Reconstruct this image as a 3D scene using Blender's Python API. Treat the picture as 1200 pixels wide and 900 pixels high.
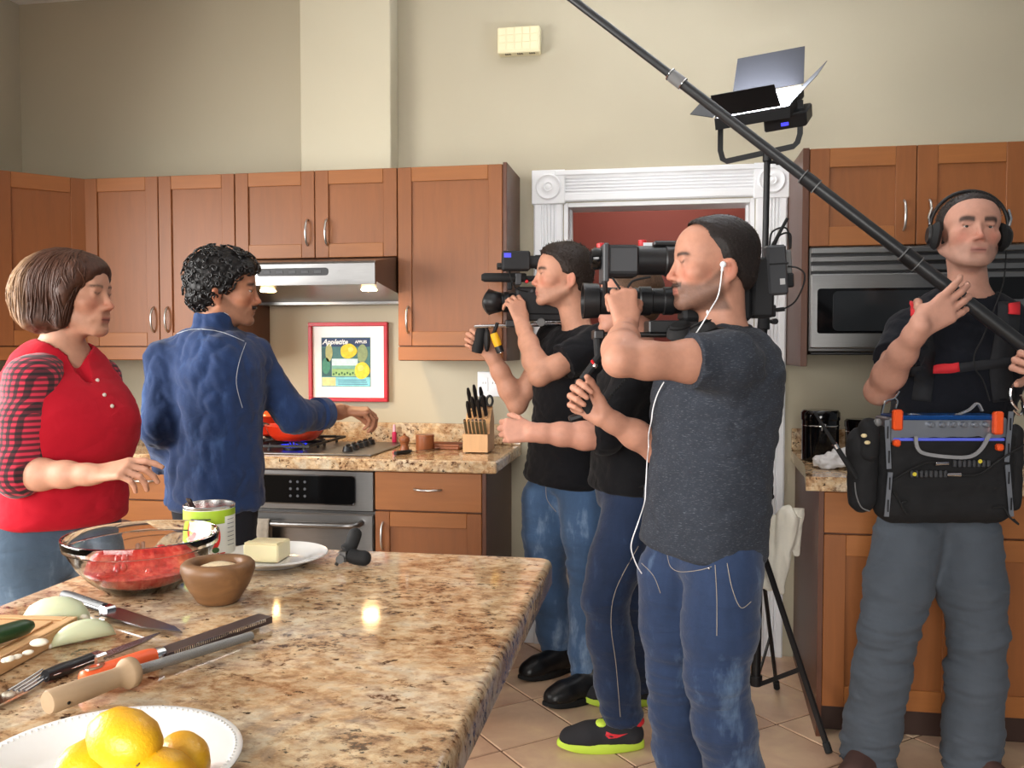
import bpy, math, random
import numpy as np
from math import sin, cos, pi, radians as R, sqrt
from mathutils import Vector as V, Matrix, noise as mnoise

for o in list(bpy.data.objects): bpy.data.objects.remove(o)
SC = bpy.context.scene
COL = SC.collection
rnd = random.Random(7)

# ------------------------------------------------------------------ camera
FPX, YAW, PIT, EYE = 1037.0, R(9.7), math.atan(40/1037.0), 1.386
cam_d = bpy.data.cameras.new('camera'); cam = bpy.data.objects.new('camera', cam_d); COL.objects.link(cam)
cam_d.sensor_width = 36.0; cam_d.lens = 36.0*FPX/1200.0; cam_d.clip_start = 0.02
cam.location = (0, 0, EYE); cam.rotation_euler = (pi/2-PIT, 0, YAW)
SC.camera = cam

# ------------------------------------------------------------------ light
world = bpy.data.worlds.new('world'); SC.world = world; world.use_nodes = True
bg = world.node_tree.nodes['Background']
bg.inputs['Color'].default_value = (0.90, 0.95, 1.0, 1); bg.inputs['Strength'].default_value = 0.15

def area(name, loc, direction, sx, sy, power, color, spread=180):
    d = bpy.data.lights.new(name, 'AREA'); d.shape = 'RECTANGLE'; d.size = sx; d.size_y = sy
    d.energy = power; d.color = color; d.spread = R(spread)
    o = bpy.data.objects.new(name, d); COL.objects.link(o); o.location = loc
    o.rotation_euler = V(direction).to_track_quat('-Z', 'Y').to_euler()
    return o
# daylight through the tall window in the left wall, and through the glazed wall behind the photographer
area('window_daylight', (-3.235, 1.30, 1.60), (1, 0.18, -0.30), 2.2, 1.5, 120, (1.0, 0.98, 0.95), 150)
area('garden_daylight', (-0.9, -2.4, 1.45), (0.05, 1, -0.26), 3.0, 2.0, 46, (1.0, 0.97, 0.93), 70)

vs = SC.view_settings
vs.view_transform = 'Standard'; vs.look = 'None'; vs.gamma = 1.0; vs.use_curve_mapping = False
vs.exposure = 0.30

# ------------------------------------------------------------------ camera geometry helpers (pixel + real depth -> room coordinates)
_f = np.array([-sin(YAW)*cos(PIT), cos(YAW)*cos(PIT), -sin(PIT)]); _r = np.array([cos(YAW), sin(YAW), 0.0])
_u = np.cross(_r, _f); _c = np.array([0, 0, EYE]); _fh = np.array([-sin(YAW), cos(YAW), 0.0])
RT, FW, UP = V(_r), V(_fh), V((0, 0, 1))
def _ray(px, py): return _f + (px-600)/FPX*_r + (450-py)/FPX*_u
def W(px, py, Z):                     # point at horizontal depth Z
    d = _ray(px, py); return V(_c + d*(Z/(d@_fh)))
def WZ(px, py, z):                    # point at height z
    d = _ray(px, py); return V(_c + d*((z-EYE)/d[2]))
def WY(px, py, y):                    # point on a plane parallel to the back wall
    d = _ray(px, py); return V(_c + d*(y/d[1]))

# ------------------------------------------------------------------ materials
def lin(c):
    return tuple((x/12.92 if x <= 0.04045 else ((x+0.055)/1.055)**2.4) for x in [v/255.0 for v in c])
MATS = {}
def nodes_of(name):
    m = bpy.data.materials.new(name); m.use_nodes = True
    nt = m.node_tree; b = nt.nodes['Principled BSDF']
    return m, nt, b
def N(nt, t, **kw):
    n = nt.nodes.new(t)
    for k, v in kw.items():
        if k in n.inputs.keys() and not hasattr(n, k): n.inputs[k].default_value = v
        else: setattr(n, k, v)
    return n
def ramp(nt, fac, stops, interp='LINEAR'):
    n = nt.nodes.new('ShaderNodeValToRGB'); n.color_ramp.interpolation = interp
    e = n.color_ramp.elements
    while len(e) < len(stops): e.new(0.5)
    for el, (p, c) in zip(e, stops):
        el.position = p; el.color = (*c, 1)
    nt.links.new(fac, n.inputs['Fac']); return n.outputs['Color']
def mixc(nt, a, b, fac, mode='MIX'):
    n = nt.nodes.new('ShaderNodeMix'); n.data_type = 'RGBA'; n.blend_type = mode
    for s, v in ((6, a), (7, b)):
        if isinstance(v, tuple): n.inputs[s].default_value = (*v[:3], 1)
        else: nt.links.new(v, n.inputs[s])
    if isinstance(fac, (int, float)): n.inputs[0].default_value = fac
    else: nt.links.new(fac, n.inputs[0])
    return n.outputs[2]
def coords(nt, scale=(1, 1, 1), rot=(0, 0, 0), kind='Object'):
    tc = nt.nodes.new('ShaderNodeTexCoord'); mp = nt.nodes.new('ShaderNodeMapping')
    mp.inputs['Scale'].default_value = scale; mp.inputs['Rotation'].default_value = rot
    nt.links.new(tc.outputs[kind], mp.inputs['Vector']); return mp.outputs['Vector']
def tex_noise(nt, vec, scale, detail=4, rough=0.55, dist=0.0):
    n = nt.nodes.new('ShaderNodeTexNoise')
    n.inputs['Scale'].default_value = scale; n.inputs['Detail'].default_value = detail
    n.inputs['Roughness'].default_value = rough; n.inputs['Distortion'].default_value = dist
    nt.links.new(vec, n.inputs['Vector']); return n.outputs['Fac']
def bump(nt, b, h, strength=0.2, dist=0.01):
    n = nt.nodes.new('ShaderNodeBump'); n.inputs['Strength'].default_value = strength; n.inputs['Distance'].default_value = dist
    nt.links.new(h, n.inputs['Height']); nt.links.new(n.outputs['Normal'], b.inputs['Normal'])
def mat(name, c, rough=0.5, metal=0.0, var=0.08, vscale=6.0, bmp=0.0, bscale=60.0, bdist=0.003, spec=0.5, coat=0.0, emit=None, estr=0.0, alpha=1.0, trans=0.0, ior=1.45, sss=0.0, stretch=(1, 1, 1)):
    """plain procedural material: base colour broken up by noise, optional fine relief"""
    if name in MATS: return MATS[name]
    m, nt, b = nodes_of(name); L = lin(c)
    v = coords(nt, stretch); nz = tex_noise(nt, v, vscale, 3)
    dark = tuple(x*(1-var) for x in L); lite = tuple(min(1, x*(1+var)) for x in L)
    nt.links.new(ramp(nt, nz, [(0.3, dark), (0.7, lite)]), b.inputs['Base Color'])
    b.inputs['Roughness'].default_value = rough; b.inputs['Metallic'].default_value = metal
    b.inputs['Specular IOR Level'].default_value = spec; b.inputs['Coat Weight'].default_value = coat
    b.inputs['IOR'].default_value = ior; b.inputs['Transmission Weight'].default_value = trans
    if sss: b.inputs['Subsurface Weight'].default_value = sss; b.inputs['Subsurface Radius'].default_value = (0.02, 0.008, 0.004)
    if bmp: bump(nt, b, tex_noise(nt, v, bscale, 4), bmp, bdist)
    if emit: b.inputs['Emission Color'].default_value = (*lin(emit), 1); b.inputs['Emission Strength'].default_value = estr
    if alpha < 1: b.inputs['Alpha'].default_value = alpha
    MATS[name] = m; return m

# ------------------------------------------------------------------ mesh building
class MB:
    def __init__(s): s.v = []; s.f = []; s.mi = []; s.cur = 0
    def add(s, vs, fs, M=None):
        k = len(s.v)
        s.v += [tuple(M @ V(p)) if M is not None else tuple(p) for p in vs]
        s.f += [tuple(i+k for i in f) for f in fs]; s.mi += [s.cur]*len(fs); return s
    def box(s, x0, x1, y0, y1, z0, z1, c=0.002, M=None):
        c = min(c, abs(x1-x0)*0.45, abs(y1-y0)*0.45, abs(z1-z0)*0.45)
        X, Y, Z = sorted((x0, x1)), sorted((y0, y1)), sorted((z0, z1))
        if c <= 0:
            vs = [(X[i], Y[j], Z[k]) for i in (0, 1) for j in (0, 1) for k in (0, 1)]
            return s.add(vs, [(0, 1, 3, 2), (4, 6, 7, 5), (0, 4, 5, 1), (2, 3, 7, 6), (0, 2, 6, 4), (1, 5, 7, 3)], M)
        vs, idx = [], {}
        for i in (0, 1):
            for j in (0, 1):
                for k in (0, 1):
                    p = (X[i], Y[j], Z[k]); sg = (1-2*i, 1-2*j, 1-2*k)
                    for a in range(3):               # vertex lying on the face normal to axis a
                        q = [p[t]+(sg[t]*c if t != a else 0) for t in range(3)]
                        idx[i, j, k, a] = len(vs); vs.append(q)
        fs = []
        def face(ids, n):
            a, b_, c_ = (V(vs[t]) for t in ids[:3])
            if (b_-a).cross(c_-a).dot(V(n)) < 0: ids = ids[::-1]
            fs.append(tuple(ids))
        for a in range(3):
            o1, o2 = (a+1) % 3, (a+2) % 3
            for e in (0, 1):
                ids = []
                for s1, s2 in ((0, 0), (1, 0), (1, 1), (0, 1)):
                    t = [0]*3; t[a] = e; t[o1] = s1; t[o2] = s2; ids.append(idx[t[0], t[1], t[2], a])
                n = [0]*3; n[a] = 2*e-1; face(ids, n)
            for s1 in (0, 1):
                for s2 in (0, 1):                    # bevel strips along axis a
                    q = []
                    for e, ax in ((0, o1), (1, o1), (1, o2), (0, o2)):
                        t = [0]*3; t[a] = e; t[o1] = s1; t[o2] = s2; q.append(idx[t[0], t[1], t[2], ax])
                    n = [0]*3; n[o1] = 2*s1-1; n[o2] = 2*s2-1; face(q, n)
        for i in (0, 1):
            for j in (0, 1):
                for k in (0, 1): face([idx[i, j, k, a] for a in range(3)], (2*i-1, 2*j-1, 2*k-1))
        return s.add(vs, fs, M)
    def lathe(s, prof, n=24, M=None, closed=False):
        """prof: (radius, z) list from the outside bottom round"""
        vs, fs, rows = [], [], []
        for r, z in prof:
            if r < 1e-6: rows.append([len(vs)]); vs.append((0, 0, z))
            else:
                rows.append(list(range(len(vs), len(vs)+n)))
                vs += [(r*cos(2*pi*i/n), r*sin(2*pi*i/n), z) for i in range(n)]
        seq = list(zip(rows, rows[1:])) + ([(rows[-1], rows[0])] if closed else [])
        for a, b in seq:
            for i in range(n):
                j = (i+1) % n
                if len(a) == 1 and len(b) == 1: continue
                if len(a) == 1: fs.append((a[0], b[j], b[i]))
                elif len(b) == 1: fs.append((a[i], a[j], b[0]))
                else: fs.append((a[i], a[j], b[j], b[i]))
        return s.add(vs, fs, M)
    def cyl(s, a, b, r, r2=None, n=16, cap=True, ch=0.0):
        a, b = V(a), V(b); d = b-a; L = d.length; r2 = r if r2 is None else r2
        M = Matrix.Translation(a) @ d.to_track_quat('Z', 'Y').to_matrix().to_4x4()
        pr = ([(0, 0)] if cap else []) + ([(r-ch, 0), (r, ch), (r2, L-ch), (r2-ch, L)] if ch else [(r, 0), (r2, L)]) + ([(0, L)] if cap else [])
        return s.lathe(pr, n, M)
    def tube(s, pts, r, n=8, closed=False, cap=True, sq=None):
        """sweep a circle (or sq=(w,h) rectangle) along points; r may be a list"""
        P = [V(p) for p in pts]; m = len(P)
        rr = r if isinstance(r, (list, tuple)) else [r]*m
        T = []
        for i in range(m):
            a = P[(i-1) % m] if (i or closed) else P[0]; b = P[(i+1) % m] if (i < m-1 or closed) else P[-1]
            T.append((b-a).normalized() if (b-a).length > 1e-9 else V((0, 0, 1)))
        up = V((0, 0, 1)) if abs(T[0].z) < 0.9 else V((0, 1, 0))
        u = (up - T[0]*up.dot(T[0])).normalized(); vs = []
        for i in range(m):
            u = (u - T[i]*u.dot(T[i])); u = u.normalized() if u.length > 1e-6 else T[i].orthogonal().normalized()
            w = T[i].cross(u)
            if sq: prof = [(sq[0]/2, sq[1]/2), (-sq[0]/2, sq[1]/2), (-sq[0]/2, -sq[1]/2), (sq[0]/2, -sq[1]/2)]; vs += [P[i]+w*p+u*q for p, q in prof]
            else: vs += [P[i] + (w*cos(2*pi*k/n)+u*sin(2*pi*k/n))*rr[i] for k in range(n)]
        nn = 4 if sq else n; fs = []
        for i in range(m if closed else m-1):
            j = (i+1) % m
            for k in range(nn):
                l = (k+1) % nn; fs.append((i*nn+k, i*nn+l, j*nn+l, j*nn+k))
        if cap and not closed: fs += [tuple(range(nn))[::-1], tuple((m-1)*nn+k for k in range(nn))]
        return s.add(vs, fs)
    def prism(s, poly, a, b, axis='x', M=None):
        """poly: 2-D outline extruded along axis from a to b; outline in the other two axes in order (y,z),(x,z),(x,y)"""
        n = len(poly); vs = []
        for t in (a, b):
            for p, q in poly: vs.append({'x': (t, p, q), 'y': (p, t, q), 'z': (p, q, t)}[axis])
        fs = [tuple(range(n))[::-1], tuple(range(n, 2*n))] + [(i, (i+1) % n, n+(i+1) % n, n+i) for i in range(n)]
        A = sum(poly[i][0]*poly[(i+1) % n][1]-poly[(i+1) % n][0]*poly[i][1] for i in range(n))
        flip = (A < 0) ^ (b < a) ^ (axis == 'y')
        if flip: fs = [f[::-1] for f in fs]
        return s.add(vs, fs, M)
    def ball(s, c, r, nu=16, nv=10, M=None):
        rx, ry, rz = (r, r, r) if isinstance(r, (int, float)) else r
        T = Matrix.Translation(V(c)) @ (M if M is not None else Matrix.Identity(4)) @ Matrix.Diagonal((rx, ry, rz, 1))
        return s.lathe([(0, -1)]+[(cos(t), sin(t)) for t in [(-pi/2+pi*i/nv) for i in range(1, nv)]]+[(0, 1)], nu, T)
    def build(s, name, m, parent=None, smooth=35, origin=None):
        me = bpy.data.meshes.new(name)
        vs = s.v if origin is None else [(p[0]-origin[0], p[1]-origin[1], p[2]-origin[2]) for p in s.v]
        me.from_pydata(vs, [], s.f)
        for mm in (m if isinstance(m, (list, tuple)) else [m]): me.materials.append(mm)
        if max(s.mi, default=0): me.polygons.foreach_set('material_index', s.mi)
        if smooth:
            me.polygons.foreach_set('use_smooth', [True]*len(s.f)); me.set_sharp_from_angle(angle=R(smooth))
        o = bpy.data.objects.new(name, me); COL.objects.link(o)
        if parent is not None: o.parent = parent
        return o
def thing(name, label, cat, loc=(0, 0, 0), rz=0.0, group=None):
    o = bpy.data.objects.new(name, None); COL.objects.link(o); o.empty_display_size = 0.1
    o.location = loc; o.rotation_euler = (0, 0, rz); return tag(o, label, cat, group)
def tag(o, label, cat=None, group=None):
    o['label'] = label
    if cat: o['category'] = cat
    if group: o['group'] = group
    return o
def struct(o, label=None):
    o['kind'] = 'structure'
    if label: o['label'] = label
    return o
class LMB(MB):
    """builder in room coordinates for the parts of a thing whose Empty stands at loc"""
    def __init__(s, root): super().__init__(); s.root = root
    def part(s, name, m, parent=None, smooth=35):
        return s.build(name, m, parent if parent is not None else s.root, smooth, tuple(s.root.location))
def dup(src, parent=None, loc=None, rz=None):
    c = src.copy(); COL.objects.link(c); c.parent = parent
    if loc is not None: c.location = loc
    if rz is not None: c.rotation_euler = (0, 0, rz)
    for ch in list(src.children): dup(ch, c)
    return c
def catmull(P, n=8, closed=False):
    P = [V(p) for p in P]; out = []; m = len(P)
    for i in range(m if closed else m-1):
        if closed: a, b, c, d = P[(i-1) % m], P[i], P[(i+1) % m], P[(i+2) % m]
        else: a, b, c, d = P[max(i-1, 0)], P[i], P[i+1], P[min(i+2, m-1)]
        for k in range(n):
            t = k/n
            out.append(0.5*((2*b)+(c-a)*t+(2*a-5*b+4*c-d)*t*t+(3*b-a-3*c+d)*t**3))
    if not closed: out.append(P[-1])
    return out
def text_obj(name, s, size, M, m, parent, ext=0.0004, bold=0.0, shear=0.0, align='CENTER'):
    cu = bpy.data.curves.new(name, 'FONT'); cu.body = s; cu.size = size; cu.align_x = align; cu.align_y = 'CENTER'
    cu.extrude = ext; cu.offset = bold; cu.shear = shear; cu.resolution_u = 2
    t = bpy.data.objects.new(name, cu); COL.objects.link(t)
    dg = bpy.context.evaluated_depsgraph_get(); me = bpy.data.meshes.new_from_object(t.evaluated_get(dg))
    bpy.data.objects.remove(t); bpy.data.curves.remove(cu)
    me.materials.clear(); me.materials.append(m); me.transform(M)
    o = bpy.data.objects.new(name, me); COL.objects.link(o); o.parent = parent; return o

# ================================================================== materials of the room
def m_granite():
    m, nt, b = nodes_of('granite'); v = coords(nt)
    st = coords(nt, (1.0, 1.3, 1.15), (0, 0, R(20)))
    mid = tex_noise(nt, st, 28, 8, 0.76, 0.25)
    vo = nt.nodes.new('ShaderNodeTexVoronoi'); vo.inputs['Scale'].default_value = 60; nt.links.new(st, vo.inputs['Vector'])
    base = ramp(nt, mid, [(0.34, lin((104, 70, 46))), (0.43, lin((154, 116, 82))), (0.50, lin((190, 158, 120))), (0.57, lin((208, 186, 152))), (0.68, lin((202, 190, 166)))])
    gv = nt.nodes.new('ShaderNodeRGBToBW'); nt.links.new(vo.outputs['Color'], gv.inputs[0])
    base = mixc(nt, base, ramp(nt, gv.outputs[0], [(0.25, (0.62, 0.60, 0.58)), (0.75, (1.18, 1.16, 1.12))]), 0.55, 'MULTIPLY')
    big = tex_noise(nt, v, 5.5, 4, 0.6, 1.4)
    base = mixc(nt, base, ramp(nt, big, [(0.36, lin((150, 108, 74))), (0.50, lin((206, 174, 134))), (0.64, lin((208, 202, 186)))]), 0.34)
    fine = tex_noise(nt, st, 56, 6, 0.75, 0.2)
    spk = ramp(nt, fine, [(0.40, (1, 1, 1)), (0.47, (0, 0, 0))])
    patch = ramp(nt, tex_noise(nt, v, 8, 4, 0.65), [(0.44, (0, 0, 0)), (0.56, (1, 1, 1))])
    mk = nt.nodes.new('ShaderNodeMath'); mk.operation = 'MULTIPLY'; nt.links.new(spk, mk.inputs[0]); nt.links.new(patch, mk.inputs[1])
    base = mixc(nt, base, lin((78, 48, 30)), mk.outputs[0])
    dk = ramp(nt, tex_noise(nt, st, 40, 5, 0.65, 0.4), [(0.33, (1, 1, 1)), (0.38, (0, 0, 0))])
    base = mixc(nt, base, lin((44, 32, 25)), dk)
    nt.links.new(base, b.inputs['Base Color']); b.inputs['Roughness'].default_value = 0.07
    b.inputs['Specular IOR Level'].default_value = 0.5
    return m
def m_wood(name, c, axis, rough=0.42, var=0.16):
    m, nt, b = nodes_of(name); L = lin(c)
    s = {'z': (9, 9, 0.9), 'x': (0.9, 9, 9), 'y': (9, 0.9, 9)}[axis]
    v = coords(nt, s); g = tex_noise(nt, v, 5.0, 5, 0.6, 0.6)
    v2 = coords(nt, tuple(1.4 if t > 1 else 0.5 for t in s)); p = tex_noise(nt, v2, 2.4, 3)
    c1 = ramp(nt, g, [(0.25, tuple(x*(1-var) for x in L)), (0.5, L), (0.75, tuple(min(1, x*(1+var)) for x in L))])
    c2 = mixc(nt, c1, ramp(nt, p, [(0.3, tuple(x*0.82 for x in L)), (0.7, tuple(min(1, x*1.16) for x in L))]), 0.45)
    nt.links.new(c2, b.inputs['Base Color']); b.inputs['Roughness'].default_value = rough
    b.inputs['Coat Weight'].default_value = 0.08; b.inputs['Coat Roughness'].default_value = 0.3; b.inputs['Specular IOR Level'].default_value = 0.35
    return m
def m_steel(name, c=(176, 174, 170), rough=0.28, axis='x'):
    m, nt, b = nodes_of(name)
    v = coords(nt, {'x': (1, 60, 60), 'z': (60, 60, 1)}[axis]); g = tex_noise(nt, v, 12, 3)
    L = lin(c)
    nt.links.new(ramp(nt, g, [(0.3, tuple(x*0.93 for x in L)), (0.7, tuple(min(1, x*1.05) for x in L))]), b.inputs['Base Color'])
    b.inputs['Metallic'].default_value = 1.0
    rr = nt.nodes.new('ShaderNodeMapRange'); rr.inputs[3].default_value = rough*0.8; rr.inputs[4].default_value = rough*1.25
    nt.links.new(g, rr.inputs[0]); nt.links.new(rr.outputs[0], b.inputs['Roughness'])
    return m
def m_paint(name, c, bmp=0.08):
    m, nt, b = nodes_of(name); L = lin(c); v = coords(nt)
    nt.links.new(ramp(nt, tex_noise(nt, v, 1.3, 3), [(0.3, tuple(x*0.97 for x in L)), (0.7, tuple(min(1, x*1.03) for x in L))]), b.inputs['Base Color'])
    b.inputs['Roughness'].default_value = 0.62; bump(nt, b, tex_noise(nt, v, 160, 3), bmp, 0.002); return m
def m_tile():
    m, nt, b = nodes_of('terracotta_tile')
    v = coords(nt, (1, 1, 1)); info = nt.nodes.new('ShaderNodeObjectInfo')
    base = ramp(nt, info.outputs['Random'], [(0.0, lin((186, 146, 122))), (0.3, lin((208, 182, 152))), (0.55, lin((196, 160, 134))), (0.8, lin((216, 196, 168))), (1.0, lin((180, 138, 114)))])
    ofs = nt.nodes.new('ShaderNodeVectorMath'); ofs.operation = 'ADD'; sc = nt.nodes.new('ShaderNodeVectorMath'); sc.operation = 'SCALE'
    cx = nt.nodes.new('ShaderNodeCombineXYZ')
    for i in range(3): nt.links.new(info.outputs['Random'], cx.inputs[i])
    nt.links.new(cx.outputs[0], sc.inputs[0]); sc.inputs['Scale'].default_value = 40; nt.links.new(sc.outputs[0], ofs.inputs[0]); nt.links.new(v, ofs.inputs[1])
    n1 = tex_noise(nt, ofs.outputs[0], 5.5, 4, 0.6, 0.5)
    c = mixc(nt, base, ramp(nt, n1, [(0.3, lin((178, 136, 110))), (0.5, lin((204, 170, 140))), (0.7, lin((226, 200, 158)))]), 0.55)
    nt.links.new(c, b.inputs['Base Color'])
    b.inputs['Roughness'].default_value = 0.30; bump(nt, b, tex_noise(nt, ofs.outputs[0], 18, 3), 0.10, 0.004); return m

GRAN = m_granite()
WZm, WXm = m_wood('cherry_wood_upright', (128, 76, 38), 'z'), m_wood('cherry_wood_level', (142, 87, 43), 'x')
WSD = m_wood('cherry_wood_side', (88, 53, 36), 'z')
BEECH, BEECHX = m_wood('beech_wood', (206, 160, 112), 'z', 0.5), m_wood('beech_wood_level', (208, 164, 116), 'x', 0.5)
STEEL, STEELD, STEELZ = m_steel('brushed_steel', (132, 131, 130), 0.30), m_steel('brushed_steel_dark', (92, 91, 90), 0.33), m_steel('brushed_steel_upright', (186, 184, 180), 0.25, 'z')
NICKEL = mat('satin_nickel', (196, 194, 190), 0.30, 1.0, 0.03)
CHROME = mat('polished_chrome', (226, 226, 228), 0.10, 1.0, 0.02)
PAINT, PAINTL, RED_W, CEIL = m_paint('sage_beige_paint', (177, 168, 145)), m_paint('pale_beige_paint', (196, 188, 164)), m_paint('brick_red_paint', (118, 50, 44)), m_paint('ceiling_white_paint', (238, 236, 230))
TRIMW = mat('white_gloss_trim', (233, 234, 236), 0.36, 0, 0.02)
BLK, BLKM, BLKG = mat('black_plastic', (22, 22, 24), 0.42, 0, 0.15), mat('black_matte_plastic', (26, 26, 28), 0.7, 0, 0.15, bmp=0.15, bscale=300, bdist=0.001), mat('black_gloss', (10, 10, 11), 0.08, 0, 0.1)
DGREY, MGREY, LGREY = mat('dark_grey_plastic', (58, 59, 62), 0.5), mat('mid_grey_plastic', (108, 108, 108), 0.5), mat('light_grey_plastic', (178, 178, 178), 0.45)
RUBBER = mat('black_rubber', (20, 20, 21), 0.8, 0, 0.2)
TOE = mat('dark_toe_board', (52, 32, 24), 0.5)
TILE = m_tile(); GROUT = mat('brown_grout', (110, 82, 64), 0.9, 0, 0.2, 30, 0.3, 200)
WHITE_P = mat('white_porcelain', (240, 240, 238), 0.14, 0, 0.01, coat=0.4)
RED_P = mat('red_plastic', (196, 26, 34), 0.35)

# ================================================================== the room
YB, XL, ZC = 4.107, -3.262, 3.088        # back wall, left wall, ceiling
DX0, DX1, DZ = -0.458, 0.398, 2.064      # doorway in the back wall
XR = 2.60
def wall_slab(name, m, boxes, parent=None):
    b = MB()
    for q in boxes: b.box(*q, c=0)
    return struct(b.build(name, m, parent, 0))
ZC = 1.386+(3.24-1.39)*0.953
wall_slab('wall_back', PAINT, [(XL-0.12, DX0, YB, YB+0.12, 0, ZC), (DX1, XR, YB, YB+0.12, 0, ZC), (DX0, DX1, YB, YB+0.12, DZ, ZC)])['label'] = 'sage beige painted back wall with a doorway'
wy0, wy1, wz0, wz1 = 0.15, 2.45, 0.82, 2.38
wall_slab('wall_left', PAINT, [(XL-0.12, XL, -0.8, wy0, 0, ZC), (XL-0.12, XL, wy1, YB, 0, ZC), (XL-0.12, XL, wy0, wy1, 0, wz0), (XL-0.12, XL, wy0, wy1, wz1, ZC)])
wall_slab('ceiling', CEIL, [(XL-0.12, XR, -0.8, YB+0.12, ZC, ZC+0.08)])
wf = MB()
for q in ((wy0, wy1, wz0, wz0+0.06), (wy0, wy1, wz1-0.06, wz1), (wy0, wy0+0.06, wz0+0.06, wz1-0.06), (wy1-0.06, wy1, wz0+0.06, wz1-0.06), (1.27, 1.33, wz0+0.06, wz1-0.06)):
    wf.box(XL-0.10, XL-0.04, q[0], q[1], q[2], q[3], 0.004)
wn = struct(wf.build('window_1', TRIMW), 'white framed tall window in left wall')
# hall behind the doorway
wall_slab('wall_hall', RED_W, [(-1.6, 1.6, 5.35, 5.45, 0, ZC)])
wall_slab('wall_hall_side', RED_W, [(-1.6, -1.5, YB+0.12, 5.35, 0, ZC), (1.5, 1.6, YB+0.12, 5.35, 0, ZC)])
wall_slab('ceiling_hall', CEIL, [(-1.6, 1.6, YB+0.12, 5.45, ZC, ZC+0.08)])
hl = bpy.data.lights.new('hall_ceiling_light', 'POINT'); hl.energy = 26; hl.color = (1, 0.9, 0.78); hl.shadow_soft_size = 0.15
ho = bpy.data.objects.new('hall_ceiling_light', hl); COL.objects.link(ho); ho.location = (0.0, 4.75, 2.75)
# duct chase above the hood
ch = MB(); ch.box(-1.694, -1.252, 3.99, YB, 2.185, ZC, 0.004)
struct(ch.build('wall_duct_chase', PAINTL), 'pale boxed duct chase above the range hood')
# white door casing: fluted jambs, head, rosette blocks, jamb lining
def flute_profile(w, d):                     # (across, out) outline of moulded casing
    p = [(0, 0), (0, d*0.75), (w*0.05, d)]
    for c in (0.30, 0.41, 0.52, 0.63, 0.74):
        p += [(w*(c-0.045), d), (w*(c-0.02), d*0.62), (w*(c+0.02), d*0.62), (w*(c+0.045), d)]
    return p + [(w*0.95, d), (w, d*0.75), (w, 0)]
cw = 0.135; CX0, CX1 = -0.597, 0.537
for k, x in enumerate((CX0, CX1-cw)):
    b = MB(); b.prism([(x+a, YB-d) for a, d in flute_profile(cw, 0.022)], 0.0, 2.06, 'z')
    struct(b.build('trim_%d' % (k+1), TRIMW, None, 20), 'white fluted casing beside the doorway')
b = MB(); b.prism([(YB-d, 2.068+a) for a, d in flute_profile(cw, 0.024)], CX0+0.12, CX1-0.12, 'x')
head = struct(b.build('trim_3', TRIMW, None, 20), 'white fluted head casing over the doorway')
b = MB(); b.box(CX0+0.1, CX1-0.1, YB-0.034, YB, 2.185, 2.210, 0.004); b.build('cap_moulding', TRIMW, head)
for k, x in enumerate((CX0-0.008, CX1-0.147)):
    b = MB(); b.box(x, x+0.155, YB-0.030, YB, 2.058, 2.214, 0.003)
    r = struct(b.build('trim_%d' % (k+4), TRIMW), 'white square corner block with a round bullseye rosette')
    M = Matrix.Translation((x+0.0775, YB-0.030, 2.136)) @ Matrix.Rotation(pi/2, 4, 'X')
    b = MB(); b.lathe([(0.060, -0.001), (0.060, 0.004), (0.054, 0.008), (0.047, 0.004), (0.036, 0.002), (0.026, 0.006), (0.020, 0.009), (0.015, 0.004), (0.009, 0.007), (0, 0.009)], 32, M); b.build('rosette', TRIMW, r, 50)
b = MB()
b.box(DX0, DX0+0.02, YB-0.004, YB+0.16, 0, DZ, 0.002); b.box(DX1-0.02, DX1, YB-0.004, YB+0.16, 0, DZ, 0.002); b.box(DX0+0.02, DX1-0.02, YB-0.004, YB+0.16, DZ-0.02, DZ, 0.002)
b.box(DX0+0.02, DX0+0.032, YB+0.07, YB+0.11, 0, DZ-0.02, 0.002); b.box(DX1-0.032, DX1-0.02, YB+0.07, YB+0.11, 0, DZ-0.02, 0.002)
struct(b.build('trim_6', TRIMW), 'white jamb lining of the doorway')
b = MB(); b.box(-0.66, CX0, YB-0.016, YB, 0, 0.13, 0.003); struct(b.build('baseboard_back', TRIMW), 'white baseboard beside the doorway')
b = MB(); b.box(-1.5, 1.5, 5.33, 5.35, 0, 0.14, 0.003); struct(b.build('baseboard_hall', TRIMW))

# floor: grout bed with terracotta tiles laid on the diagonal
b = MB(); b.box(XL-0.12, XR, -0.8, 5.45, -0.06, -0.004, 0); floor = struct(b.build('floor', GROUT, None, 0), 'floor of terracotta tiles laid on the diagonal')
tx = V((-0.507, 3.429, 0)); e1 = V((-0.326, -0.02, 0)); 
ang = math.atan2(3.429-3.21, -0.507+0.322); L_t = 0.330
d1 = V((cos(ang), sin(ang), 0)); d2 = V((-sin(ang), cos(ang), 0))
tb = MB(); h = L_t/2-0.0035; tb.box(-h, h, -h, h, -0.012, 0.0, 0.003)
tile0 = None
for i in range(-20, 21):
    for j in range(-20, 21):
        p = tx + d1*L_t*(i+0.5) + d2*L_t*(j+0.5)
        if -3.0 < p.x < 2.3 and 0.35 < p.y < 5.2 and not (p.x < -0.95 and p.y > 3.75) and not (abs(p.x) > 1.3 and p.y > 4.3) and not (p.x > 0.9 and p.y > 3.6) and not (-0.95 < p.x < -0.7 and 0.6 < p.y < 1.7):
            if tile0 is None: tile0 = tb.build('tile', TILE, floor); o = tile0
            else: o = tile0.copy(); COL.objects.link(o)
            o.location = (p.x, p.y, rnd.uniform(-0.0008, 0.0)); o.rotation_euler = (0, 0, ang + rnd.choice((0, 1, 2, 3))*pi/2)

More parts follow.
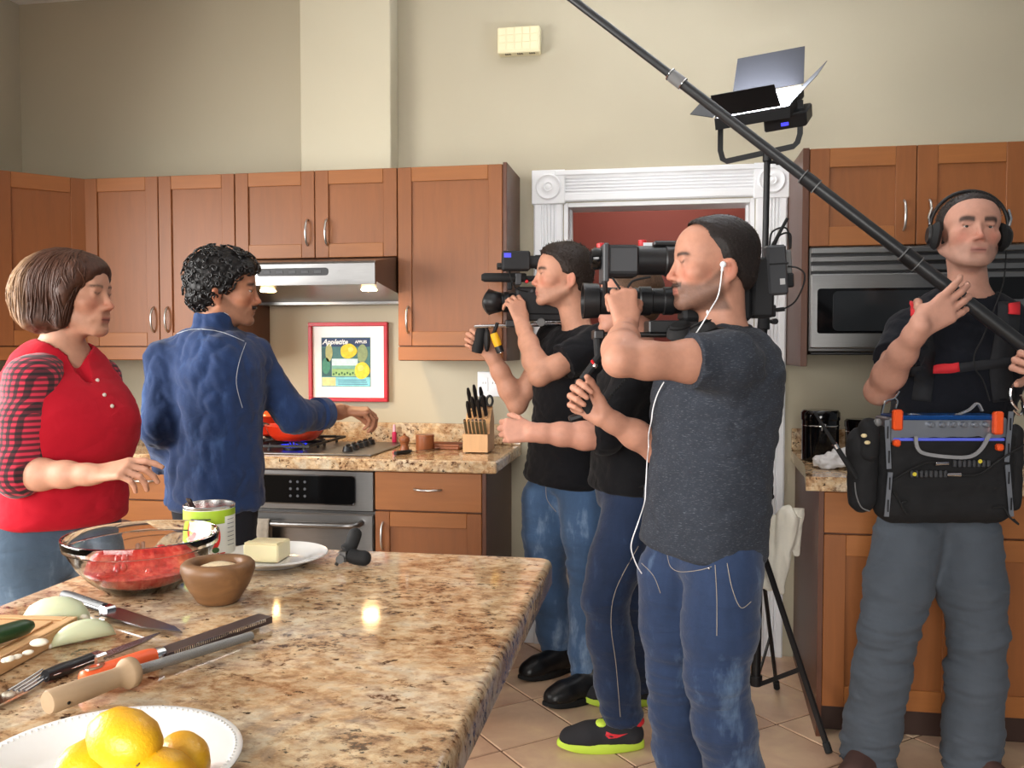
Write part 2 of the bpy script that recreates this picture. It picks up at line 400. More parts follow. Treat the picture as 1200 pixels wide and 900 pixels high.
# ================================================================== cabinets (front at local y=0, body towards +y)
def bow_handle(parent, x, z, L=0.115, vert=True):
    P = []
    for i in range(13):
        t = i/12*2-1; out = 0.030*(1-t*t)**0.5 if abs(t) < 1 else 0
        P.append((x, -0.019-out*0.95, z+t*L/2) if vert else (x+t*L/2, -0.019-out*0.95, z))
    m = MB(); m.tube(P, 0.0052, 8); return m.build('handle', NICKEL, parent, 60)
def shaker(parent, x0, x1, z0, z1, handle=None, name='door', fw=0.062):
    g = 0.0018; x0 += g; x1 -= g; z0 += g; z1 -= g
    m = MB(); m.box(x0+fw-0.006, x1-fw+0.006, -0.011, -0.001, z0+fw-0.006, z1-fw+0.006, 0.001)
    d = m.build(name, WZm, parent)
    for a, c_ in ((x0, x0+fw), (x1-fw, x1)):
        m = MB(); m.box(a, c_, -0.020, -0.001, z0, z1, 0.0018); m.build('stile', WZm, d)
    for a, c_ in ((z0, z0+fw), (z1-fw, z1)):
        m = MB(); m.box(x0+fw+0.0004, x1-fw-0.0004, -0.0196, -0.001, a, c_, 0.0018); m.build('rail', WXm, d)
    if handle: bow_handle(d, *handle)
    return d
def slab(parent, x0, x1, z0, z1, hz=None, name='drawer'):
    g = 0.0018; m = MB(); m.box(x0+g, x1-g, -0.020, -0.001, z0+g, z1-g, 0.002); d = m.build(name, WXm, parent)
    if hz: bow_handle(d, hz[0], hz[1], 0.115, False)
    return d
UT, UB, DB = 2.182, 1.338, 1.402
def upper(label, x0, x1, z0, doors, deco=True, yf=3.774, y1=YB):
    t = thing('wall_cabinet', label, 'cabinet', (x0, yf, z0)); w = x1-x0; hgt = UT-z0
    m = MB(); m.box(0.0005, w-0.0005, 0, y1-yf-0.001, 0, hgt, 0.0015); m.build('body', WSD, t)
    db = (DB-UB) if deco else 0
    for a, c_, hd in doors: shaker(t, a-x0, c_-x0, db, hgt, hd)
    if deco: m = MB(); m.box(0, w, -0.018, -0.001, 0.002, db-0.003, 0.002); m.build('light_rail', WXm, t)
    return t
upper('tall two-door cherry wall cabinet behind the person in denim', -2.662, -1.912, UB, [(-2.662, -2.288, (0.345, 0.187)), (-2.288, -1.912, (0.415, 0.187))])
upper('short two-door cherry wall cabinet above the range hood', -1.911, -1.151, 1.794, [(-1.911, -1.531, (0.346, 0.114)), (-1.531, -1.151, (0.437, 0.114))], False)
c = upper('tall single-door cherry wall cabinet right of the range hood', -1.150, -0.682, UB, [(-1.150, -0.682, (0.046, 0.180))])
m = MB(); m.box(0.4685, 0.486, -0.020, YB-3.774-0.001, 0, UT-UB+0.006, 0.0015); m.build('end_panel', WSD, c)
# diagonal corner cabinet
t = thing('corner_wall_cabinet', 'diagonal corner cherry wall cabinet behind the person in red', 'cabinet', (-2.664, 3.776, UB)); 
m = MB(); m.prism([(0, 0), (0, YB-3.777), (XL+2.665, YB-3.777), (XL+2.665, YB-0.61-3.776), (-0.265, -0.279)], 0, UT-UB, 'z'); m.build('body', WSD, t)
dr = V((-2.931+2.664, 3.497-3.776, 0)); wdt = dr.length
hld = bpy.data.objects.new('door_leaf', None); 
dd = shaker(t, 0.0, wdt, DB-UB, UT-UB, None, 'door', 0.07)
dd.rotation_euler = (0, 0, math.atan2(-dr.y, -dr.x)); dd.location = (dr.x, dr.y, 0)
m = MB(); m.box(0, wdt, -0.018, -0.001, 0.002, DB-UB-0.003, 0.002); lr = m.build('light_rail', WXm, t); lr.rotation_euler = dd.rotation_euler; lr.location = dd.location

# right-hand wall cabinet over the microwave, with a full-height side panel
RYF = 3.700
t = thing('wall_cabinet', 'two-door cherry wall cabinet above the stainless microwave', 'cabinet', (0.566, RYF, 1.795))
m = MB(); m.box(0, 0.80, 0, YB-RYF-0.001, 0, UT-1.795, 0.0015); m.build('body', WSD, t)
shaker(t, 0, 0.40, 0, UT-1.795, (0.355, 0.115), 'door', 0.075); shaker(t, 0.40, 0.80, 0, UT-1.795, (0.448, 0.115), 'door', 0.075)
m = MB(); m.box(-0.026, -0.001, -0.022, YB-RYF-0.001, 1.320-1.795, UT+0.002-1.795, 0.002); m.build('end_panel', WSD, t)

# ------------------------------------------------------------------ base run on the back wall
BYF, CT, CB = 3.52, 0.938, 0.888
def base(label, x0, x1, fronts, yf=BYF, end=None, y1=YB):
    t = thing('base_cabinet', label, 'cabinet', (x0, yf, 0)); w = x1-x0
    m = MB(); m.box(0.0005, w-0.0005, 0, y1-yf-0.001, 0.105, CB-0.001, 0.0015); m.build('body', WSD, t)
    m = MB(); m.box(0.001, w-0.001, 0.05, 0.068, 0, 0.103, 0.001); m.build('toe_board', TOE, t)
    for f in fronts:
        if f[0] == 'd': slab(t, f[1]-x0, f[2]-x0, f[3], f[4], ((f[1]+f[2])/2-x0, (f[3]+f[4])/2+0.01))
        else: shaker(t, f[1]-x0, f[2]-x0, f[3], f[4], (f[1]-x0+(0.035 if f[5] > 0 else f[2]-f[1]-0.035), f[4]-0.105))
    if end:
        m = MB(); m.box(w+0.0005, w+0.018, -0.020, y1-yf-0.001, 0.0, CB-0.001, 0.0015); m.build('end_panel', end, t)
    return t
base('cherry base cabinet with one drawer and door right of oven', -1.176, -0.722, [('d', -1.176, -0.722, 0.722, 0.884), ('p', -1.176, -0.722, 0.11, 0.719, 1)], end=WSD)
base('cherry three-drawer base cabinet left of the oven', -2.50, -1.945, [('d', -2.50, -1.945, 0.735, 0.884), ('d', -2.50, -1.945, 0.43, 0.732), ('d', -2.50, -1.945, 0.11, 0.427)])
base('cherry base cabinet in the corner behind the person in red', -3.255, -2.502, [('p', -2.90, -2.502, 0.11, 0.884, 1)])
b = MB(); b.box(XL+0.002, -0.656, 3.470, YB-0.001, CB, CT, 0.006); ct = tag(b.build('kitchen_worktop', GRAN), 'polished granite worktop along the back wall under the wall cabinets', 'countertop')
b = MB(); b.box(XL+0.002, -0.656, YB-0.024, YB-0.001, CT+0.0005, CT+0.098, 0.004); b.build('backsplash', GRAN, ct)

# oven under the cooktop
t = thing('oven', 'built-in stainless steel oven with black control panel under cooktop', 'oven', (-1.944, 3.50, 0)); w = 0.767
m = MB(); m.box(0.001, w-0.001, 0.021, 0.58, 0.105, CB-0.002, 0.002); m.build('body', STEELD, t)
m = MB(); m.box(0.002, w-0.003, 0, 0.020, 0.712, CB-0.006, 0.004); cp = m.build('control_panel', STEEL, t)
def rrect(x0, x1, z0, z1, r, n=5):
    out = []
    for cx_, cz_, a0 in ((x1-r, z1-r, 0), (x0+r, z1-r, 90), (x0+r, z0+r, 180), (x1-r, z0+r, 270)):
        out += [(cx_+r*cos(R(a0+90*i/n)), cz_+r*sin(R(a0+90*i/n))) for i in range(n+1)]
    return out
m = MB(); m.prism(rrect(0.08, w-0.085, 0.742, 0.858, 0.014), -0.004, 0.0, 'y'); gp = m.build('display_glass', BLKG, cp)
m = MB(); m.tube([(x, -0.003, z) for x, z in rrect(0.078, w-0.083, 0.740, 0.860, 0.015)], 0.0028, 6, True); m.build('display_bezel', CHROME, cp)
DIM = mat('grey_key_print', (70, 72, 76), 0.5)
for i in range(3):
    for j in range(3):
        m = MB(); m.cyl((0.40+i*0.032, -0.0042, 0.772+j*0.03), (0.40+i*0.032, -0.0050, 0.772+j*0.03), 0.006, n=10); m.build('key', DIM, cp)
m = MB(); m.box(0.003, w-0.003, -0.004, 0.020, 0.12, 0.702, 0.006); od = m.build('door', STEEL, t)
m = MB(); m.prism(rrect(0.12, w-0.12, 0.20, 0.52, 0.02), -0.007, -0.0045, 'y'); m.build('window', BLKG, od)
m = MB()
hp = [(0.055, -0.004, 0.668), (0.060, -0.045, 0.665), (0.075, -0.055, 0.664), (0.12, -0.058, 0.663), (w/2, -0.060, 0.662), (w-0.12, -0.058, 0.663), (w-0.075, -0.055, 0.664), (w-0.060, -0.045, 0.665), (w-0.055, -0.004, 0.668)]
m.tube(hp, 0.0125, 10); m.build('handle', STEEL, od, 60)
# towel over the oven handle
tw = MB(); X0, X1 = 0.165, 0.335
prof = [(-0.084, 0.40), (-0.083, 0.52), (-0.080, 0.62), (-0.076, 0.668), (-0.062, 0.683), (-0.045, 0.670), (-0.0415, 0.60), (-0.040, 0.50)]
nx = 14; vs = []
for k, (yy, zz) in enumerate(prof):
    for i in range(nx+1):
        x = X0+(X1-X0)*i/nx; vs.append((-1.944+x, 3.50+yy-(0.004*sin(i*1.3)+0.003*sin(i*2.9))*(1 if k < 4 else 0.3)-0.003, zz))
tw.add(vs, [(k*(nx+1)+i, k*(nx+1)+i+1, (k+1)*(nx+1)+i+1, (k+1)*(nx+1)+i) for k in range(len(prof)-1) for i in range(nx)])
TOWEL = mat('grey_linen', (150, 140, 126), 0.9, 0, 0.12, 40, 0.4, 400, 0.002)
o = tag(tw.build('tea_towel', TOWEL, None, 80), 'grey linen tea towel hung over the oven handle', 'towel')
sm = o.modifiers.new('thick', 'SOLIDIFY'); sm.thickness = 0.002; sm.offset = 0

# range hood
t = thing('range_hood', 'stainless steel range hood with two lit lamps under short cabinet', 'range hood', (-1.911, YB, 1.60)); w = 0.759
def hy(y): return y-YB
def hz(z): return z-1.60
m = MB(); m.prism([(hy(4.105), hz(1.792)), (hy(3.774), hz(1.792)), (hy(3.46), hz(1.748)), (hy(3.45), hz(1.738)), (hy(3.45), hz(1.668)), (hy(3.452), hz(1.652)), (hy(3.47), hz(1.652)), (hy(3.47), hz(1.664)), (hy(3.98), hz(1.612)), (hy(3.98), hz(1.600)), (hy(4.105), hz(1.600))], 0.001, w-0.001, 'x'); m.build('body', STEEL, t, 20)
m = MB(); m.prism(rrect(0.25, 0.56, hz(1.690), hz(1.722), 0.012), hy(3.4475), hy(3.4505), 'y'); cpn = m.build('control_strip', BLK, t)
for i in range(5):
    m = MB(); m.box(0.28+i*0.055, 0.31+i*0.055, hy(3.4462), hy(3.4474), hz(1.700), hz(1.712), 0.0005); m.build('switch', DGREY, cpn)
for i in range(2):
    m = MB(); m.box(0.10+i*0.28, 0.37+i*0.28, hy(3.62), hy(3.93), hz(1.598), hz(1.606), 0.002)
LAMP_E = mat('warm_lamp_glow', (255, 214, 150), 0.3, emit=(255, 206, 140), estr=60)
for x in (-1.711+1.911, -1.249+1.911):
    m = MB(); M = Matrix.Translation((x, hy(3.66), hz(1.640)))
    m.lathe([(0, 0), (0.030, 0.0), (0.034, 0.004), (0.034, 0.010)], 20, M); lp = m.build('lamp', LAMP_E, t)
    ld = bpy.data.lights.new('hood_lamp_light', 'SPOT'); ld.energy = 7; ld.color = (1.0, 0.72, 0.42); ld.spot_size = R(130); ld.spot_blend = 0.6; ld.shadow_soft_size = 0.03
    lo = bpy.data.objects.new('hood_lamp_light', ld); COL.objects.link(lo); lo.location = (x-1.911, 3.66, 1.630)

# microwave
t = thing('microwave', 'stainless steel over-the-range microwave behind the sound recordist', 'microwave', (0.568, 3.66, 1.378)); w, hh = 0.80, 0.412
m = MB(); m.box(0, w, 0.0, YB-3.66-0.002, 0, hh, 0.004); m.build('body', STEELD, t)
for i, (a, c_) in enumerate(((0.385, 0.406), (0.352, 0.374), (0.315, 0.340))):
    m = MB(); m.box(0.004, w-0.004, -0.016, -0.001, a, c_, 0.003); m.build('vent_slat', STEEL, t)
m = MB(); m.box(0.003, w-0.003, -0.004, -0.0005, 0.30, 0.408, 0.001); m.build('vent_backing', BLK, t)
m = MB(); m.box(0.002, 0.625, -0.024, -0.001, 0.014, 0.305, 0.005); md = m.build('door', STEEL, t)
m = MB(); m.prism(rrect(0.026, 0.60, 0.072, 0.248, 0.012), -0.0265, -0.0243, 'y'); g_ = m.build('door_glass', BLKG, md)
GLS = mat('tinted_window', (34, 36, 38), 0.12, 0, 0.1)
m = MB(); m.prism(rrect(0.085, 0.555, 0.082, 0.238, 0.02), -0.0275, -0.0268, 'y'); m.build('window_screen', GLS, md)
m = MB(); m.box(0.628, w-0.002, -0.024, -0.001, 0.014, 0.305, 0.005); kp = m.build('key_panel', STEEL, t)
m = MB(); m.prism(rrect(0.65, 0.775, 0.20, 0.285, 0.006), -0.0265, -0.0243, 'y'); m.build('display', BLKG, kp)
m = MB(); m.box(0.01, w-0.01, 0.03, 0.38, -0.012, -0.0005, 0.003); m.build('underside_grille', BLK, t)

# ------------------------------------------------------------------ right-hand counter
RX, RCF = 0.566, 3.245
t = thing('base_cabinet', 'cherry base cabinet behind the sound recordist', 'cabinet', (RX, 3.285, 0))
w = 0.96; dy = YB-3.285-0.001
m = MB(); m.prism([(0.0, 0.0), (w, 0.0), (w, dy), (0.038, dy)], 0.105, CB-0.001, 'z'); m.build('body', WSD, t)
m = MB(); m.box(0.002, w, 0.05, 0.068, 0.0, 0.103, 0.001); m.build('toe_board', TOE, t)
slab(t, 0, 0.48, 0.735, 0.884); slab(t, 0.48, 0.96, 0.735, 0.884)
shaker(t, 0, 0.48, 0.11, 0.732, None, 'door', 0.075); shaker(t, 0.48, 0.96, 0.11, 0.732, None, 'door', 0.075)
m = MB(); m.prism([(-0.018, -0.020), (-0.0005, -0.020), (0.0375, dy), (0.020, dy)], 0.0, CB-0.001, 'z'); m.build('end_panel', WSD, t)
b = MB(); b.prism([(0.566, YB-0.001), (0.548, 3.60), (0.50, 3.245), (1.54, 3.245), (1.54, YB-0.001)], CB, CT, 'z')
ct2 = tag(b.build('kitchen_worktop', GRAN), 'polished granite worktop below the microwave', 'countertop')
b = MB(); b.box(0.567, 1.54, YB-0.024, YB-0.001, CT+0.0005, CT+0.098, 0.004); b.build('backsplash', GRAN, ct2)

# ------------------------------------------------------------------ island
ix0, ix1, iy0, iy1 = -1.150, -0.230, 0.30, 1.885
t = thing('kitchen_island', 'kitchen island with cherry base and thick polished granite top', 'island', (-0.69, 1.1, 0))
def isl(x): return x+0.69
b = MB(); n = 10; rc = 0.035; ed = []
outl = []
for cx_, cy_, a0 in ((ix1-rc, iy1-rc, 0), (ix0+rc, iy1-rc, 90), (ix0+rc, iy0+rc, 180), (ix1-rc, iy0+rc, 270)):
    outl += [(cx_-rc*0, cy_, a0)]
def ring(ins, z):
    o_ = []
    for cx_, cy_, a0 in outl: o_ += [(isl(cx_)+(rc-ins)*cos(R(a0+90*i/6)), cy_-1.1+(rc-ins)*sin(R(a0+90*i/6)), z) for i in range(7)]
    return o_
rings = [ring(0.006, CB-0.004), ring(0.0, CB+0.002), ring(0, CT-0.012), ring(0.002, CT-0.005), ring(0.006, CT-0.0012), ring(0.012, CT), ring(0.016, CT), ring(0.020, CT)]
vs = [p for r_ in rings for p in r_]; k = 28
fs = [(a*k+i, a*k+(i+1) % k, (a+1)*k+(i+1) % k, (a+1)*k+i) for a in range(len(rings)-1) for i in range(k)]
fs += [tuple(range(k))[::-1], tuple((len(rings)-1)*k+i for i in range(k))]
b.add(vs, fs); b.build('granite_top', GRAN, t, 40)
b = MB(); b.box(isl(-1.10), isl(-0.53), 0.36-1.1, 1.84-1.1, 0.10, CB-0.006, 0.002); b.build('body', WSD, t)
b = MB(); b.box(isl(-1.08), isl(-0.58), 0.40-1.1, 1.80-1.1, 0.0, 0.10, 0.001); b.build('plinth', TOE, t)
for k in range(3):
    y0 = 0.37+k*0.49; b = MB(); b.box(isl(-0.53)+0.0005, isl(-0.512), y0-1.1, y0+0.482-1.1, 0.11, CB-0.008, 0.003); b.build('side_panel', WZm, t)
for px in (-0.36,):
    b = MB(); b.prism([(isl(-0.511), 0.62), (isl(-0.511), CB-0.006), (isl(-0.30), CB-0.006), (isl(-0.30), CB-0.04)], 1.70-1.1, 1.735-1.1, 'y'); b.build('bracket', WZm, t)

# ================================================================== people: implicit bodies meshed with surface nets
class Field:
    def __init__(s, lo, hi, h):
        s.lo = np.array(lo, float); s.h = h; s.n = np.ceil((np.array(hi, float)-s.lo)/h).astype(int)+1
        s.a = np.full(s.n, 1.0, np.float32)
    def sub(s, lo, hi):
        i0 = np.clip(np.floor((np.array(lo)-s.lo)/s.h).astype(int), 0, s.n); i1 = np.clip(np.ceil((np.array(hi)-s.lo)/s.h).astype(int)+1, 0, s.n)
        if (i1 <= i0).any(): return None, None
        sl = tuple(slice(a, b) for a, b in zip(i0, i1))
        g = [(s.lo[t]+np.arange(i0[t], i1[t])*s.h).astype(np.float32) for t in range(3)]
        return sl, (g[0][:, None, None], g[1][None, :, None], g[2][None, None, :])
    def put(s, sl, d, k, mode):
        a = s.a[sl]
        if mode == 'sub': a, d, sg = -a, d, -1
        else: sg = 1
        if k > 0:
            hh = np.maximum(k-np.abs(a-d), 0)/k; m = np.minimum(a, d)-hh*hh*k*0.25
        else: m = np.minimum(a, d)
        s.a[sl] = sg*m
    def cone(s, a, b, r1, r2, k=0.02, mode='add', flat=None, fs=1.0, capb=False):
        a, b = np.array(a, float), np.array(b, float); m = max(r1, r2)*max(1, fs if fs < 1 else 1)/(min(1, fs))+k+s.h*3
        sl, g = s.sub(np.minimum(a, b)-m, np.maximum(a, b)+m)
        if sl is None: return s
        ab = b-a; L = max(ab@ab, 1e-9); p = [g[t]-a[t] for t in range(3)]
        t = np.clip((p[0]*ab[0]+p[1]*ab[1]+p[2]*ab[2])/L, 0, 1)
        q = [p[i]-t*ab[i] for i in range(3)]
        d2 = q[0]**2+q[1]**2+q[2]**2
        if flat is not None:
            f = np.array(flat, float); f /= np.linalg.norm(f); w = q[0]*f[0]+q[1]*f[1]+q[2]*f[2]; d2 = d2+(fs*fs-1)*w*w
        d = np.sqrt(np.maximum(d2, 0))-(r1+(r2-r1)*t)
        if capb: Ln = sqrt(L); d = np.maximum(d, (p[0]*ab[0]+p[1]*ab[1]+p[2]*ab[2])/Ln-Ln)
        s.put(sl, d, k, mode); return s
    def chain(s, pts, rs, k=0.02, mode='add', flat=None, fs=1.0, capb=False):
        for i in range(len(pts)-1): s.cone(pts[i], pts[i+1], rs[i], rs[i+1], k, mode, flat, fs, capb and i == len(pts)-2)
        return s
    def ell(s, c, r, ax=None, k=0.02, mode='add'):
        c = np.array(c, float); r = np.array((r,)*3 if isinstance(r, (int, float)) else r, float); m = r.max()+k+s.h*3
        sl, g = s.sub(c-m, c+m)
        if sl is None: return s
        p = [g[t]-c[t] for t in range(3)]
        if ax is not None: p = [p[0]*A[0]+p[1]*A[1]+p[2]*A[2] for A in ax]
        k0 = np.sqrt((p[0]/r[0])**2+(p[1]/r[1])**2+(p[2]/r[2])**2); k1 = np.sqrt((p[0]/r[0]**2)**2+(p[1]/r[1]**2)**2+(p[2]/r[2]**2)**2)
        s.put(sl, (k0*(k0-1)/np.maximum(k1, 1e-6)).astype(np.float32), k, mode); return s
    def loft(s, o, ax, tab, k=0.02, ex=2.3, pad=0.3, mode='add'):
        """tab rows: (height along ax[2], centre x, centre y, half width, half depth)"""
        T = np.array(tab, float); o = np.array(o, float)
        m = np.abs(T[:, 1:]).max()+0.30; top = o+np.array(ax[2])*T[-1, 0]; bot = o+np.array(ax[2])*T[0, 0]
        sl, g = s.sub(np.minimum(top, bot)-m, np.maximum(top, bot)+m)
        if sl is None: return s
        p = [g[t]-o[t] for t in range(3)]; X, Y_, Z = [p[0]*A[0]+p[1]*A[1]+p[2]*A[2] for A in ax]
        zz = np.linspace(T[0, 0], T[-1, 0], 120); sm = []
        for c in range(1, 5):
            y = np.interp(zz, T[:, 0], T[:, c]); ker = np.hanning(13); ker /= ker.sum(); y = np.convolve(np.pad(y, 6, 'edge'), ker, 'valid'); sm.append(y)
        cx, cy, a, b = [np.interp(Z, zz, y).astype(np.float32) for y in sm]
        d = ((np.abs((X-cx)/a)**ex+np.abs((Y_-cy)/b)**ex)**(1/ex)-1)*np.minimum(a, b)
        cap = np.maximum(Z-T[-1, 0], T[0, 0]-Z); e = 0.03
        hh = np.maximum(e-np.abs(d-cap), 0)/e; d = np.maximum(d, cap)+hh*hh*e*0.25
        s.put(sl, d.astype(np.float32), k, mode); return s
    def cut(s, p, n, lo=None, hi=None, k=0.0):
        """remove everything on the side n points to (inside an optional box)"""
        n = np.array(n, float); n /= np.linalg.norm(n); p = np.array(p, float)
        sl, g = s.sub(s.lo if lo is None else lo, s.lo+s.n*s.h if hi is None else hi)
        if sl is None: return s
        d = (g[0]-p[0])*n[0]+(g[1]-p[1])*n[1]+(g[2]-p[2])*n[2]
        s.put(sl, -d, k, 'sub'); return s
    def mesh(s):
        A = s.a; B = (A < 0); n = s.n
        c = np.zeros(n-1, np.uint8)
        for i in (0, 1):
            for j in (0, 1):
                for k in (0, 1): c += B[i:n[0]-1+i, j:n[1]-1+j, k:n[2]-1+k]
        act = np.nonzero(((c > 0) & (c < 8)).ravel())[0]; dm = tuple(n-1)
        I, J, K = np.unravel_index(act, dm); val = {}
        for i in (0, 1):
            for j in (0, 1):
                for k in (0, 1): val[i, j, k] = A[I+i, J+j, K+k]
        P = np.zeros((len(act), 3)); cnt = np.zeros(len(act))
        cs = list(val)
        for a in cs:
            for b in cs:
                if a < b and sum(abs(x-y) for x, y in zip(a, b)) == 1:
                    va, vb = val[a], val[b]; ok = (va < 0) != (vb < 0); t = np.where(ok, va/np.where(ok, va-vb, 1), 0)
                    for q in range(3): P[:, q] += np.where(ok, a[q]+(b[q]-a[q])*t, 0)
                    cnt += ok
        P = s.lo+(np.stack([I, J, K], 1)+P/cnt[:, None])*s.h
        quads = []
        for ax in range(3):
            u, w = (ax+1) % 3, (ax+2) % 3
            lo_ = [slice(1, n[t]-1) for t in range(3)]; lo_[ax] = slice(0, n[ax]-1); hi_ = list(lo_); hi_[ax] = slice(1, n[ax])
            b0, b1 = B[tuple(lo_)], B[tuple(hi_)]
            ii = np.argwhere(b0 != b1)
            if not len(ii): continue
            fl = b0[tuple(ii.T)]
            base = ii.copy(); base[:, u] += 1; base[:, w] += 1
            def cid(du, dw):
                q = base.copy(); q[:, u] -= du; q[:, w] -= dw
                return np.searchsorted(act, np.ravel_multi_index(tuple(q.T), dm))
            q = np.stack([cid(1, 1), cid(0, 1), cid(0, 0), cid(1, 0)], 1)
            q[~fl] = q[~fl][:, ::-1]; quads.append(q)
        return P, np.concatenate(quads)
def fbm(P, sc, seed=0.0, oct=2):
    """cheap vector noise from rotated sines, about -1..1"""
    P = P*np.array(sc)+seed; out = np.zeros(len(P)); amp = 1.0; tot = 0
    rs = np.random.RandomState(int(seed*7+3) % 1000)
    for o in range(oct):
        for _ in range(5):
            d = rs.normal(size=3); d /= np.linalg.norm(d); d *= (0.7+0.6*rs.rand())*2**o
            out += amp*np.sin(P@d*6.283+rs.rand()*6.28+1.7*np.sin(P@d[[1, 2, 0]]*4+rs.rand()*6)); tot += amp*0.6
        amp *= 0.5
    return out/tot/1.6
def vnormals(P, Q):
    n = np.cross(P[Q[:, 2]]-P[Q[:, 0]], P[Q[:, 3]]-P[Q[:, 1]]); vn = np.zeros_like(P)
    for i in range(4): np.add.at(vn, Q[:, i], n)
    return vn/np.maximum(np.linalg.norm(vn, axis=1, keepdims=True), 1e-9)
def np_mesh(name, P, Q, m, parent, origin, col=None):
    me = bpy.data.meshes.new(name); P = P-np.array(origin)
    me.vertices.add(len(P)); me.vertices.foreach_set('co', P.astype(np.float32).ravel())
    me.loops.add(len(Q)*4); me.loops.foreach_set('vertex_index', Q.astype(np.int32).ravel())
    me.polygons.add(len(Q)); me.polygons.foreach_set('loop_start', np.arange(0, len(Q)*4, 4, dtype=np.int32))
    me.update(calc_edges=True); me.polygons.foreach_set('use_smooth', [True]*len(Q))
    for mm in (m if isinstance(m, (list, tuple)) else [m]): me.materials.append(mm)
    if col is not None:
        at = me.color_attributes.new('Col', 'FLOAT_COLOR', 'POINT')
        at.data.foreach_set('color', np.concatenate([col, np.ones((len(P), 1))], 1).astype(np.float32).ravel())
    o = bpy.data.objects.new(name, me); COL.objects.link(o); o.parent = parent; return o

def m_attr(name, rough=0.5, sss=0.0, nscale=70, namp=0.12, bmp=0.1, bscale=240, spec=0.4, sheen=0.0):
    m, nt, b = nodes_of(name); at = nt.nodes.new('ShaderNodeAttribute'); at.attribute_name = 'Col'; v = coords(nt)
    nz = ramp(nt, tex_noise(nt, v, nscale, 4, 0.6), [(0.3, (1-namp,)*3), (0.7, (1+namp,)*3)])
    nt.links.new(mixc(nt, at.outputs['Color'], nz, 1.0, 'MULTIPLY'), b.inputs['Base Color'])
    b.inputs['Roughness'].default_value = rough; b.inputs['Specular IOR Level'].default_value = spec
    if sss: b.inputs['Subsurface Weight'].default_value = sss; b.inputs['Subsurface Radius'].default_value = (0.012, 0.005, 0.003); b.inputs['Subsurface Scale'].default_value = 0.6
    if sheen: b.inputs['Sheen Weight'].default_value = sheen; b.inputs['Sheen Roughness'].default_value = 0.5
    if bmp: bump(nt, b, tex_noise(nt, v, bscale, 3), bmp, 0.001)
    return m
SKIN = m_attr('skin', 0.52, 0.06, 55, 0.06, 0.15, 420, 0.3)
HAIR = m_attr('hair', 0.5, 0, 160, 0.25, 0.4, 300, 0.25)
def m_denim(name, c, wear, rough=0.85):
    m, nt, b = nodes_of(name); v = coords(nt); at = nt.nodes.new('ShaderNodeAttribute'); at.attribute_name = 'Col'
    nz = tex_noise(nt, coords(nt, (1, 1, 0.35)), 9, 5, 0.65)
    base = ramp(nt, nz, [(0.3, tuple(x*0.72 for x in lin(c))), (0.55, lin(c)), (0.75, lin(wear))])
    tw = nt.nodes.new('ShaderNodeTexWave'); tw.inputs['Scale'].default_value = 260; tw.inputs['Distortion'].default_value = 1.0; tw.bands_direction = 'DIAGONAL'; nt.links.new(v, tw.inputs['Vector'])
    base = mixc(nt, base, tw.outputs['Color'], 0.10, 'OVERLAY')
    nt.links.new(mixc(nt, base, at.outputs['Color'], 1.0, 'MULTIPLY'), b.inputs['Base Color'])
    b.inputs['Roughness'].default_value = rough; b.inputs['Specular IOR Level'].default_value = 0.2
    b.inputs['Sheen Weight'].default_value = 0.15
    fold = tex_noise(nt, coords(nt, (1, 1, 2.2)), 16, 4, 0.6, 0.8); bump(nt, b, fold, 0.45, 0.008); return m
def m_cloth(name, c, rough=0.9, var=0.1, fleck=None, fold=0.4):
    m, nt, b = nodes_of(name); v = coords(nt); L = lin(c)
    base = ramp(nt, tex_noise(nt, v, 7, 4), [(0.3, tuple(x*(1-var) for x in L)), (0.7, tuple(min(1, x*(1+var)) for x in L))])
    if fleck:
        fl = ramp(nt, tex_noise(nt, coords(nt, (0.5, 0.5, 3.0)), 190, 2), [(0.58, (0, 0, 0)), (0.70, (0.7, 0.7, 0.7))]); base = mixc(nt, base, lin(fleck), fl)
    at = nt.nodes.new('ShaderNodeAttribute'); at.attribute_name = 'Col'
    nt.links.new(mixc(nt, base, at.outputs['Color'], 1.0, 'MULTIPLY'), b.inputs['Base Color'])
    b.inputs['Roughness'].default_value = rough; b.inputs['Specular IOR Level'].default_value = 0.2; b.inputs['Sheen Weight'].default_value = 0.04
    bump(nt, b, tex_noise(nt, coords(nt, (1, 1, 0.6)), 14, 4, 0.55, 0.9), fold, 0.010); return m

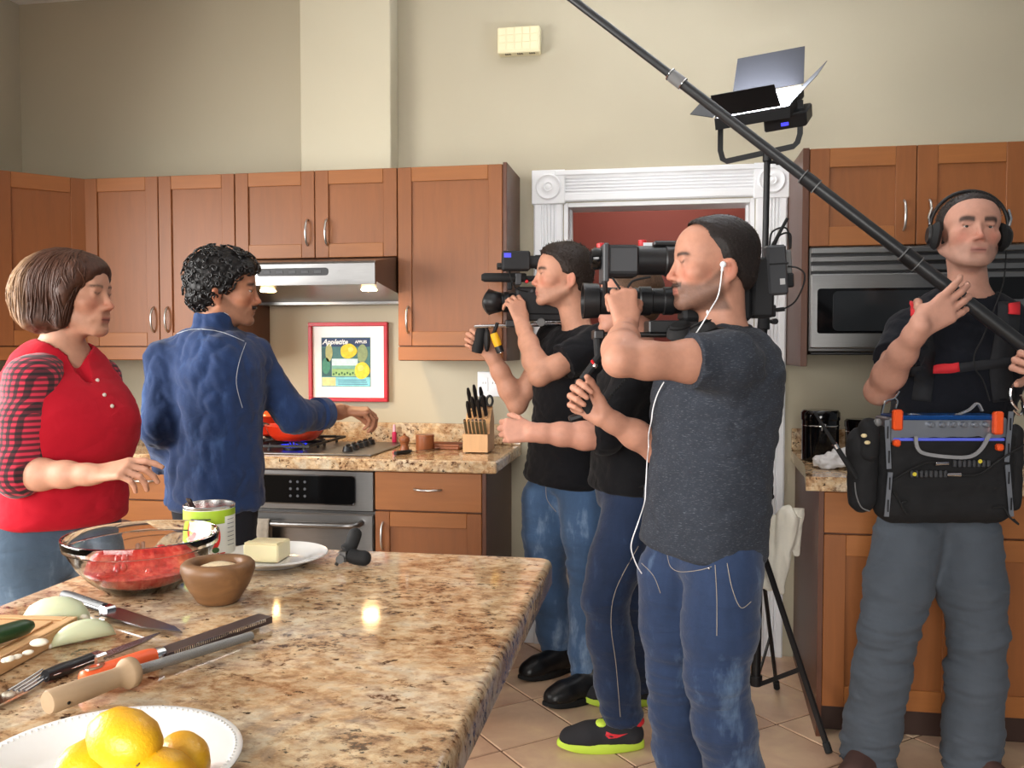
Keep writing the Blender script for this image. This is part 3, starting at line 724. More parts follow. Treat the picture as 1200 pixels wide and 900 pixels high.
def nrm(v): v = np.array(v, float); return v/np.linalg.norm(v)
def frame(fwd, up=(0, 0, 1), roll=0.0):
    """axes rows: left, forward, up"""
    f = nrm(fwd); u = np.array(up, float); u = nrm(u-f*(u@f)); l = np.cross(u, f)
    if roll: l, u = l*cos(roll)+u*sin(roll), u*cos(roll)-l*sin(roll)
    return np.array([l, f, u])
class Head:
    def __init__(s, pos, fwd, up=(0, 0, 1), roll=0.0, k=1.0): s.p = np.array(pos, float); s.ax = frame(fwd, up, roll); s.k = k
    def __call__(s, x, y, z): return s.p+(s.ax[0]*x+s.ax[1]*y+s.ax[2]*z)*s.k
    def loc(s, P): return ((P-s.p)@s.ax.T)/s.k
def head_sdf(F, H, o):
    k = H.k; ax = H.ax; E = lambda c, r, kk=0.015, mode='add', rot=None: F.ell(H(*c), np.array((r,)*3 if isinstance(r, (int, float)) else r)*k, ax if rot is None else rot@ax, kk*k, mode)
    C = lambda a, b, r1, r2, kk=0.012, mode='add': F.cone(H(*a), H(*b), r1*k, r2*k, kk*k, mode)
    w = o.get('w', 1.0); jw = o.get('jaw', 1.0); ns = o.get('nose', 1.0); ck = o.get('cheek', 1.0)
    E((0, -0.022, 0.028), (0.074*w, 0.101, 0.083), 0.0)
    E((0, 0.040, 0.030), (0.062*w, 0.050, 0.062), 0.03)
    E((0, 0.040, -0.048), (0.055*w, 0.056, 0.064), 0.03)
    for sx in (-1, 1):
        C((sx*0.056*w*jw, -0.006, -0.058), (sx*0.022*jw, 0.076, -0.100), 0.016, 0.014, 0.028)
        E((sx*0.043*w, 0.058, -0.026), (0.021*ck, 0.023, 0.018*ck), 0.022)
        C((sx*0.020, 0.092, -0.044), (sx*0.036, 0.074, -0.074), 0.0045, 0.0040, 0.010)
    E((0, 0.083, -0.099), (0.021*jw, 0.0155, 0.0165), 0.02)
    C((-0.036, 0.0795, 0.020), (0.036, 0.0795, 0.020), 0.0105, 0.0105, 0.012)
    for sx in (-1, 1): E((sx*0.032, 0.099, -0.001), (0.017, 0.015, 0.0110), 0.010, 'sub')
    C((0, 0.0865, 0.012), (0, 0.090+0.017*ns, -0.030), 0.0066, 0.0080*(0.6+0.4*ns), 0.010)
    E((0, 0.0935+0.015*ns, -0.034), (0.0100, 0.0100, 0.0085), 0.008)
    for sx in (-1, 1): E((sx*0.0125, 0.094+0.006*ns, -0.0385), (0.0070, 0.0095, 0.0068), 0.006)
    C((-0.018, 0.0880, -0.066), (0.018, 0.0880, -0.066), 0.010, 0.010, 0.016)
    C((-0.019, 0.0915, -0.0660), (0.019, 0.0915, -0.0660), 0.0036, 0.0036, 0.005); C((-0.004, 0.0965, -0.0645), (0.004, 0.0965, -0.0645), 0.0040, 0.0040, 0.006)
    C((-0.014, 0.0940, -0.0750), (0.014, 0.0940, -0.0750), 0.0046, 0.0046, 0.006)
    C((-0.025, 0.100, -0.0705), (0.025, 0.100, -0.0705), 0.0020, 0.0020, 0.003, 'sub')
    E((0, 0.1005, -0.0855), (0.016, 0.0055, 0.0055), 0.008, 'sub')
    for sx in (-1, 1):
        C((sx*0.032-0.010, 0.0845, 0.0060), (sx*0.032+0.010, 0.0845, 0.0060), 0.0042, 0.0042, 0.005)
        C((sx*0.032-0.009, 0.0830, -0.0080), (sx*0.032+0.009, 0.0830, -0.0080), 0.0038, 0.0038, 0.006)
        if o.get('squint'): E((sx*0.032, 0.0775, -0.0005), (0.0150, 0.0100, 0.0105), 0.005)
        if o.get('ears', True):
            rot = np.array([[cos(sx*0.42), sin(sx*0.42), 0], [-sin(sx*0.42), cos(sx*0.42), 0], [0, 0, 1]])
            E((sx*0.077*w, -0.020, -0.024), (0.0070, 0.0185, 0.029), 0.005, 'add', rot)
            E((sx*0.085*w, -0.012, -0.020), (0.0080, 0.0085, 0.0155), 0.004, 'sub', rot)
            E((sx*0.0745*w, -0.013, -0.048), (0.0055, 0.0085, 0.0095), 0.006)
def skin_colour(P, H, o):
    base = np.array(lin(o['skin'])); c = np.tile(base, (len(P), 1)); q = H.loc(P); x, y, z = q.T
    near = (np.abs(x) < 0.11) & (y > -0.12) & (y < 0.14) & (z > -0.135) & (z < 0.14)
    def mix(mask, col, a):
        mm = (np.clip(mask, 0, 1)*near*a)[:, None]; c[:] = c*(1-mm)+np.array(lin(col))*mm
    g = lambda u, s: np.exp(-(u/s)**2)
    red = tuple(min(255, int(v*f)) for v, f in zip(o['skin'], (1.0, 0.78, 0.74)))
    mix(g(np.abs(x)-0.042, 0.02)*g(z+0.03, 0.022)*(y > 0.02), red, 0.55); mix(g(x, 0.016)*g(z+0.034, 0.016)*(y > 0.09), red, 0.6)
    mix((np.abs(x) > 0.068)*g(z+0.024, 0.03)*g(y+0.018, 0.025), red, 0.55)
    nz = fbm(q, (160, 160, 160), 2.0, 2)*0.5+0.5
    if 'beard' in o:
        up = np.interp(y, [-0.02, 0.0, 0.02, 0.045, 0.07, 0.09], [-0.012, -0.016, -0.034, -0.050, -0.048, -0.046])   # upper edge of the growth along the cheek
        ja = np.clip((up-z)/0.012, 0, 1)*np.clip((y+0.012+0.5*np.clip(-z-0.075, 0, 1))/0.012, 0, 1)*np.clip((z+0.128)/0.010, 0, 1)
        ja *= 1-0.95*np.clip(1-np.abs(z+0.0705)/0.009, 0, 1)*(np.abs(x) < 0.023)*(y > 0.07)
        mix(ja*(0.75+0.25*nz), o['beard'][0], o['beard'][1])
    if 'moustache' in o:
        mm = g(z+0.0535+0.10*np.maximum(np.abs(x)-0.012, 0), 0.0065)*(np.abs(x) < 0.031)*(y > 0.055)
        mix(mm*1.5, o['moustache'], 0.92)
    mix(g(z+0.0705, 0.0070)*np.clip((0.0235-np.abs(x))/0.004, 0, 1)*(y > 0.080), o.get('lips', (176, 96, 90)), 0.72)
    mix(g(z+0.0708, 0.0016)*np.clip((0.024-np.abs(x))/0.003, 0, 1)*(y > 0.075), (70, 34, 32), 0.8)
    if 'brow' in o:
        bz = 0.0185+0.004*np.cos((np.abs(x)-0.034)*60)-0.10*np.maximum(np.abs(x)-0.040, 0)
        mix(g(z-bz, o.get('browh', 0.0050))*np.clip((np.abs(x)-0.011)/0.004, 0, 1)*np.clip((0.054-np.abs(x))/0.006, 0, 1)*(y > 0.045)*1.5, o['brow'], 0.9)
    mix(np.clip((0.0145-np.abs(np.abs(x)-0.032))/0.003, 0, 1)*g(z+0.0005-30*(np.abs(x)-0.032)**2, 0.0024)*(y > 0.06), (40, 24, 22), 0.9 if o.get('squint') else 0.35)
    if 'scalp' in o: mix(np.clip((z-0.062+0.75*np.clip(y-0.02, -0.03, 1))/0.02, 0, 1)*0+(y < 0.075)*np.clip((z-0.04-1.4*np.clip(y, 0, 1))/0.02, 0, 1), o['scalp'], 0.6)
    return c
def finger_pts(base, d, n, lens, ang):
    pts = [np.array(base)]; a = 0.0
    for L, t in zip(lens, ang):
        a += R(t); pts.append(pts[-1]+(np.array(d)*cos(a)+np.array(n)*sin(a))*L)
    return pts
def hand_sdf(F, wrist, d, n, side, curl, sc=1.0, thumb=None, spread=4.0):
    """d: wrist->knuckles, n: the way the palm faces, side: +1 when the thumb lies along cross(d, n)"""
    w = np.array(wrist, float); d = nrm(d); n = np.array(n, float); n = nrm(n-d*(n@d)); t = np.cross(d, n)*side
    kn = [(0.090, 0.029), (0.093, 0.009), (0.088, -0.011), (0.079, -0.029)]
    lens = [(0.043, 0.026, 0.021), (0.047, 0.030, 0.022), (0.043, 0.028, 0.022), (0.034, 0.021, 0.019)]
    for i, (a, b) in enumerate(kn):
        kp = w+(d*a+t*b)*sc
        F.cone(w+(t*b*0.55+d*0.008)*sc, kp, 0.0145*sc, 0.0125*sc, 0.012*sc, flat=n, fs=1.12)
        cv = curl[i] if isinstance(curl[0], (tuple, list)) else curl
        sp = R(spread*(1.5-i)); dd = d*cos(sp)+t*sin(sp)
        P = finger_pts(kp, dd, n, [l*sc for l in lens[i]], cv); r = [0.0102, 0.0092, 0.0084, 0.0074] if i < 3 else [0.0088, 0.0080, 0.0072, 0.0064]
        F.chain(P, [v*sc for v in r], 0.003*sc)
    F.cone(w+(t*0.012+d*0.012+n*0.004)*sc, w+(t*0.030+d*0.040+n*0.010)*sc, 0.017*sc, 0.0145*sc, 0.014*sc)
    th = thumb or (0.55, 0.72, 0.42)
    td = nrm(t*th[0]+d*th[1]+n*th[2]); b0 = w+(t*0.026+d*0.030+n*0.008)*sc; b1 = b0+td*0.042*sc
    td2 = nrm(td+n*0.35*(th[3] if len(th) > 3 else 1)+d*0.25); b2 = b1+td2*0.033*sc; td3 = nrm(td2+n*0.25-t*0.15); b3 = b2+td3*0.024*sc
    F.chain([b0, b1, b2, b3], [0.0135*sc, 0.0112*sc, 0.0102*sc, 0.0080*sc], 0.006*sc)
def arm_sdf(F, S, E_, Wr, k=1.0, thick=1.0):
    S, E_, Wr = (np.array(v, float) for v in (S, E_, Wr)); u = E_-S; f = Wr-E_
    F.chain([S, S+u*0.35, S+u*0.75, E_], [0.050*k, 0.049*k*thick, 0.042*k*thick, 0.040*k], 0.025)
    F.chain([E_, E_+f*0.28, E_+f*0.62, E_+f*0.9, Wr+f*0.03], [0.039*k, 0.045*k*thick, 0.037*k*thick, 0.0285*k, 0.0275*k], 0.022)

MALE = [(0.0, 0, 0, 0.165, 0.118), (0.10, 0, 0, 0.163, 0.115), (0.22, 0, 0, 0.155, 0.110), (0.36, 0, 0.005, 0.170, 0.118), (0.46, 0, 0.0, 0.172, 0.110), (0.52, 0, -0.008, 0.140, 0.085), (0.57, 0, -0.012, 0.075, 0.062)]
def fold_disp(P, Nn, amp, seed, sc=(5, 5, 9)):
    return P+Nn*(amp*(np.abs(fbm(P, sc, seed, 3))*1.6-0.6))[:, None]
def fcol(P, Q, c=(1, 1, 1)): return np.tile(np.array(c, float), (len(P), 1))
def cloth(name, F, m, root, amp=0.006, seed=1.0, sc=(5, 5, 9), colf=None, mask=None):
    P, Q = F.mesh(); Nn = vnormals(P, Q); P2 = fold_disp(P, Nn, amp, seed, sc)
    if mask is not None: w = mask(P)[:, None]; P2 = P*(1-w)+P2*w
    return np_mesh(name, P2, Q, m, root, root.location, fcol(P, Q) if colf is None else colf(P))
def bounds(pts, m): A = np.array([list(p) for p in pts], float); return A.min(0)-m, A.max(0)+m
EYEW = mat('eye_white', (186, 178, 172), 0.45, 0, 0.02, spec=0.2)
def eyes(H, root, iris=(60, 40, 28), look=(0, 0), squint=False):
    rad, yy = (0.0095, 0.070) if squint else (0.0116, 0.0748)
    IR = mat('iris_%d_%d_%d' % iris, iris, 0.1)
    for sx in (-1, 1):
        m = MB(); c = H(sx*0.032, yy, -0.0005); m.ball(c-np.array(root.location), rad*H.k, 14, 10); e = m.build('eye', EYEW, root, 80)
        d = H.ax[1]+H.ax[0]*look[0]+H.ax[2]*look[1]; d = nrm(d); m = MB(); m.ball(c+d*(rad-0.0042)*H.k-np.array(root.location), 0.0056*H.k, 12, 8); m.build('iris', IR, e, 80)
def hair_cap(H, cuty, lift=0.008, top=0.0, h=0.004, extra=None, w=1.0):
    """short hair: enlarged cranium kept behind the hairline cuty = [(z, y), ...] in head units"""
    F = Field(H.p-0.20*H.k, H.p+0.20*H.k, h); k = H.k
    F.ell(H(0, -0.022, 0.028+top/2), np.array((0.074*w+lift, 0.101+lift, 0.083+lift+top/2))*k, H.ax, 0)
    F.ell(H(0, 0.036, 0.034+top/2), np.array((0.060*w+lift, 0.050+lift, 0.060+lift+top/2))*k, H.ax, 0.03)
    F.ell(H(0, -0.058, -0.03), np.array((0.056*w+lift, 0.052+lift, 0.06))*k, H.ax, 0.03)
    if extra: extra(F)
    sl, g = F.sub(F.lo, F.lo+F.n*F.h); p = [g[t]-H.p[t] for t in range(3)]
    X, Y_, Z = [(p[0]*A[0]+p[1]*A[1]+p[2]*A[2])/k for A in H.ax]
    zs, ys = zip(*cuty); y0 = np.interp(Z, zs, ys)
    F.put(sl, -((Y_-y0)*k*0.8).astype(np.float32), 0.006, 'sub'); return F
def hair_finish(F, H, root, cuty, c, lift, rough=0.0018, seed=2.0, thin=0.030, grow=1.0, tone=0.18):
    """thin the growth towards the hairline, roughen it and link it"""
    P, Q = F.mesh(); Nn = vnormals(P, Q); q = H.loc(P); zs, ys = zip(*cuty)
    e = np.clip((np.interp(q[:, 2], zs, ys)-q[:, 1])/thin, 0, 1); e = np.minimum(e, np.clip((q[:, 2]+0.062-0.3*np.clip(q[:, 1], -1, 1))/0.03, 0, 1))
    P2 = P+Nn*((e-1)*lift*H.k*1.25+fbm(q, (95, 95, 95), seed, 2)*rough*(0.3+e))[:, None]
    col = np.array(lin(c))[None]*(1+tone*fbm(q, (150, 150, 60), seed+1))[:, None]
    return np_mesh('hair', P2, Q, HAIR, root, root.location, np.clip(col, 0, 1))
def moustache(H, root, c, r=0.0050, half=0.028):
    m = MB(); P = [H(x, 0.101-9.5*x*x, -0.0545-0.13*max(0, abs(x)-0.006)) for x in np.linspace(-half, half, 13)]
    m.tube([V(p-np.array(root.location)) for p in P], [r*0.35*H.k]+[r*0.8*H.k]+[r*H.k]*9+[r*0.8*H.k]+[r*0.35*H.k], 8)
    P_ = np.array(m.v); return np_mesh('moustache', P_, np.array([f for f in m.f if len(f) == 4]), HAIR, root, (0, 0, 0), np.tile(np.array(lin(c)), (len(P_), 1)))
def bristles(hair, H, root, n, length, r, c, lean=(0, -0.4, 0.5), ymax=0.2, zmin=-0.02, seed=3, parent=None):
    """short tufts growing out of a hair mesh"""
    k = len(hair.data.vertices); P = np.zeros(k*3, np.float32); hair.data.vertices.foreach_get('co', P); P = P.reshape(-1, 3)+np.array(root.location)
    Nn = np.zeros(k*3, np.float32); hair.data.vertex_normals.foreach_get('vector', Nn); Nn = Nn.reshape(-1, 3); q = H.loc(P); rs = np.random.RandomState(seed)
    ok = np.nonzero((q[:, 2] > zmin) & (q[:, 1] < ymax))[0]; VS, FS, CS = [], [], []
    for i in rs.choice(ok, min(n, len(ok)), replace=False):
        d = Nn[i]*(0.6+0.5*rs.rand())+H.ax[0]*(lean[0]+rs.normal()*0.35)+H.ax[1]*(lean[1]+rs.normal()*0.3)+H.ax[2]*(lean[2]+rs.normal()*0.2); d /= np.linalg.norm(d)
        L = length*(0.6+0.7*rs.rand()); p0 = P[i]-Nn[i]*0.002; m = MB(); m.tube([V(p0), V(p0+d*L*0.5), V(p0+d*L+H.ax[2]*-0.1*L)], [r, r*0.8, r*0.15], 5); o0 = len(VS)
        VS += m.v; FS += [tuple(x+o0 for x in f) for f in m.f if len(f) == 4]; CS.append(np.tile(np.array(lin(c))*(0.7+0.6*rs.rand()), (len(m.v), 1)))
    return np_mesh('hair_tufts', np.array(VS), np.array(FS), HAIR, parent or hair, root.location, np.clip(np.concatenate(CS), 0, 1))
def set_col(o, c=(1, 1, 1)):
    at = o.data.color_attributes.new('Col', 'FLOAT_COLOR', 'POINT'); n = len(o.data.vertices)
    at.data.foreach_set('color', np.tile(np.array([*c, 1.0], np.float32), n)); return o

# ------------------------------------------------------------------ figure assembly
def A3(p): return np.array(list(p), float)
def torso_axes(hip, neck, fwd): return frame(A3(fwd), nrm(A3(neck)-A3(hip))) if False else _tax(hip, neck, fwd)
def _tax(hip, neck, fwd):
    u = nrm(A3(neck)-A3(hip)); f = A3(fwd); f = nrm(f-u*(f@u)); return np.array([np.cross(f, u)*-1, f, u])
def tab_scale(tab, L, grow=0.0, wk=1.0, dk=1.0):
    k = L/0.57; return [(r[0]*k, r[1], r[2]*dk, r[3]*wk+grow, r[4]*dk+grow) for r in tab]
def make_body(root, H, hip, neck, fwd, arms, o, tab=MALE, h=0.004, wk=1.0, dk=1.0, neckr=0.056, armk=1.0, thick=1.0):
    pts = [hip, neck, H.p]+[a[i] for a in arms for i in (0, 1, 2)]+[A3(a[2])+nrm(a[3]['d'])*0.12 for a in arms if len(a) > 3]
    lo, hi = bounds(pts, 0.16); F = Field(lo, hi, h)
    hip, neck = A3(hip), A3(neck); ax = _tax(hip, neck, fwd); L = np.linalg.norm(neck-hip)
    F.loft(hip, ax, [r for r in tab_scale(tab, L, -0.014, wk, dk) if r[0] > 0.16], 0.02)
    F.cone(neck-ax[2]*0.04, H(0, -0.026, -0.050), neckr*1.10, neckr*0.98, 0.03)
    F.cone(H(0, -0.018, -0.075), H(0, 0.016, -0.086), neckr*0.85, neckr*0.66, 0.025)
    head_sdf(F, H, o)
    for a in arms:
        S = A3(a[0]); F.cone(neck-ax[2]*0.07, S, 0.050, 0.048*armk, 0.05)
        arm_sdf(F, S, a[1], a[2], armk, thick)
        if len(a) > 3: hd = a[3]; hand_sdf(F, a[2], hd['d'], hd['n'], hd['side'], hd['curl'], hd.get('sc', 1.0), hd.get('thumb'), hd.get('spread', 4.0))
    P, Q = F.mesh(); c = skin_colour(P, H, o)
    b = np_mesh('body', P, Q, SKIN, root, root.location, c); eyes(H, root, o.get('iris', (58, 40, 30)), o.get('look', (0, 0)), o.get('squint', False)); return b
def make_shirt(name, root, hip, neck, fwd, sleeves, m, hem=0.0, tab=MALE, grow=0.010, wk=1.0, dk=1.0, h=0.006, amp=0.006, seed=1.0, sc=(5, 5, 9), neckhole=(0.064, 0.02), H=None, colf=None, extra=None, mask=None, slk=0.03):
    hip, neck = A3(hip), A3(neck); ax = _tax(hip, neck, fwd); L = np.linalg.norm(neck-hip)
    lo, hi = bounds([hip-ax[2]*(0.05-min(0, hem)), neck]+[p for s in sleeves for p in s[0]], 0.24); F = Field(lo, hi, h)
    t = tab_scale(tab, L, grow, wk, dk); t = [(hem, t[0][1], t[0][2], t[0][3]+0.006, t[0][4]+0.006)]+[r for r in t if r[0] > hem+0.02]
    F.loft(hip, ax, t, 0.0)
    for pts, rs in sleeves:
        F.cone(neck-ax[2]*0.075, pts[0], 0.056, rs[0]*0.98, 0.05); F.chain(pts, rs, slk, capb=True)
    if extra: extra(F, ax)
    if H is not None:
        F.cone(neck-ax[2]*neckhole[1]+ax[1]*0.012, H(0, 0.0, -0.03), neckhole[0], neckhole[0]*1.25, 0.006, 'sub')
    return cloth(name, F, m, root, amp, seed, sc, colf, mask)
def make_trousers(name, root, hip, fwd, legs, m, waist=0.10, wk=1.0, h=0.006, amp=0.007, seed=2.0, r=(0.098, 0.074, 0.066), colf=None, bell=1.0):
    """legs: (hip joint, knee, hem)"""
    hip = A3(hip); ax = _tax(hip, hip+np.array([0, 0, 1.0]), fwd)
    lo, hi = bounds([hip+np.array([0, 0, waist])]+[p for l in legs for p in l], 0.17); F = Field(lo, hi, h)
    F.loft(hip, ax, [(-0.10, 0, -0.01, 0.150*wk, 0.112), (-0.02, 0, -0.012, 0.172*wk, 0.126), (0.04, 0, -0.008, 0.170*wk, 0.122), (waist, 0, 0, 0.162*wk, 0.112)], 0.03)
    for a, b_, c_ in legs:
        a, b_, c_ = A3(a), A3(b_), A3(c_)
        F.chain([a, a+(b_-a)*0.5, b_-(b_-a)*0.06], [r[0], (r[0]+r[1])/2+0.004, r[1]], 0.03)
        F.chain([b_-(b_-a)*0.06, b_+(c_-b_)*0.30, b_+(c_-b_)*0.7, c_], [r[1], r[1]*0.98, r[2], r[2]*bell], 0.03, capb=True)
    kn = [A3(l[1]) for l in legs]; he = [A3(l[2]) for l in legs]
    P, Q = F.mesh(); Nn = vnormals(P, Q)
    wgt = 0.45+sum(0.9*np.exp(-((P-k_)**2).sum(1)/0.11**2) for k_ in kn)+sum(1.5*np.exp(-((P-k_)**2).sum(1)/0.10**2) for k_ in he)
    wgt = np.minimum(wgt, 1.8)
    d = amp*(np.abs(fbm(P, (2.2, 2.2, 9), seed, 3))*1.8-0.6)*wgt
    return np_mesh(name, P+Nn*d[:, None], Q, m, root, root.location, fcol(P, Q) if colf is None else colf(P))
def make_shoe(root, heel, fwd, m_up, m_sole, L=0.285, sole_h=0.026, boot=False, pitch=0.0):
    """heel: floor point under the heel; returns the shoe"""
    f = nrm(A3(fwd)*np.array([1, 1, 0])); l = np.array([-f[1], f[0], 0]); o = A3(heel); z = np.array([0, 0, 1.0])
    G = lambda a, b, c: o+f*a+l*b+z*c
    F = Field(G(0, 0, 0)-0.36, G(0, 0, 0)+0.36, 0.005)
    F.chain([G(0.045, 0, 0.050), G(0.12, 0, 0.050), G(0.20, 0, 0.040), G(L-0.052, 0, 0.034)], [0.040, 0.042, 0.047, 0.044], 0.03, flat=z, fs=1.05)
    F.chain([G(0.055, 0, 0.06), G(0.065, 0, 0.105 if not boot else 0.13)], [0.040, 0.040], 0.03)
    F.cone(G(0.075, 0, 0.085), G(0.18, 0, 0.052), 0.036, 0.036, 0.03)
    F.cut(G(0, 0, sole_h-0.004), (0, 0, -1)); 
    P, Q = F.mesh(); c = np.tile(np.array([1.0, 1, 1]), (len(P), 1))
    s = np_mesh('shoe', P, Q, m_up, root, root.location, c)
    out = []
    for i in range(28):
        a = 2*pi*i/28; x = L/2+cos(a)*L/2*1.0; w = 0.043+0.008*cos(a)-0.004*cos(2*a); out.append((x, sin(a)*w*1.08))
    mb = MB(); M = Matrix(((f[0], l[0], 0, o[0]-root.location[0]), (f[1], l[1], 0, o[1]-root.location[1]), (0, 0, 1, o[2]-root.location[2]), (0, 0, 0, 1)))
    rings = [(0.94, 0.0), (1.0, 0.004), (1.0, sole_h-0.006), (0.97, sole_h)]
    vs = []; n = 28
    for kk, zz in rings: vs += [(L/2+(x-L/2)*kk, y*kk, zz+(0.010*((x-L*0.72)/(L*0.28))**2 if x > L*0.72 and zz < 0.01 else 0)) for x, y in out]
    fs = [(a*n+i, a*n+(i+1) % n, (a+1)*n+(i+1) % n, (a+1)*n+i) for a in range(3) for i in range(n)]+[tuple(range(n))[::-1], tuple(3*n+i for i in range(n))]
    mb.add(vs, fs, M); mb.build('sole', m_sole, s, 50)
    return s, G

# ================================================================== the five people
from mathutils.bvhtree import BVHTree
_bvh = {}
def on_surf(o, px, py, off=0.002):
    """point on a figure's surface under a photo pixel, lifted by off"""
    if o.name not in _bvh:
        n = len(o.data.vertices); P = np.zeros(n*3, np.float32); o.data.vertices.foreach_get('co', P); P = P.reshape(-1, 3)
        q = np.zeros(len(o.data.loops), np.int32); o.data.loops.foreach_get('vertex_index', q)
        _bvh[o.name] = BVHTree.FromPolygons([tuple(p) for p in P], [tuple(int(v) for v in f) for f in q.reshape(-1, 4)])
    d = V(_ray(px, py)); og = V(_c)-(o.parent.location if o.parent else V((0, 0, 0)))
    hit = _bvh[o.name].ray_cast(og, d.normalized())
    return hit[0]+hit[1]*off if hit[0] is not None else None
def seam(o, px, m, name='seam', r=0.0013, off=0.0006, n=6, parent=None):
    P = []
    for x, y, *_ in catmull([(a, b, 0) for a, b in px], n):
        h_ = on_surf(o, x, y, off)
        if h_ is not None: P.append(h_)
    if len(P) < 2: return None
    m_ = MB(); m_.tube(P, r, 5); return m_.build(name, m, parent or o.parent, 60)

# ---- cloth colours
RED_SH = m_cloth('red_jersey', (170, 14, 34), 0.85, 0.06, fold=0.25)
def m_plaid():
    m, nt, b = nodes_of('red_black_check'); v = coords(nt); L = []
    for d, rz in (('X', R(35)), ('Z', 0.0)):
        w = nt.nodes.new('ShaderNodeTexWave'); w.bands_direction = d; w.inputs['Scale'].default_value = 21; w.inputs['Distortion'].default_value = 0.0
        nt.links.new(coords(nt, (1, 1, 1), (0, 0, rz)), w.inputs['Vector']); L.append(ramp(nt, w.outputs['Fac'], [(0.40, (0, 0, 0)), (0.60, (1, 1, 1))]))
    a = mixc(nt, lin((186, 34, 60)), lin((84, 16, 30)), L[0]); c = mixc(nt, a, mixc(nt, lin((84, 16, 30)), lin((24, 10, 16)), L[0]), L[1])
    nt.links.new(c, b.inputs['Base Color']); b.inputs['Roughness'].default_value = 0.9; b.inputs['Sheen Weight'].default_value = 0.2; return m
PLAID = m_plaid()
DEN_SH = m_denim('indigo_denim_shirt', (30, 50, 88), (62, 88, 132))
JEAN_F, JEAN_M, JEAN_L, JEAN_W = m_denim('dark_blue_jeans', (42, 58, 88), (98, 120, 148)), m_denim('navy_jeans', (28, 42, 68), (54, 74, 104)), m_denim('washed_blue_jeans', (66, 92, 126), (138, 160, 186)), m_denim('slate_blue_jeans', (74, 92, 110), (130, 150, 168))
BLACK_T, BLACK_P, NAVY_T = m_cloth('black_cotton', (13, 13, 16), 0.92, 0.1, fold=0.5), m_cloth('black_polo_cotton', (16, 16, 20), 0.92, 0.1, fold=0.4), m_cloth('charcoal_navy_cotton', (19, 21, 28), 0.92, 0.1, fold=0.5)
GREY_T = m_cloth('charcoal_marl_cotton', (46, 50, 58), 0.95, 0.12, (92, 96, 104), 0.45)
GREY_PT, BLACK_PT = m_cloth('grey_chino', (76, 82, 90), 0.9, 0.08, fold=0.5), m_cloth('black_trouser', (24, 25, 30), 0.9, 0.1)
LEATH, BROWN_L = mat('black_leather', (18, 18, 20), 0.35, 0, 0.1, bmp=0.2, bscale=80), mat('brown_suede', (74, 50, 44), 0.7)
THREAD, THREADW = mat('tan_thread', (150, 140, 128), 0.9), mat('pale_thread', (168, 172, 178), 0.9)
SHELL = mat('shell_button', (206, 196, 184), 0.3)

# ---------------------------------------------------------------- woman in red (faces right, slightly towards the lens)
fT = RT*cos(R(33))-FW*sin(R(33)); fH = RT*cos(R(4))-FW*sin(R(4))
fl = W(70, 850, 2.45); root = thing('person', 'person in red shirt with checked sleeves standing beside the island', 'person', (fl.x, fl.y, 0))
H = Head(W(86, 343, 2.45), fH-UP*0.06, (0, 0, 1), 0, 0.98)
hip, neck = W(64, 628, 2.47), W(74, 397, 2.46)
S1, E1, W1 = W(38, 447, 2.33), W(22, 556, 2.27), W(112, 556, 2.24)
S2, E2, W2 = W(112, 446, 2.62), W(92, 560, 2.72), W(118, 610, 2.66)
o = dict(skin=(185, 137, 113), w=0.98, jaw=0.92, nose=1.02, cheek=1.12, lips=(160, 74, 74), brow=(70, 46, 34), browh=0.0032, iris=(60, 44, 34), squint=True, ears=False)
FEM = [(0.0, 0, 0, 0.178, 0.140), (0.10, 0, 0.012, 0.176, 0.148), (0.20, 0, 0.012, 0.166, 0.135), (0.34, 0, 0.01, 0.158, 0.122), (0.45, 0, -0.004, 0.150, 0.098), (0.52, 0, -0.010, 0.120, 0.076), (0.57, 0, -0.012, 0.066, 0.056)]
make_body(root, H, hip, neck, fT, [(S1, E1, W1, dict(d=RT+UP*0.22-FW*0.1, n=-UP*0.8+FW*0.5+RT*0.1, side=1, curl=[(18, 22, 14), (34, 34, 20), (42, 40, 22), (46, 40, 22)], sc=0.92, thumb=(0.5, 0.8, 0.3))),
                                   (S2, E2, W2, dict(d=RT-UP*0.2, n=-UP, side=-1, curl=(25, 30, 20), sc=0.92))], o, FEM, wk=0.93, dk=0.95, neckr=0.050, armk=0.86)
def bust(F, ax):
    for sx in (-1, 1): F.ell(A3(hip)+ax[2]*0.325+ax[1]*0.098+ax[0]*sx*0.062, (0.094, 0.080, 0.098), ax, 0.11)
    nk = A3(neck); F.cone(nk+ax[1]*0.075-ax[2]*0.03, nk+ax[1]*0.135-ax[2]*0.125, 0.030, 0.006, 0.004, 'sub')
sh = make_shirt('shirt', root, hip, neck, fT, [], RED_SH, 0.045, FEM, 0.012, 0.97, 1.0, amp=0.004, seed=3.1, neckhole=(0.064, 0.022), H=H, extra=bust)
for S_, E_ in ((S1, E1), (S2, E2)):
    lo, hi = bounds([S_, E_, neck], 0.12); F = Field(lo, hi, 0.005); S_, E_ = A3(S_), A3(E_)
    axs = _tax(hip, neck, fT); F.cone(A3(neck)-axs[2]*0.062, S_, 0.050, 0.066, 0.03)
    F.chain([S_, S_+(E_-S_)*0.45, E_-(E_-S_)*0.02], [0.066, 0.068, 0.062], 0.03)
    if S_[0] == S1[0]: F.cone(E_, E_+(A3(W1)-E_)*0.13, 0.060, 0.053, 0.02, capb=True)
    F.cone(A3(neck)-axs[2]*0.05, H(0, 0, -0.03), 0.078, 0.08, 0.004, 'sub')
    P, Q = F.mesh(); np_mesh('sleeve', fold_disp(P, vnormals(P, Q), 0.004, 4.4), Q, PLAID, sh, root.location)
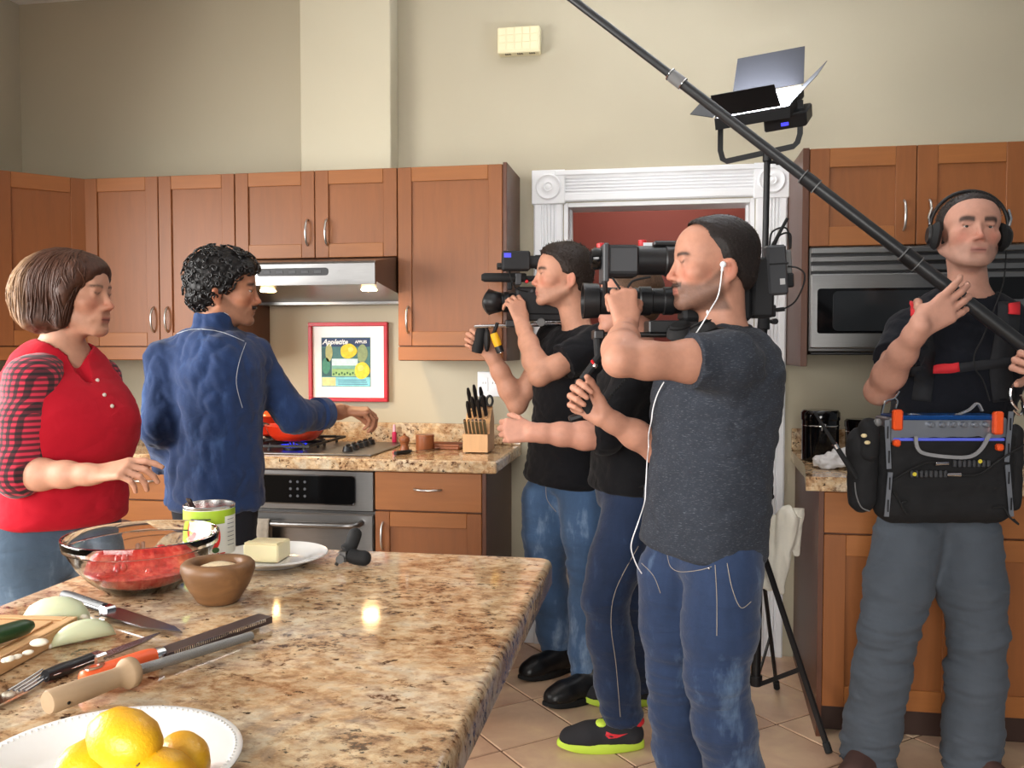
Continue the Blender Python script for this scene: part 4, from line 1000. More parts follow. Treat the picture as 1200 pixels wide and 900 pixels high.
# open neck placket with small buttons
SKN = mat('chest_skin', (202, 152, 126), 0.5)
for (x, y) in ((114, 446), (122, 463), (131, 476)):
    p = on_surf(sh, x, y, 0.001)
    if p is not None: m = MB(); m.ball(p, (0.0055, 0.0055, 0.0055), 10, 8); m.build('button', SHELL, sh)
hj = _tax(hip, A3(hip)+np.array([0, 0, 1.]), fT)
hj1, hj2 = A3(hip)-hj[0]*0.085+np.array([0, 0, -0.05]), A3(hip)+hj[0]*0.085+np.array([0, 0, -0.05])
kz = lambda p, z, f=0.0: np.array([p[0], p[1], z])+A3(fT)*f
make_trousers('jeans', root, hip, fT, [(hj1, kz(hj1, 0.48, 0.03), kz(hj1, 0.085, 0.0)), (hj2, kz(hj2, 0.48, 0.02), kz(hj2, 0.085, -0.01))], JEAN_W, 0.13, 1.10, r=(0.104, 0.074, 0.062), seed=5.0)
for p in (hj1, hj2): make_shoe(root, (p[0]-fT.x*0.06, p[1]-fT.y*0.06, 0), fT, LEATH, RUBBER, 0.25)
# bob
F = Field(H.p-0.26, H.p+0.26, 0.004); k = H.k
F.ell(H(0, -0.034, 0.026), (0.094, 0.118, 0.094), H.ax, 0); F.ell(H(0, -0.095, -0.022), (0.082, 0.078, 0.080), H.ax, 0.05)
F.ell(H(0, -0.060, -0.076), (0.090, 0.080, 0.052), H.ax, 0.03); F.ell(H(0, 0.038, 0.052), (0.068, 0.058, 0.056), H.ax, 0.03)
for sx in (-1, 1): F.chain([H(sx*0.062, 0.040, 0.060), H(sx*0.072, 0.022, 0.0), H(sx*0.066, 0.010, -0.088)], [0.020, 0.023, 0.018], 0.025)
sl, g = F.sub(F.lo, F.lo+F.n*F.h); p_ = [g[t]-H.p[t] for t in range(3)]; X, Y_, Z_ = [(p_[0]*A[0]+p_[1]*A[1]+p_[2]*A[2])/k for A in H.ax]
bob_cut = ([-0.13, -0.10, -0.06, -0.02, 0.01, 0.030, 0.050, 0.070, 0.12], [0.008, 0.020, 0.036, 0.044, 0.056, 0.076, 0.094, 0.110, 0.16])
y0 = np.interp(Z_, *bob_cut)+0.25*(np.abs(X)-0.06)*(Z_ > 0.02)
F.put(sl, -((Y_-y0)*0.8).astype(np.float32), 0.016, 'sub')
F.cut(H(0, 0, -0.122), -H.ax[2]+H.ax[1]*0.10, k=0.025)
P, Q = F.mesh(); Nn = vnormals(P, Q); q = H.loc(P)
def bobcol(q, s_):
    c = np.array(lin((66, 40, 28)))[None]*(1+0.25*fbm(q, (60, 60, 10), 9.0))[:, None]
    bl = np.clip((-q[:, 1]-0.070)/0.06, 0, 1)*np.clip(0.7+0.6*fbm(q, (40, 40, 8), 5.0)+s_, 0, 1); return np.clip(c*(1-bl[:, None]*0.8)+np.array(lin((158, 124, 88)))*bl[:, None]*0.8, 0, 1)  # paler blond back, with the window light painted into the hair colour
st = fbm(q, (26, 26, 7), 3.0, 3)*0.004
P2 = P+Nn*st[:, None]; hb = np_mesh('hair', P2, Q, HAIR, root, root.location, bobcol(q, 0))
# locks combed from the parting down over the surface
tree = BVHTree.FromPolygons([tuple(p) for p in P2], [tuple(int(v) for v in f) for f in Q]); rs = np.random.RandomState(11)
VS, FS, CS = [], [], []
for i in range(300):
    th = rs.uniform(-pi, pi); yb, xb = -0.036+0.11*cos(th), 0.10*sin(th)
    if cos(th) > 0.86: continue
    zb = rs.uniform(-0.120, -0.03) if rs.rand() < 0.75 else rs.uniform(-0.03, 0.05); pts = []
    wob = rs.uniform(-0.012, 0.012); ph = rs.rand()*6
    for j in range(13):
        u = j/12; zc = 0.122*(1-u**1.6)+zb*u**1.6; sp = sin(min(1, u*1.35)*pi/2); x, y, z = xb*sp*1.05+wob*sin(u*5+ph)*sin(th+1.57), 0.01*(1-sp)+(yb-0.01)*sp*1.05+wob*sin(u*5+ph)*0.6, zc
        h_ = tree.find_nearest(V(H(x, y, z)))
        nn_ = h_[1]; pts.append(A3(h_[0])+A3(nn_)*(0.0006+0.002*(u > 0.9)))
    pts = [A3(v) for v in pts]; rr_ = rs.uniform(0.0014, 0.0030); m_ = MB(); m_.tube([V(p) for p in pts], [rr_*0.5]+[rr_]*10+[rr_*0.7, 0.0004], 5); k0 = len(VS)
    VS += m_.v; FS += [f for f in ([tuple(x+k0 for x in f) for f in m_.f]) if len(f) == 4]; CS.append(bobcol(H.loc(np.array(m_.v)), rs.uniform(-0.3, 0.3))*rs.uniform(0.8, 1.25))
np_mesh('locks', np.array(VS), np.array(FS), HAIR, hb, root.location, np.clip(np.concatenate(CS), 0, 1))

# ---------------------------------------------------------------- man in denim shirt at the stove (back towards the lens, head turned right)
fT = FW*cos(R(38))+RT*sin(R(38)); fH = RT*cos(R(12))+FW*sin(R(12))
fl = W(250, 800, 3.02); root = thing('person', 'person in denim shirt reaching over the stove with back turned', 'person', (fl.x, fl.y, 0))
H = Head(W(265, 338, 3.0), fH-UP*0.10, (0, 0, 1), R(2))
hip, neck = W(252, 578, 3.02), W(250, 384, 2.99)
S1, E1, W1 = W(292, 418, 3.05), W(345, 488, 3.12), W(402, 482, 3.36)
S2, E2, W2 = W(196, 424, 2.98), W(186, 500, 2.93), W(196, 545, 3.14)
o = dict(skin=(167, 116, 89), w=0.97, jaw=1.0, nose=1.0, lips=(150, 84, 76), brow=(26, 18, 16), browh=0.0055, beard=((88, 66, 56), 0.45), moustache=(24, 17, 16), iris=(40, 28, 22))
make_body(root, H, hip, neck, fT, [(S1, E1, W1, dict(d=RT*0.95+FW*0.25-UP*0.02, n=-UP+FW*0.2-RT*0.1, side=1, curl=[(38, 48, 30), (44, 50, 30), (50, 50, 30), (56, 50, 30)], thumb=(0.3, 0.85, 0.6))),
                                   (S2, E2, W2, dict(d=FW+RT*0.3, n=-UP, side=-1, curl=(30, 40, 25)))], o, wk=0.95, dk=1.0, armk=0.95)
Wc = A3(E1)+(A3(W1)-A3(E1))*0.62
def yoke(F, ax):
    F.cone(A3(neck)-ax[2]*0.05, H(0, -0.030, -0.088), 0.080, 0.072, 0.012, capb=True); F.cone(H(0, -0.026, -0.10), H(0, -0.020, -0.03), 0.062, 0.066, 0.003, 'sub')
sh = make_shirt('shirt', root, hip, neck, fT, [([A3(S1), A3(E1), Wc], [0.075, 0.064, 0.056]), ([A3(S2), A3(E2), A3(W2)], [0.072, 0.062, 0.050])], DEN_SH, -0.045, MALE, 0.020, 1.0, 1.10, amp=0.014, seed=6.3, sc=(5.2, 5.2, 4), H=None, extra=yoke)
m = MB(); a_ = nrm(A3(W1)-A3(E1)); m.cyl(A3(Wc)-a_*0.055-A3(root.location), A3(Wc)+a_*0.004-A3(root.location), 0.062, 0.060, 22, True, 0.008); set_col(m.build('cuff', DEN_SH, sh))
for pl in (((205, 392), (228, 386), (258, 389), (286, 400)), ((288, 402), (280, 425), (277, 450), (284, 478)), ((228, 364), (250, 362), (272, 371))): seam(sh, pl, THREADW, r=0.0012, off=0.0009, parent=sh)
hj = _tax(hip, A3(hip)+np.array([0, 0, 1.]), fT); hj1, hj2 = A3(hip)-hj[0]*0.085+np.array([0, 0, -0.04]), A3(hip)+hj[0]*0.085+np.array([0, 0, -0.04])
make_trousers('trousers', root, hip, fT, [(hj1, kz(hj1, 0.49), kz(hj1, 0.08)), (hj2, kz(hj2, 0.49), kz(hj2, 0.08))], BLACK_PT, 0.08, 0.90, r=(0.090, 0.072, 0.066), seed=7.0)
for p in (hj1, hj2): make_shoe(root, (p[0]-fT.x*0.07, p[1]-fT.y*0.07, 0), fT, LEATH, RUBBER, 0.28)
# curls
F = hair_cap(H, [(-0.14, -0.03), (-0.06, -0.024), (-0.03, -0.016), (0.0, 0.020), (0.03, 0.034), (0.055, 0.066), (0.075, 0.098), (0.1, 0.12), (0.2, 0.2)], 0.014, 0.012)
F.cut(H(0, 0, -0.085), -H.ax[2]+H.ax[1]*0.2, k=0.02)
P, Q = F.mesh(); Nn = vnormals(P, Q); q = H.loc(P); P2 = P+Nn*(fbm(q, (34, 34, 34), 2.0, 2)*0.006)[:, None]
hr = np_mesh('hair', P2, Q, HAIR, root, root.location, np.tile(np.array(lin((18, 15, 15))), (len(P), 1)))
m = MB(); rs = np.random.RandomState(4); ids = rs.choice(len(P), 330, replace=False)
for i in ids:
    nn = V(Nn[i]); c0 = V(P[i]-A3(root.location)); t1 = nn.orthogonal().normalized(); t1 = (Matrix.Rotation(rs.rand()*6.28, 3, nn) @ t1); t2 = nn.cross(t1); rr = 0.006+0.006*rs.rand()
    m.tube([c0+nn*(0.001+0.004*sin(a*0.5)+rr*0.5)+(t1*cos(a)+t2*sin(a))*rr*(1-0.05*a)+t1*0.0022*a for a in [j*0.75 for j in range(9)]], [0.0026]*8+[0.001], 5)
moustache(H, root, (20, 15, 14), 0.0056, 0.030)
HBLK = mat('black_curl', (16, 14, 14), 0.32, 0, 0.3, 80)
m.build('curls', HBLK, hr, 80)

# ---------------------------------------------------------------- rear camera operator in black polo
fT = -RT*cos(R(38))-FW*sin(R(38)); fH = -RT*cos(R(10))-FW*sin(R(10))
fl = W(655, 812, 3.6); root = thing('person', 'person in black polo and black boots filming with the smaller camera', 'person', (fl.x, fl.y, 0))
H = Head(W(658, 322, 3.58), fH, (0, 0, 1), 0, 1.04); opA = root
hip, neck = W(664, 548, 3.62), W(680, 384, 3.62)
S1, E1, W1 = W(704, 402, 3.46), W(632, 440, 3.36), W(612, 380, 3.55)
S2, E2, W2 = W(648, 398, 3.78), W(606, 474, 3.74), W(574, 412, 3.71)
o = dict(skin=(190, 139, 115), w=1.0, jaw=1.05, nose=0.98, lips=(178, 110, 100), brow=(52, 36, 28), beard=((112, 84, 70), 0.30), squint=True)
make_body(root, H, hip, neck, fT, [(S1, E1, W1, dict(d=W(603, 348, 3.58)-W1, n=FW-RT*0.5, side=-1, curl=[(35, 40, 25), (40, 42, 25), (42, 42, 25), (46, 42, 25)], thumb=(0.4, 0.8, 0.5))),
                                   (S2, E2, W2, dict(d=-RT*0.85+UP*0.55, n=-FW+RT*0.1, side=1, curl=[(62, 78, 50)]*4, thumb=(0.5, 0.6, 0.6)))], o, armk=1.0)
cutp = A3(S1)+(A3(E1)-A3(S1))*0.62; cut2 = A3(S2)+(A3(E2)-A3(S2))*0.45
sh = make_shirt('polo_shirt', root, hip, neck, fT, [([A3(S1), cutp], [0.074, 0.074]), ([A3(S2), cut2], [0.070, 0.068])], BLACK_P, -0.075, MALE, 0.018, 1.02, 1.08, amp=0.007, seed=8.2, H=H, neckhole=(0.062, 0.005))
hj = _tax(hip, A3(hip)+np.array([0, 0, 1.]), fT)
k1, a1 = W(690, 668, 3.52), W(690, 796, 3.50); k2, a2 = W(640, 668, 3.72), W(655, 768, 3.80)
tr = make_trousers('jeans', root, hip, fT, [(W(684, 585, 3.56), k1, V((a1.x, a1.y, 0.075))), (W(640, 585, 3.68), k2, V((a2.x, a2.y, 0.07)))], JEAN_L, 0.06, 1.06, r=(0.106, 0.082, 0.078), seed=9.0, amp=0.009)
for pl in (((640, 566), (641, 585), (652, 600)),): seam(tr, pl, THREAD, r=0.0012, parent=tr)
for a_, fd in ((a1, -RT*0.9-FW*0.45), (a2, -RT*0.9-FW*0.55)):
    s_, G = make_shoe(root, (a_.x+RT.x*0.07, a_.y+RT.y*0.07, 0.0), fd, LEATH, RUBBER, 0.29, 0.028, True)
    for j in range(4): m = MB(); m.tube([A3(G(0.135+j*0.022, -0.022, 0.092-j*0.008))-A3(root.location), A3(G(0.140+j*0.022, 0, 0.100-j*0.009))-A3(root.location), A3(G(0.135+j*0.022, 0.022, 0.092-j*0.008))-A3(root.location)], 0.0022, 5); m.build('lace', RUBBER, s_)
HL = [(-0.14, -0.05), (-0.05, -0.044), (-0.02, -0.028), (0.0, 0.022), (0.035, 0.034), (0.062, 0.056), (0.078, 0.088), (0.1, 0.12), (0.2, 0.2)]
F = hair_cap(H, HL, 0.009, 0.010)
F.cut(H(0, 0, -0.060), -H.ax[2]+H.ax[1]*0.3, k=0.02)
hr = hair_finish(F, H, root, HL, (40, 31, 26), 0.009, 0.0024); bristles(hr, H, root, 800, 0.011, 0.0013, (46, 36, 30), (0, -0.1, 0.6), 0.2, -0.03, 5)

# ---------------------------------------------------------------- operator standing between the two cameras
fT = -RT*cos(R(14))-FW*sin(R(14)); fH = -RT
fl = W(735, 868, 3.08); root = thing('person', 'person in black shirt and lime-soled sneakers between the two camera operators', 'person', (fl.x, fl.y, 0))
H = Head(W(735, 350, 3.10), fH, (0, 0, 1), 0, 1.0)
hip, neck = W(738, 566, 3.10), W(750, 412, 3.10)
S1, E1, W1 = W(748, 432, 2.94), W(708, 512, 2.90), W(626, 507, 2.86)
S2, E2, W2 = W(744, 432, 3.28), W(775, 510, 3.34), W(760, 470, 3.16)
o = dict(skin=(190, 137, 116), w=1.0, nose=1.05, lips=(190, 104, 100), brow=(70, 50, 40))
make_body(root, H, hip, neck, fT, [(S1, E1, W1, dict(d=-RT*1.0+UP*0.08, n=FW-UP*0.2, side=-1, curl=[(66, 78, 50)]*4, thumb=(0.5, 0.6, 0.7))),
                                   (S2, E2, W2, dict(d=-RT*0.5+UP*0.8, n=-FW, side=1, curl=[(60, 70, 40)]*4))], o)
cutp = A3(S1)+(A3(E1)-A3(S1))*1.0
sh = make_shirt('t_shirt', root, hip, neck, fT, [([A3(S1), A3(E1)*0.98+A3(S1)*0.02, A3(E1)+(A3(W1)-A3(E1))*0.12], [0.070, 0.062, 0.058]), ([A3(S2), A3(S2)+(A3(E2)-A3(S2))*0.6], [0.070, 0.068])], BLACK_T, -0.03, MALE, 0.014, 1.0, 1.05, amp=0.007, seed=10.4, H=H)
k1, a1 = W(708, 705, 2.96), W(730, 852, 3.03); k2, a2 = W(742, 700, 3.28), W(752, 815, 3.42)
tr = make_trousers('jeans', root, hip, fT, [(W(736, 610, 3.02), k1, V((a1.x, a1.y, 0.108))), (W(742, 608, 3.20), k2, V((a2.x, a2.y, 0.085)))], JEAN_M, 0.06, 1.0, r=(0.098, 0.078, 0.074), seed=11.0)
seam(tr, ((748, 640), (722, 690), (716, 730), (722, 780), (727, 840)), THREAD, r=0.0012, parent=tr)
m = MB(); hc = A3(hip)-A3(root.location); hx = _tax(hip, A3(hip)+np.array([0, 0, 1.]), fT)
m.tube([hc+hx[0]*0.168*cos(t)+hx[1]*0.120*sin(t)+np.array([0, 0, 0.012]) for t in [i*2*pi/32 for i in range(32)]], 0.014, 6, True); m.build('belt', LEATH, tr)
LIME = mat('lime_foam', (196, 226, 74), 0.6, 0, 0.05); MESH = mat('black_mesh', (36, 36, 40), 0.85, 0, 0.15, bmp=0.4, bscale=500); REDF = mat('red_fabric', (206, 34, 46), 0.6)
for a_, dz in ((a1, 0), (a2, 0)):
    fd = nrm(A3(-RT)); s_, G = make_shoe(root, (a_.x+RT.x*0.075, a_.y+RT.y*0.075, 0), fd, MESH, LIME, 0.305, 0.034)
    lc = lambda a, b, c_: A3(G(a, b, c_))-A3(root.location)
    sg = 1 if True else -1
    if a_ is a1:
        pts = [on_surf(s_, x, y, 0.0012) for x, y in ((710.5, 857.3), (709.6, 861.9), (713.3, 865.6), (723.3, 864.7), (736, 859.5), (725, 861), (717, 860))]
        pts = [p for p in pts if p is not None]
        if len(pts) > 4: m = MB(); n = len(pts); m.add(pts+[p+V(_fh)*0.004 for p in pts], [tuple(range(n))[::-1], tuple(range(n, 2*n))]+[(i, (i+1) % n, n+(i+1) % n, n+i) for i in range(n)]); m.build('side_mark', REDF, s_, 0)
    m = MB(); m.ball(lc(0.030, 0, 0.098), (0.030, 0.034, 0.022), 14, 8); m.build('heel_tab', REDF, s_)
    m = MB(); m.ball(lc(0.150, 0.010, 0.092), (0.024, 0.026, 0.014), 14, 8); m.build('tongue', LIME, s_)
F = hair_cap(H, [(-0.14, -0.05), (-0.05, -0.044), (-0.02, -0.02), (0.0, 0.022), (0.035, 0.034), (0.062, 0.056), (0.078, 0.088), (0.1, 0.12), (0.2, 0.2)], 0.008, 0.012)
F.cut(H(0, 0, -0.06), -H.ax[2]+H.ax[1]*0.3, k=0.02)
P, Q = F.mesh(); np_mesh('hair', P, Q, HAIR, root, root.location, np.tile(np.array(lin((92, 70, 54))), (len(P), 1)))

# ---------------------------------------------------------------- front camera operator in grey T-shirt
fT = -RT*cos(R(30))-FW*sin(R(30)); fH = -RT*cos(R(6))-FW*sin(R(6))
fl = W(840, 995, 2.47); root = thing('person', 'person in charcoal T-shirt and blue jeans filming with the larger camera', 'person', (fl.x, fl.y, 0)); opB = root
H = Head(W(834, 308, 2.45), fH-UP*0.04, (0, 0, 1), 0, 1.08)
hip, neck = W(824, 628, 2.48), W(848, 380, 2.46)
S1, E1, W1 = W(852, 424, 2.29), W(726, 422, 2.20), W(734, 384, 2.40)
S2, E2, W2 = W(838, 430, 2.66), W(800, 540, 2.60), W(708, 489, 2.50)
o = dict(skin=(180, 130, 108), w=1.02, jaw=1.08, nose=1.05, lips=(178, 106, 96), brow=(50, 36, 30), browh=0.0042, beard=((76, 60, 52), 0.80), moustache=(70, 52, 44), squint=True, cheek=1.1)
bodyB = make_body(root, H, hip, neck, fT, [(S1, E1, W1, dict(d=W(728, 340, 2.42)-W1, n=FW*1.0-RT*0.1, side=-1, curl=[(64, 66, 40)]*4, sc=1.05, thumb=(0.5, 0.6, 0.7))),
                                   (S2, E2, W2, dict(d=-RT*0.8+UP*0.60, n=-FW+RT*0.15, side=1, curl=[(58, 74, 46)]*4, sc=1.05, thumb=(0.35, 0.8, 0.4)))], o, armk=1.0, thick=1.08, neckr=0.060)
cutp = A3(S1)+(A3(E1)-A3(S1))*0.36; cut2 = A3(S2)+(A3(E2)-A3(S2))*0.55
sh = make_shirt('t_shirt', root, hip, neck, fT, [([A3(S1), cutp], [0.080, 0.076]), ([A3(S2), cut2], [0.074, 0.072])], GREY_T, -0.045, MALE, 0.020, 1.02, 1.16, amp=0.007, seed=12.5, H=H, neckhole=(0.070, 0.02)); shB = sh
m = MB(); 
k1, a1 = W(838, 800, 2.36), W(872, 968, 2.44); k2, a2 = W(792, 795, 2.58), W(800, 935, 2.64)
tr = make_trousers('jeans', root, hip, fT, [(W(848, 672, 2.38), k1, V((a1.x, a1.y, 0.08))), (W(790, 672, 2.55), k2, V((a2.x, a2.y, 0.08)))], JEAN_F, 0.07, 1.04, r=(0.108, 0.085, 0.080), seed=13.0, amp=0.009)
for pl in (((782, 650), (786, 664), (798, 670), (820, 668), (834, 664)), ((838, 662), (840, 700), (840, 745)), ((752, 660), (766, 675), (774, 695)), ((852, 660), (858, 690), (868, 712), (880, 705))): seam(tr, pl, THREAD, r=0.0011, parent=tr)
p = on_surf(tr, 831, 666, 0.001)
if p is not None: m = MB(); m.ball(p, 0.0042, 8, 6); m.build('rivet', CHROME, tr)
for a_, fd in ((a1, fT), (a2, fT)): make_shoe(root, (a_.x-fd.x*0.07, a_.y-fd.y*0.07, 0), fd, LEATH, RUBBER, 0.29)
HL = [(-0.14, -0.07), (-0.06, -0.058), (-0.035, -0.036), (-0.02, -0.006), (0.0, 0.004), (0.025, 0.010), (0.045, 0.020), (0.060, 0.030), (0.075, 0.032), (0.092, 0.044), (0.104, 0.075), (0.12, 0.10), (0.2, 0.2)]
F = hair_cap(H, HL, 0.005, 0.006, w=1.02)
F.cut(H(0, 0, -0.062), -H.ax[2]+H.ax[1]*0.3, k=0.02)
hr = hair_finish(F, H, root, HL, (36, 30, 28), 0.005, 0.0012); HB = H; bristles(hr, H, root, 900, 0.005, 0.0011, (44, 37, 34), (0, -0.2, 0.2), 0.2, -0.05, 6); moustache(H, root, (62, 46, 39), 0.0042)

# ---------------------------------------------------------------- sound recordist (faces the lens)
fT = -FW*cos(R(8))-RT*sin(R(8)); fH = -FW*cos(R(11))-RT*sin(R(11))
fl = W(1085, 905, 2.86); root = thing('person', 'person in navy T-shirt and grey trousers gripping the boom pole', 'person', (fl.x, fl.y, 0)); opS = root
H = Head(W(1136, 271, 2.84), fH+UP*0.04, (0, 0, 1), R(-3), 1.05); HS = H
hip, neck = W(1098, 580, 2.88), W(1138, 338, 2.88)
S1, E1, W1 = W(1068, 392, 2.82), W(1030, 458, 2.66), W(1077, 384, 2.42)
S2, E2, W2 = W(1216, 396, 2.84), W(1252, 480, 2.72), W(1232, 432, 2.50)
o = dict(skin=(185, 137, 118), w=1.10, jaw=1.10, nose=1.12, lips=(150, 84, 80), brow=(34, 26, 25), browh=0.0072, beard=((140, 118, 108), 0.35), iris=(48, 42, 38), look=(0.0, 0.02))
bodyS = make_body(root, H, hip, neck, fT, [(S1, E1, W1, dict(d=RT*0.80+UP*0.58, n=FW+RT*0.10, side=1, curl=[(2, 18, 30), (6, 20, 32), (8, 22, 32), (10, 24, 32)], sc=1.08, thumb=(0.25, 0.45, 0.90), spread=5)),
                                   (S2, E2, W2, dict(d=-RT*0.7+UP*0.25, n=-UP*0.2-FW*0.6+RT*0.2, side=-1, curl=[(55, 60, 40)]*4, sc=1.05))], o, armk=1.0)
cutp = A3(S1)+(A3(E1)-A3(S1))*0.50; cut2 = A3(S2)+(A3(E2)-A3(S2))*0.55
shS = make_shirt('t_shirt', root, hip, neck, fT, [([A3(S1), cutp], [0.078, 0.074]), ([A3(S2), cut2], [0.078, 0.074])], NAVY_T, -0.06, MALE, 0.016, 1.08, 1.05, amp=0.006, seed=14.5, H=H, neckhole=(0.070, 0.035))
k1, a1 = W(1040, 745, 2.80), W(1016, 876, 2.84); k2, a2 = W(1146, 750, 2.80), W(1138, 890, 2.78)
make_trousers('trousers', root, hip, fT, [(W(1064, 630, 2.86), k1, V((a1.x, a1.y, 0.045))), (W(1132, 630, 2.86), k2, V((a2.x, a2.y, 0.045)))], GREY_PT, 0.08, 1.06, r=(0.110, 0.090, 0.088), seed=15.0, amp=0.016, bell=1.06)
for a_, fd in ((a1, -FW*0.8-RT*0.6), (a2, -FW*0.9+RT*0.3)): make_shoe(root, (a_.x-fd.x*0.05, a_.y-fd.y*0.05, 0), fd, BROWN_L, RUBBER, 0.29)
HL = [(-0.14, -0.06), (-0.06, -0.050), (-0.02, -0.030), (0.0, 0.014), (0.035, 0.024), (0.062, 0.046), (0.082, 0.072), (0.1, 0.10), (0.2, 0.2)]
F = hair_cap(H, HL, 0.006, 0.0, w=1.11)
F.cut(H(0, 0, -0.058), -H.ax[2]+H.ax[1]*0.3, k=0.02)
hr = hair_finish(F, H, root, HL, (46, 40, 38), 0.006, 0.0026); bristles(hr, H, root, 420, 0.011, 0.0011, (52, 46, 43), (0.15, -0.3, 0.5), 0.05, 0.0, 7)

# ================================================================== film equipment
def bez(*p): return catmull(p, 8)
def rig(name, label, cat, px, py, Z, fwd):
    """thing whose local +x points along fwd (level), +z up"""
    p = W(px, py, Z); t = thing(name, label, cat, p, math.atan2(fwd.y, fwd.x)); return t
XAX = Matrix.Rotation(pi/2, 4, 'Y')        # lathe z axis -> x axis
def lx(x, y=0, z=0): return Matrix.Translation((x, y, z)) @ XAX
YEL = mat('yellow_rubber', (226, 170, 24), 0.5); BLUEL = mat('blue_status_label', (60, 60, 190), 0.4, emit=(80, 80, 220), estr=0.5)
GLASSL = mat('coated_lens_glass', (14, 16, 26), 0.05, 0, 0.1, coat=1.0)
CARD = mat('white_card', (214, 220, 226), 0.7)
def PXL(px0, py0, Z): s = Z/FPX; return lambda px, py: ((px0-px)*s, (py0-py)*s)

# ---- shoulder camera of the rear operator
q = PXL(600, 354, 3.66); t = rig('video_camera', 'black shoulder video camera with petal lens hood and blue-lit viewfinder', 'video camera', 600, 354, 3.66, -RT-FW*0.08)
m = MB(); m.box(-0.20, -0.015, -0.045, 0.045, -0.055, 0.060, 0.008); bd = m.build('body', BLKM, t)
m = MB(); m.lathe([(0, -0.02), (0.036, -0.02), (0.038, 0.0), (0.036, 0.012), (0.042, 0.014), (0.042, 0.034), (0.038, 0.037), (0.040, 0.058), (0, 0.058)], 28, lx(0)); m.build('lens', BLK, t)
m = MB()
n = 32; vs = []
for j, (x, r) in enumerate(((0.045, 0.040), (0.072, 0.046), (0.108, 0.054))):
    for i in range(n):
        a = 2*pi*i/n; xx = x+(0.013*cos(2*a) if j == 2 else 0); vs.append((xx, r*cos(a)*1.05, r*sin(a)))
m.add(vs, [(a*n+i, a*n+(i+1) % n, (a+1)*n+(i+1) % n, (a+1)*n+i) for a in range(2) for i in range(n)]); hd = m.build('lens_hood', BLK, t, 60)
sm = hd.modifiers.new('thick', 'SOLIDIFY'); sm.thickness = 0.003
m = MB(); m.ball((0.058, 0, 0), (0.008, 0.034, 0.034), 20, 10); m.build('front_glass', GLASSL, t)
x0, z0 = q(616, 326); x1, _ = q(564, 326)
m = MB(); m.lathe([(0, x0), (0.016, x0), (0.0185, x0+0.006), (0.0185, x1-0.012), (0.012, x1), (0, x1+0.001)], 18, Matrix.Translation((0, 0.02, z0)) @ XAX); mc = m.build('microphone', RUBBER, t)
m = MB(); m.box(x0+0.02, x0+0.045, 0.0, 0.04, z0-0.03, z0+0.018, 0.003); m.build('microphone_clamp', DGREY, mc)
xa, za = q(619, 319); xb, zb = q(587, 297)
m = MB(); m.box(xa, xb, 0.030, 0.095, za, zb, 0.006); vf = m.build('viewfinder', BLKM, t)
m = MB(); m.box(xb-0.035, xb-0.006, 0.0952, 0.0962, zb-0.028, zb-0.010, 0.0003); m.build('status_label', BLUEL, vf)
m = MB(); m.lathe([(0, 0), (0.026, 0), (0.026, 0.02), (0.029, 0.024), (0.029, 0.045), (0.033, 0.05), (0.034, 0.070), (0.026, 0.071), (0, 0.058)], 22, Matrix.Translation((xa, 0.064, (za+zb)/2-0.004)) @ Matrix.Rotation(-pi/2, 4, 'Y')); m.build('eyecup', RUBBER, vf, 50)
m = MB(); m.lathe([(0, 0), (0.014, 0), (0.014, 0.02), (0, 0.022)], 14, Matrix.Translation((xb-0.002, 0.03, za+0.02)) @ XAX); m.build('viewfinder_knob', BLK, vf)
m = MB(); m.box(-0.17, 0.02, -0.016, 0.016, 0.085, 0.108, 0.006); m.box(-0.17, -0.145, -0.014, 0.014, 0.055, 0.09, 0.004); m.box(0.0, 0.02, -0.014, 0.014, 0.05, 0.09, 0.004); m.build('top_handle', BLKM, t)
for px, py, mm in ((616, 331, RED_P), (630, 333, MGREY), (622, 342, DGREY)):
    x, z = q(px, py); m = MB(); m.cyl((x, 0.040, z), (x, 0.054, z), 0.007, n=12, ch=0.002); m.build('button', mm, t)
m = MB(); m.tube(bez((xb-0.03, 0.058, za+0.004), (xb-0.035, 0.075, za-0.03), (x0+0.05, 0.07, 0.055), (-0.03, 0.06, 0.045), (-0.06, 0.046, 0.04)), 0.0028, 6); m.build('cable', RUBBER, t)
# rods and hand grips
xa, za = q(634, 379); xb, zb = q(556, 383)
m = MB(); m.cyl((-0.24, 0.03, za), (xb, 0.03, zb), 0.0075, n=12); m.cyl((-0.24, -0.03, za), (xb+0.0, -0.03, zb), 0.0075, n=12); rd = m.build('support_rods', CHROME, t)
m = MB(); m.box(-0.22, -0.02, -0.045, 0.045, za+0.012, -0.05, 0.004); m.build('base_plate', BLKM, t)
m = MB(); m.box(-0.02, 0.03, -0.05, 0.05, za-0.016, za+0.014, 0.004); m.build('rod_clamp', BLK, t)
m = MB(); m.cyl((-0.115, 0.045, za+0.004), (-0.115, 0.062, za+0.004), 0.017, n=18, ch=0.003); m.build('clamp_knob', MGREY, t)
xg, zg = q(562, 397)
m = MB(); M = Matrix.Translation((xg, 0.0, zg)) @ Matrix.Rotation(R(-12), 4, 'Y'); m.lathe([(0, -0.06), (0.021, -0.058), (0.024, -0.04), (0.020, -0.01), (0.023, 0.02), (0.020, 0.045), (0, 0.048)], 18, M); m.build('hand_grip', RUBBER, t, 60)
m = MB(); m.ball((xg-0.030, 0.014, zg-0.004), (0.014, 0.034, 0.050), 16, 12); m.build('hand_strap', BLKM, t)
xg, zg = q(581, 400)
m = MB(); M = Matrix.Translation((xg, 0.05, zg)) @ Matrix.Rotation(R(20), 4, 'Y'); m.lathe([(0, -0.048), (0.016, -0.048), (0.017, -0.03), (0.0150, -0.02), (0, -0.02)], 16, M); yg = m.build('grip_end', BLK, t)
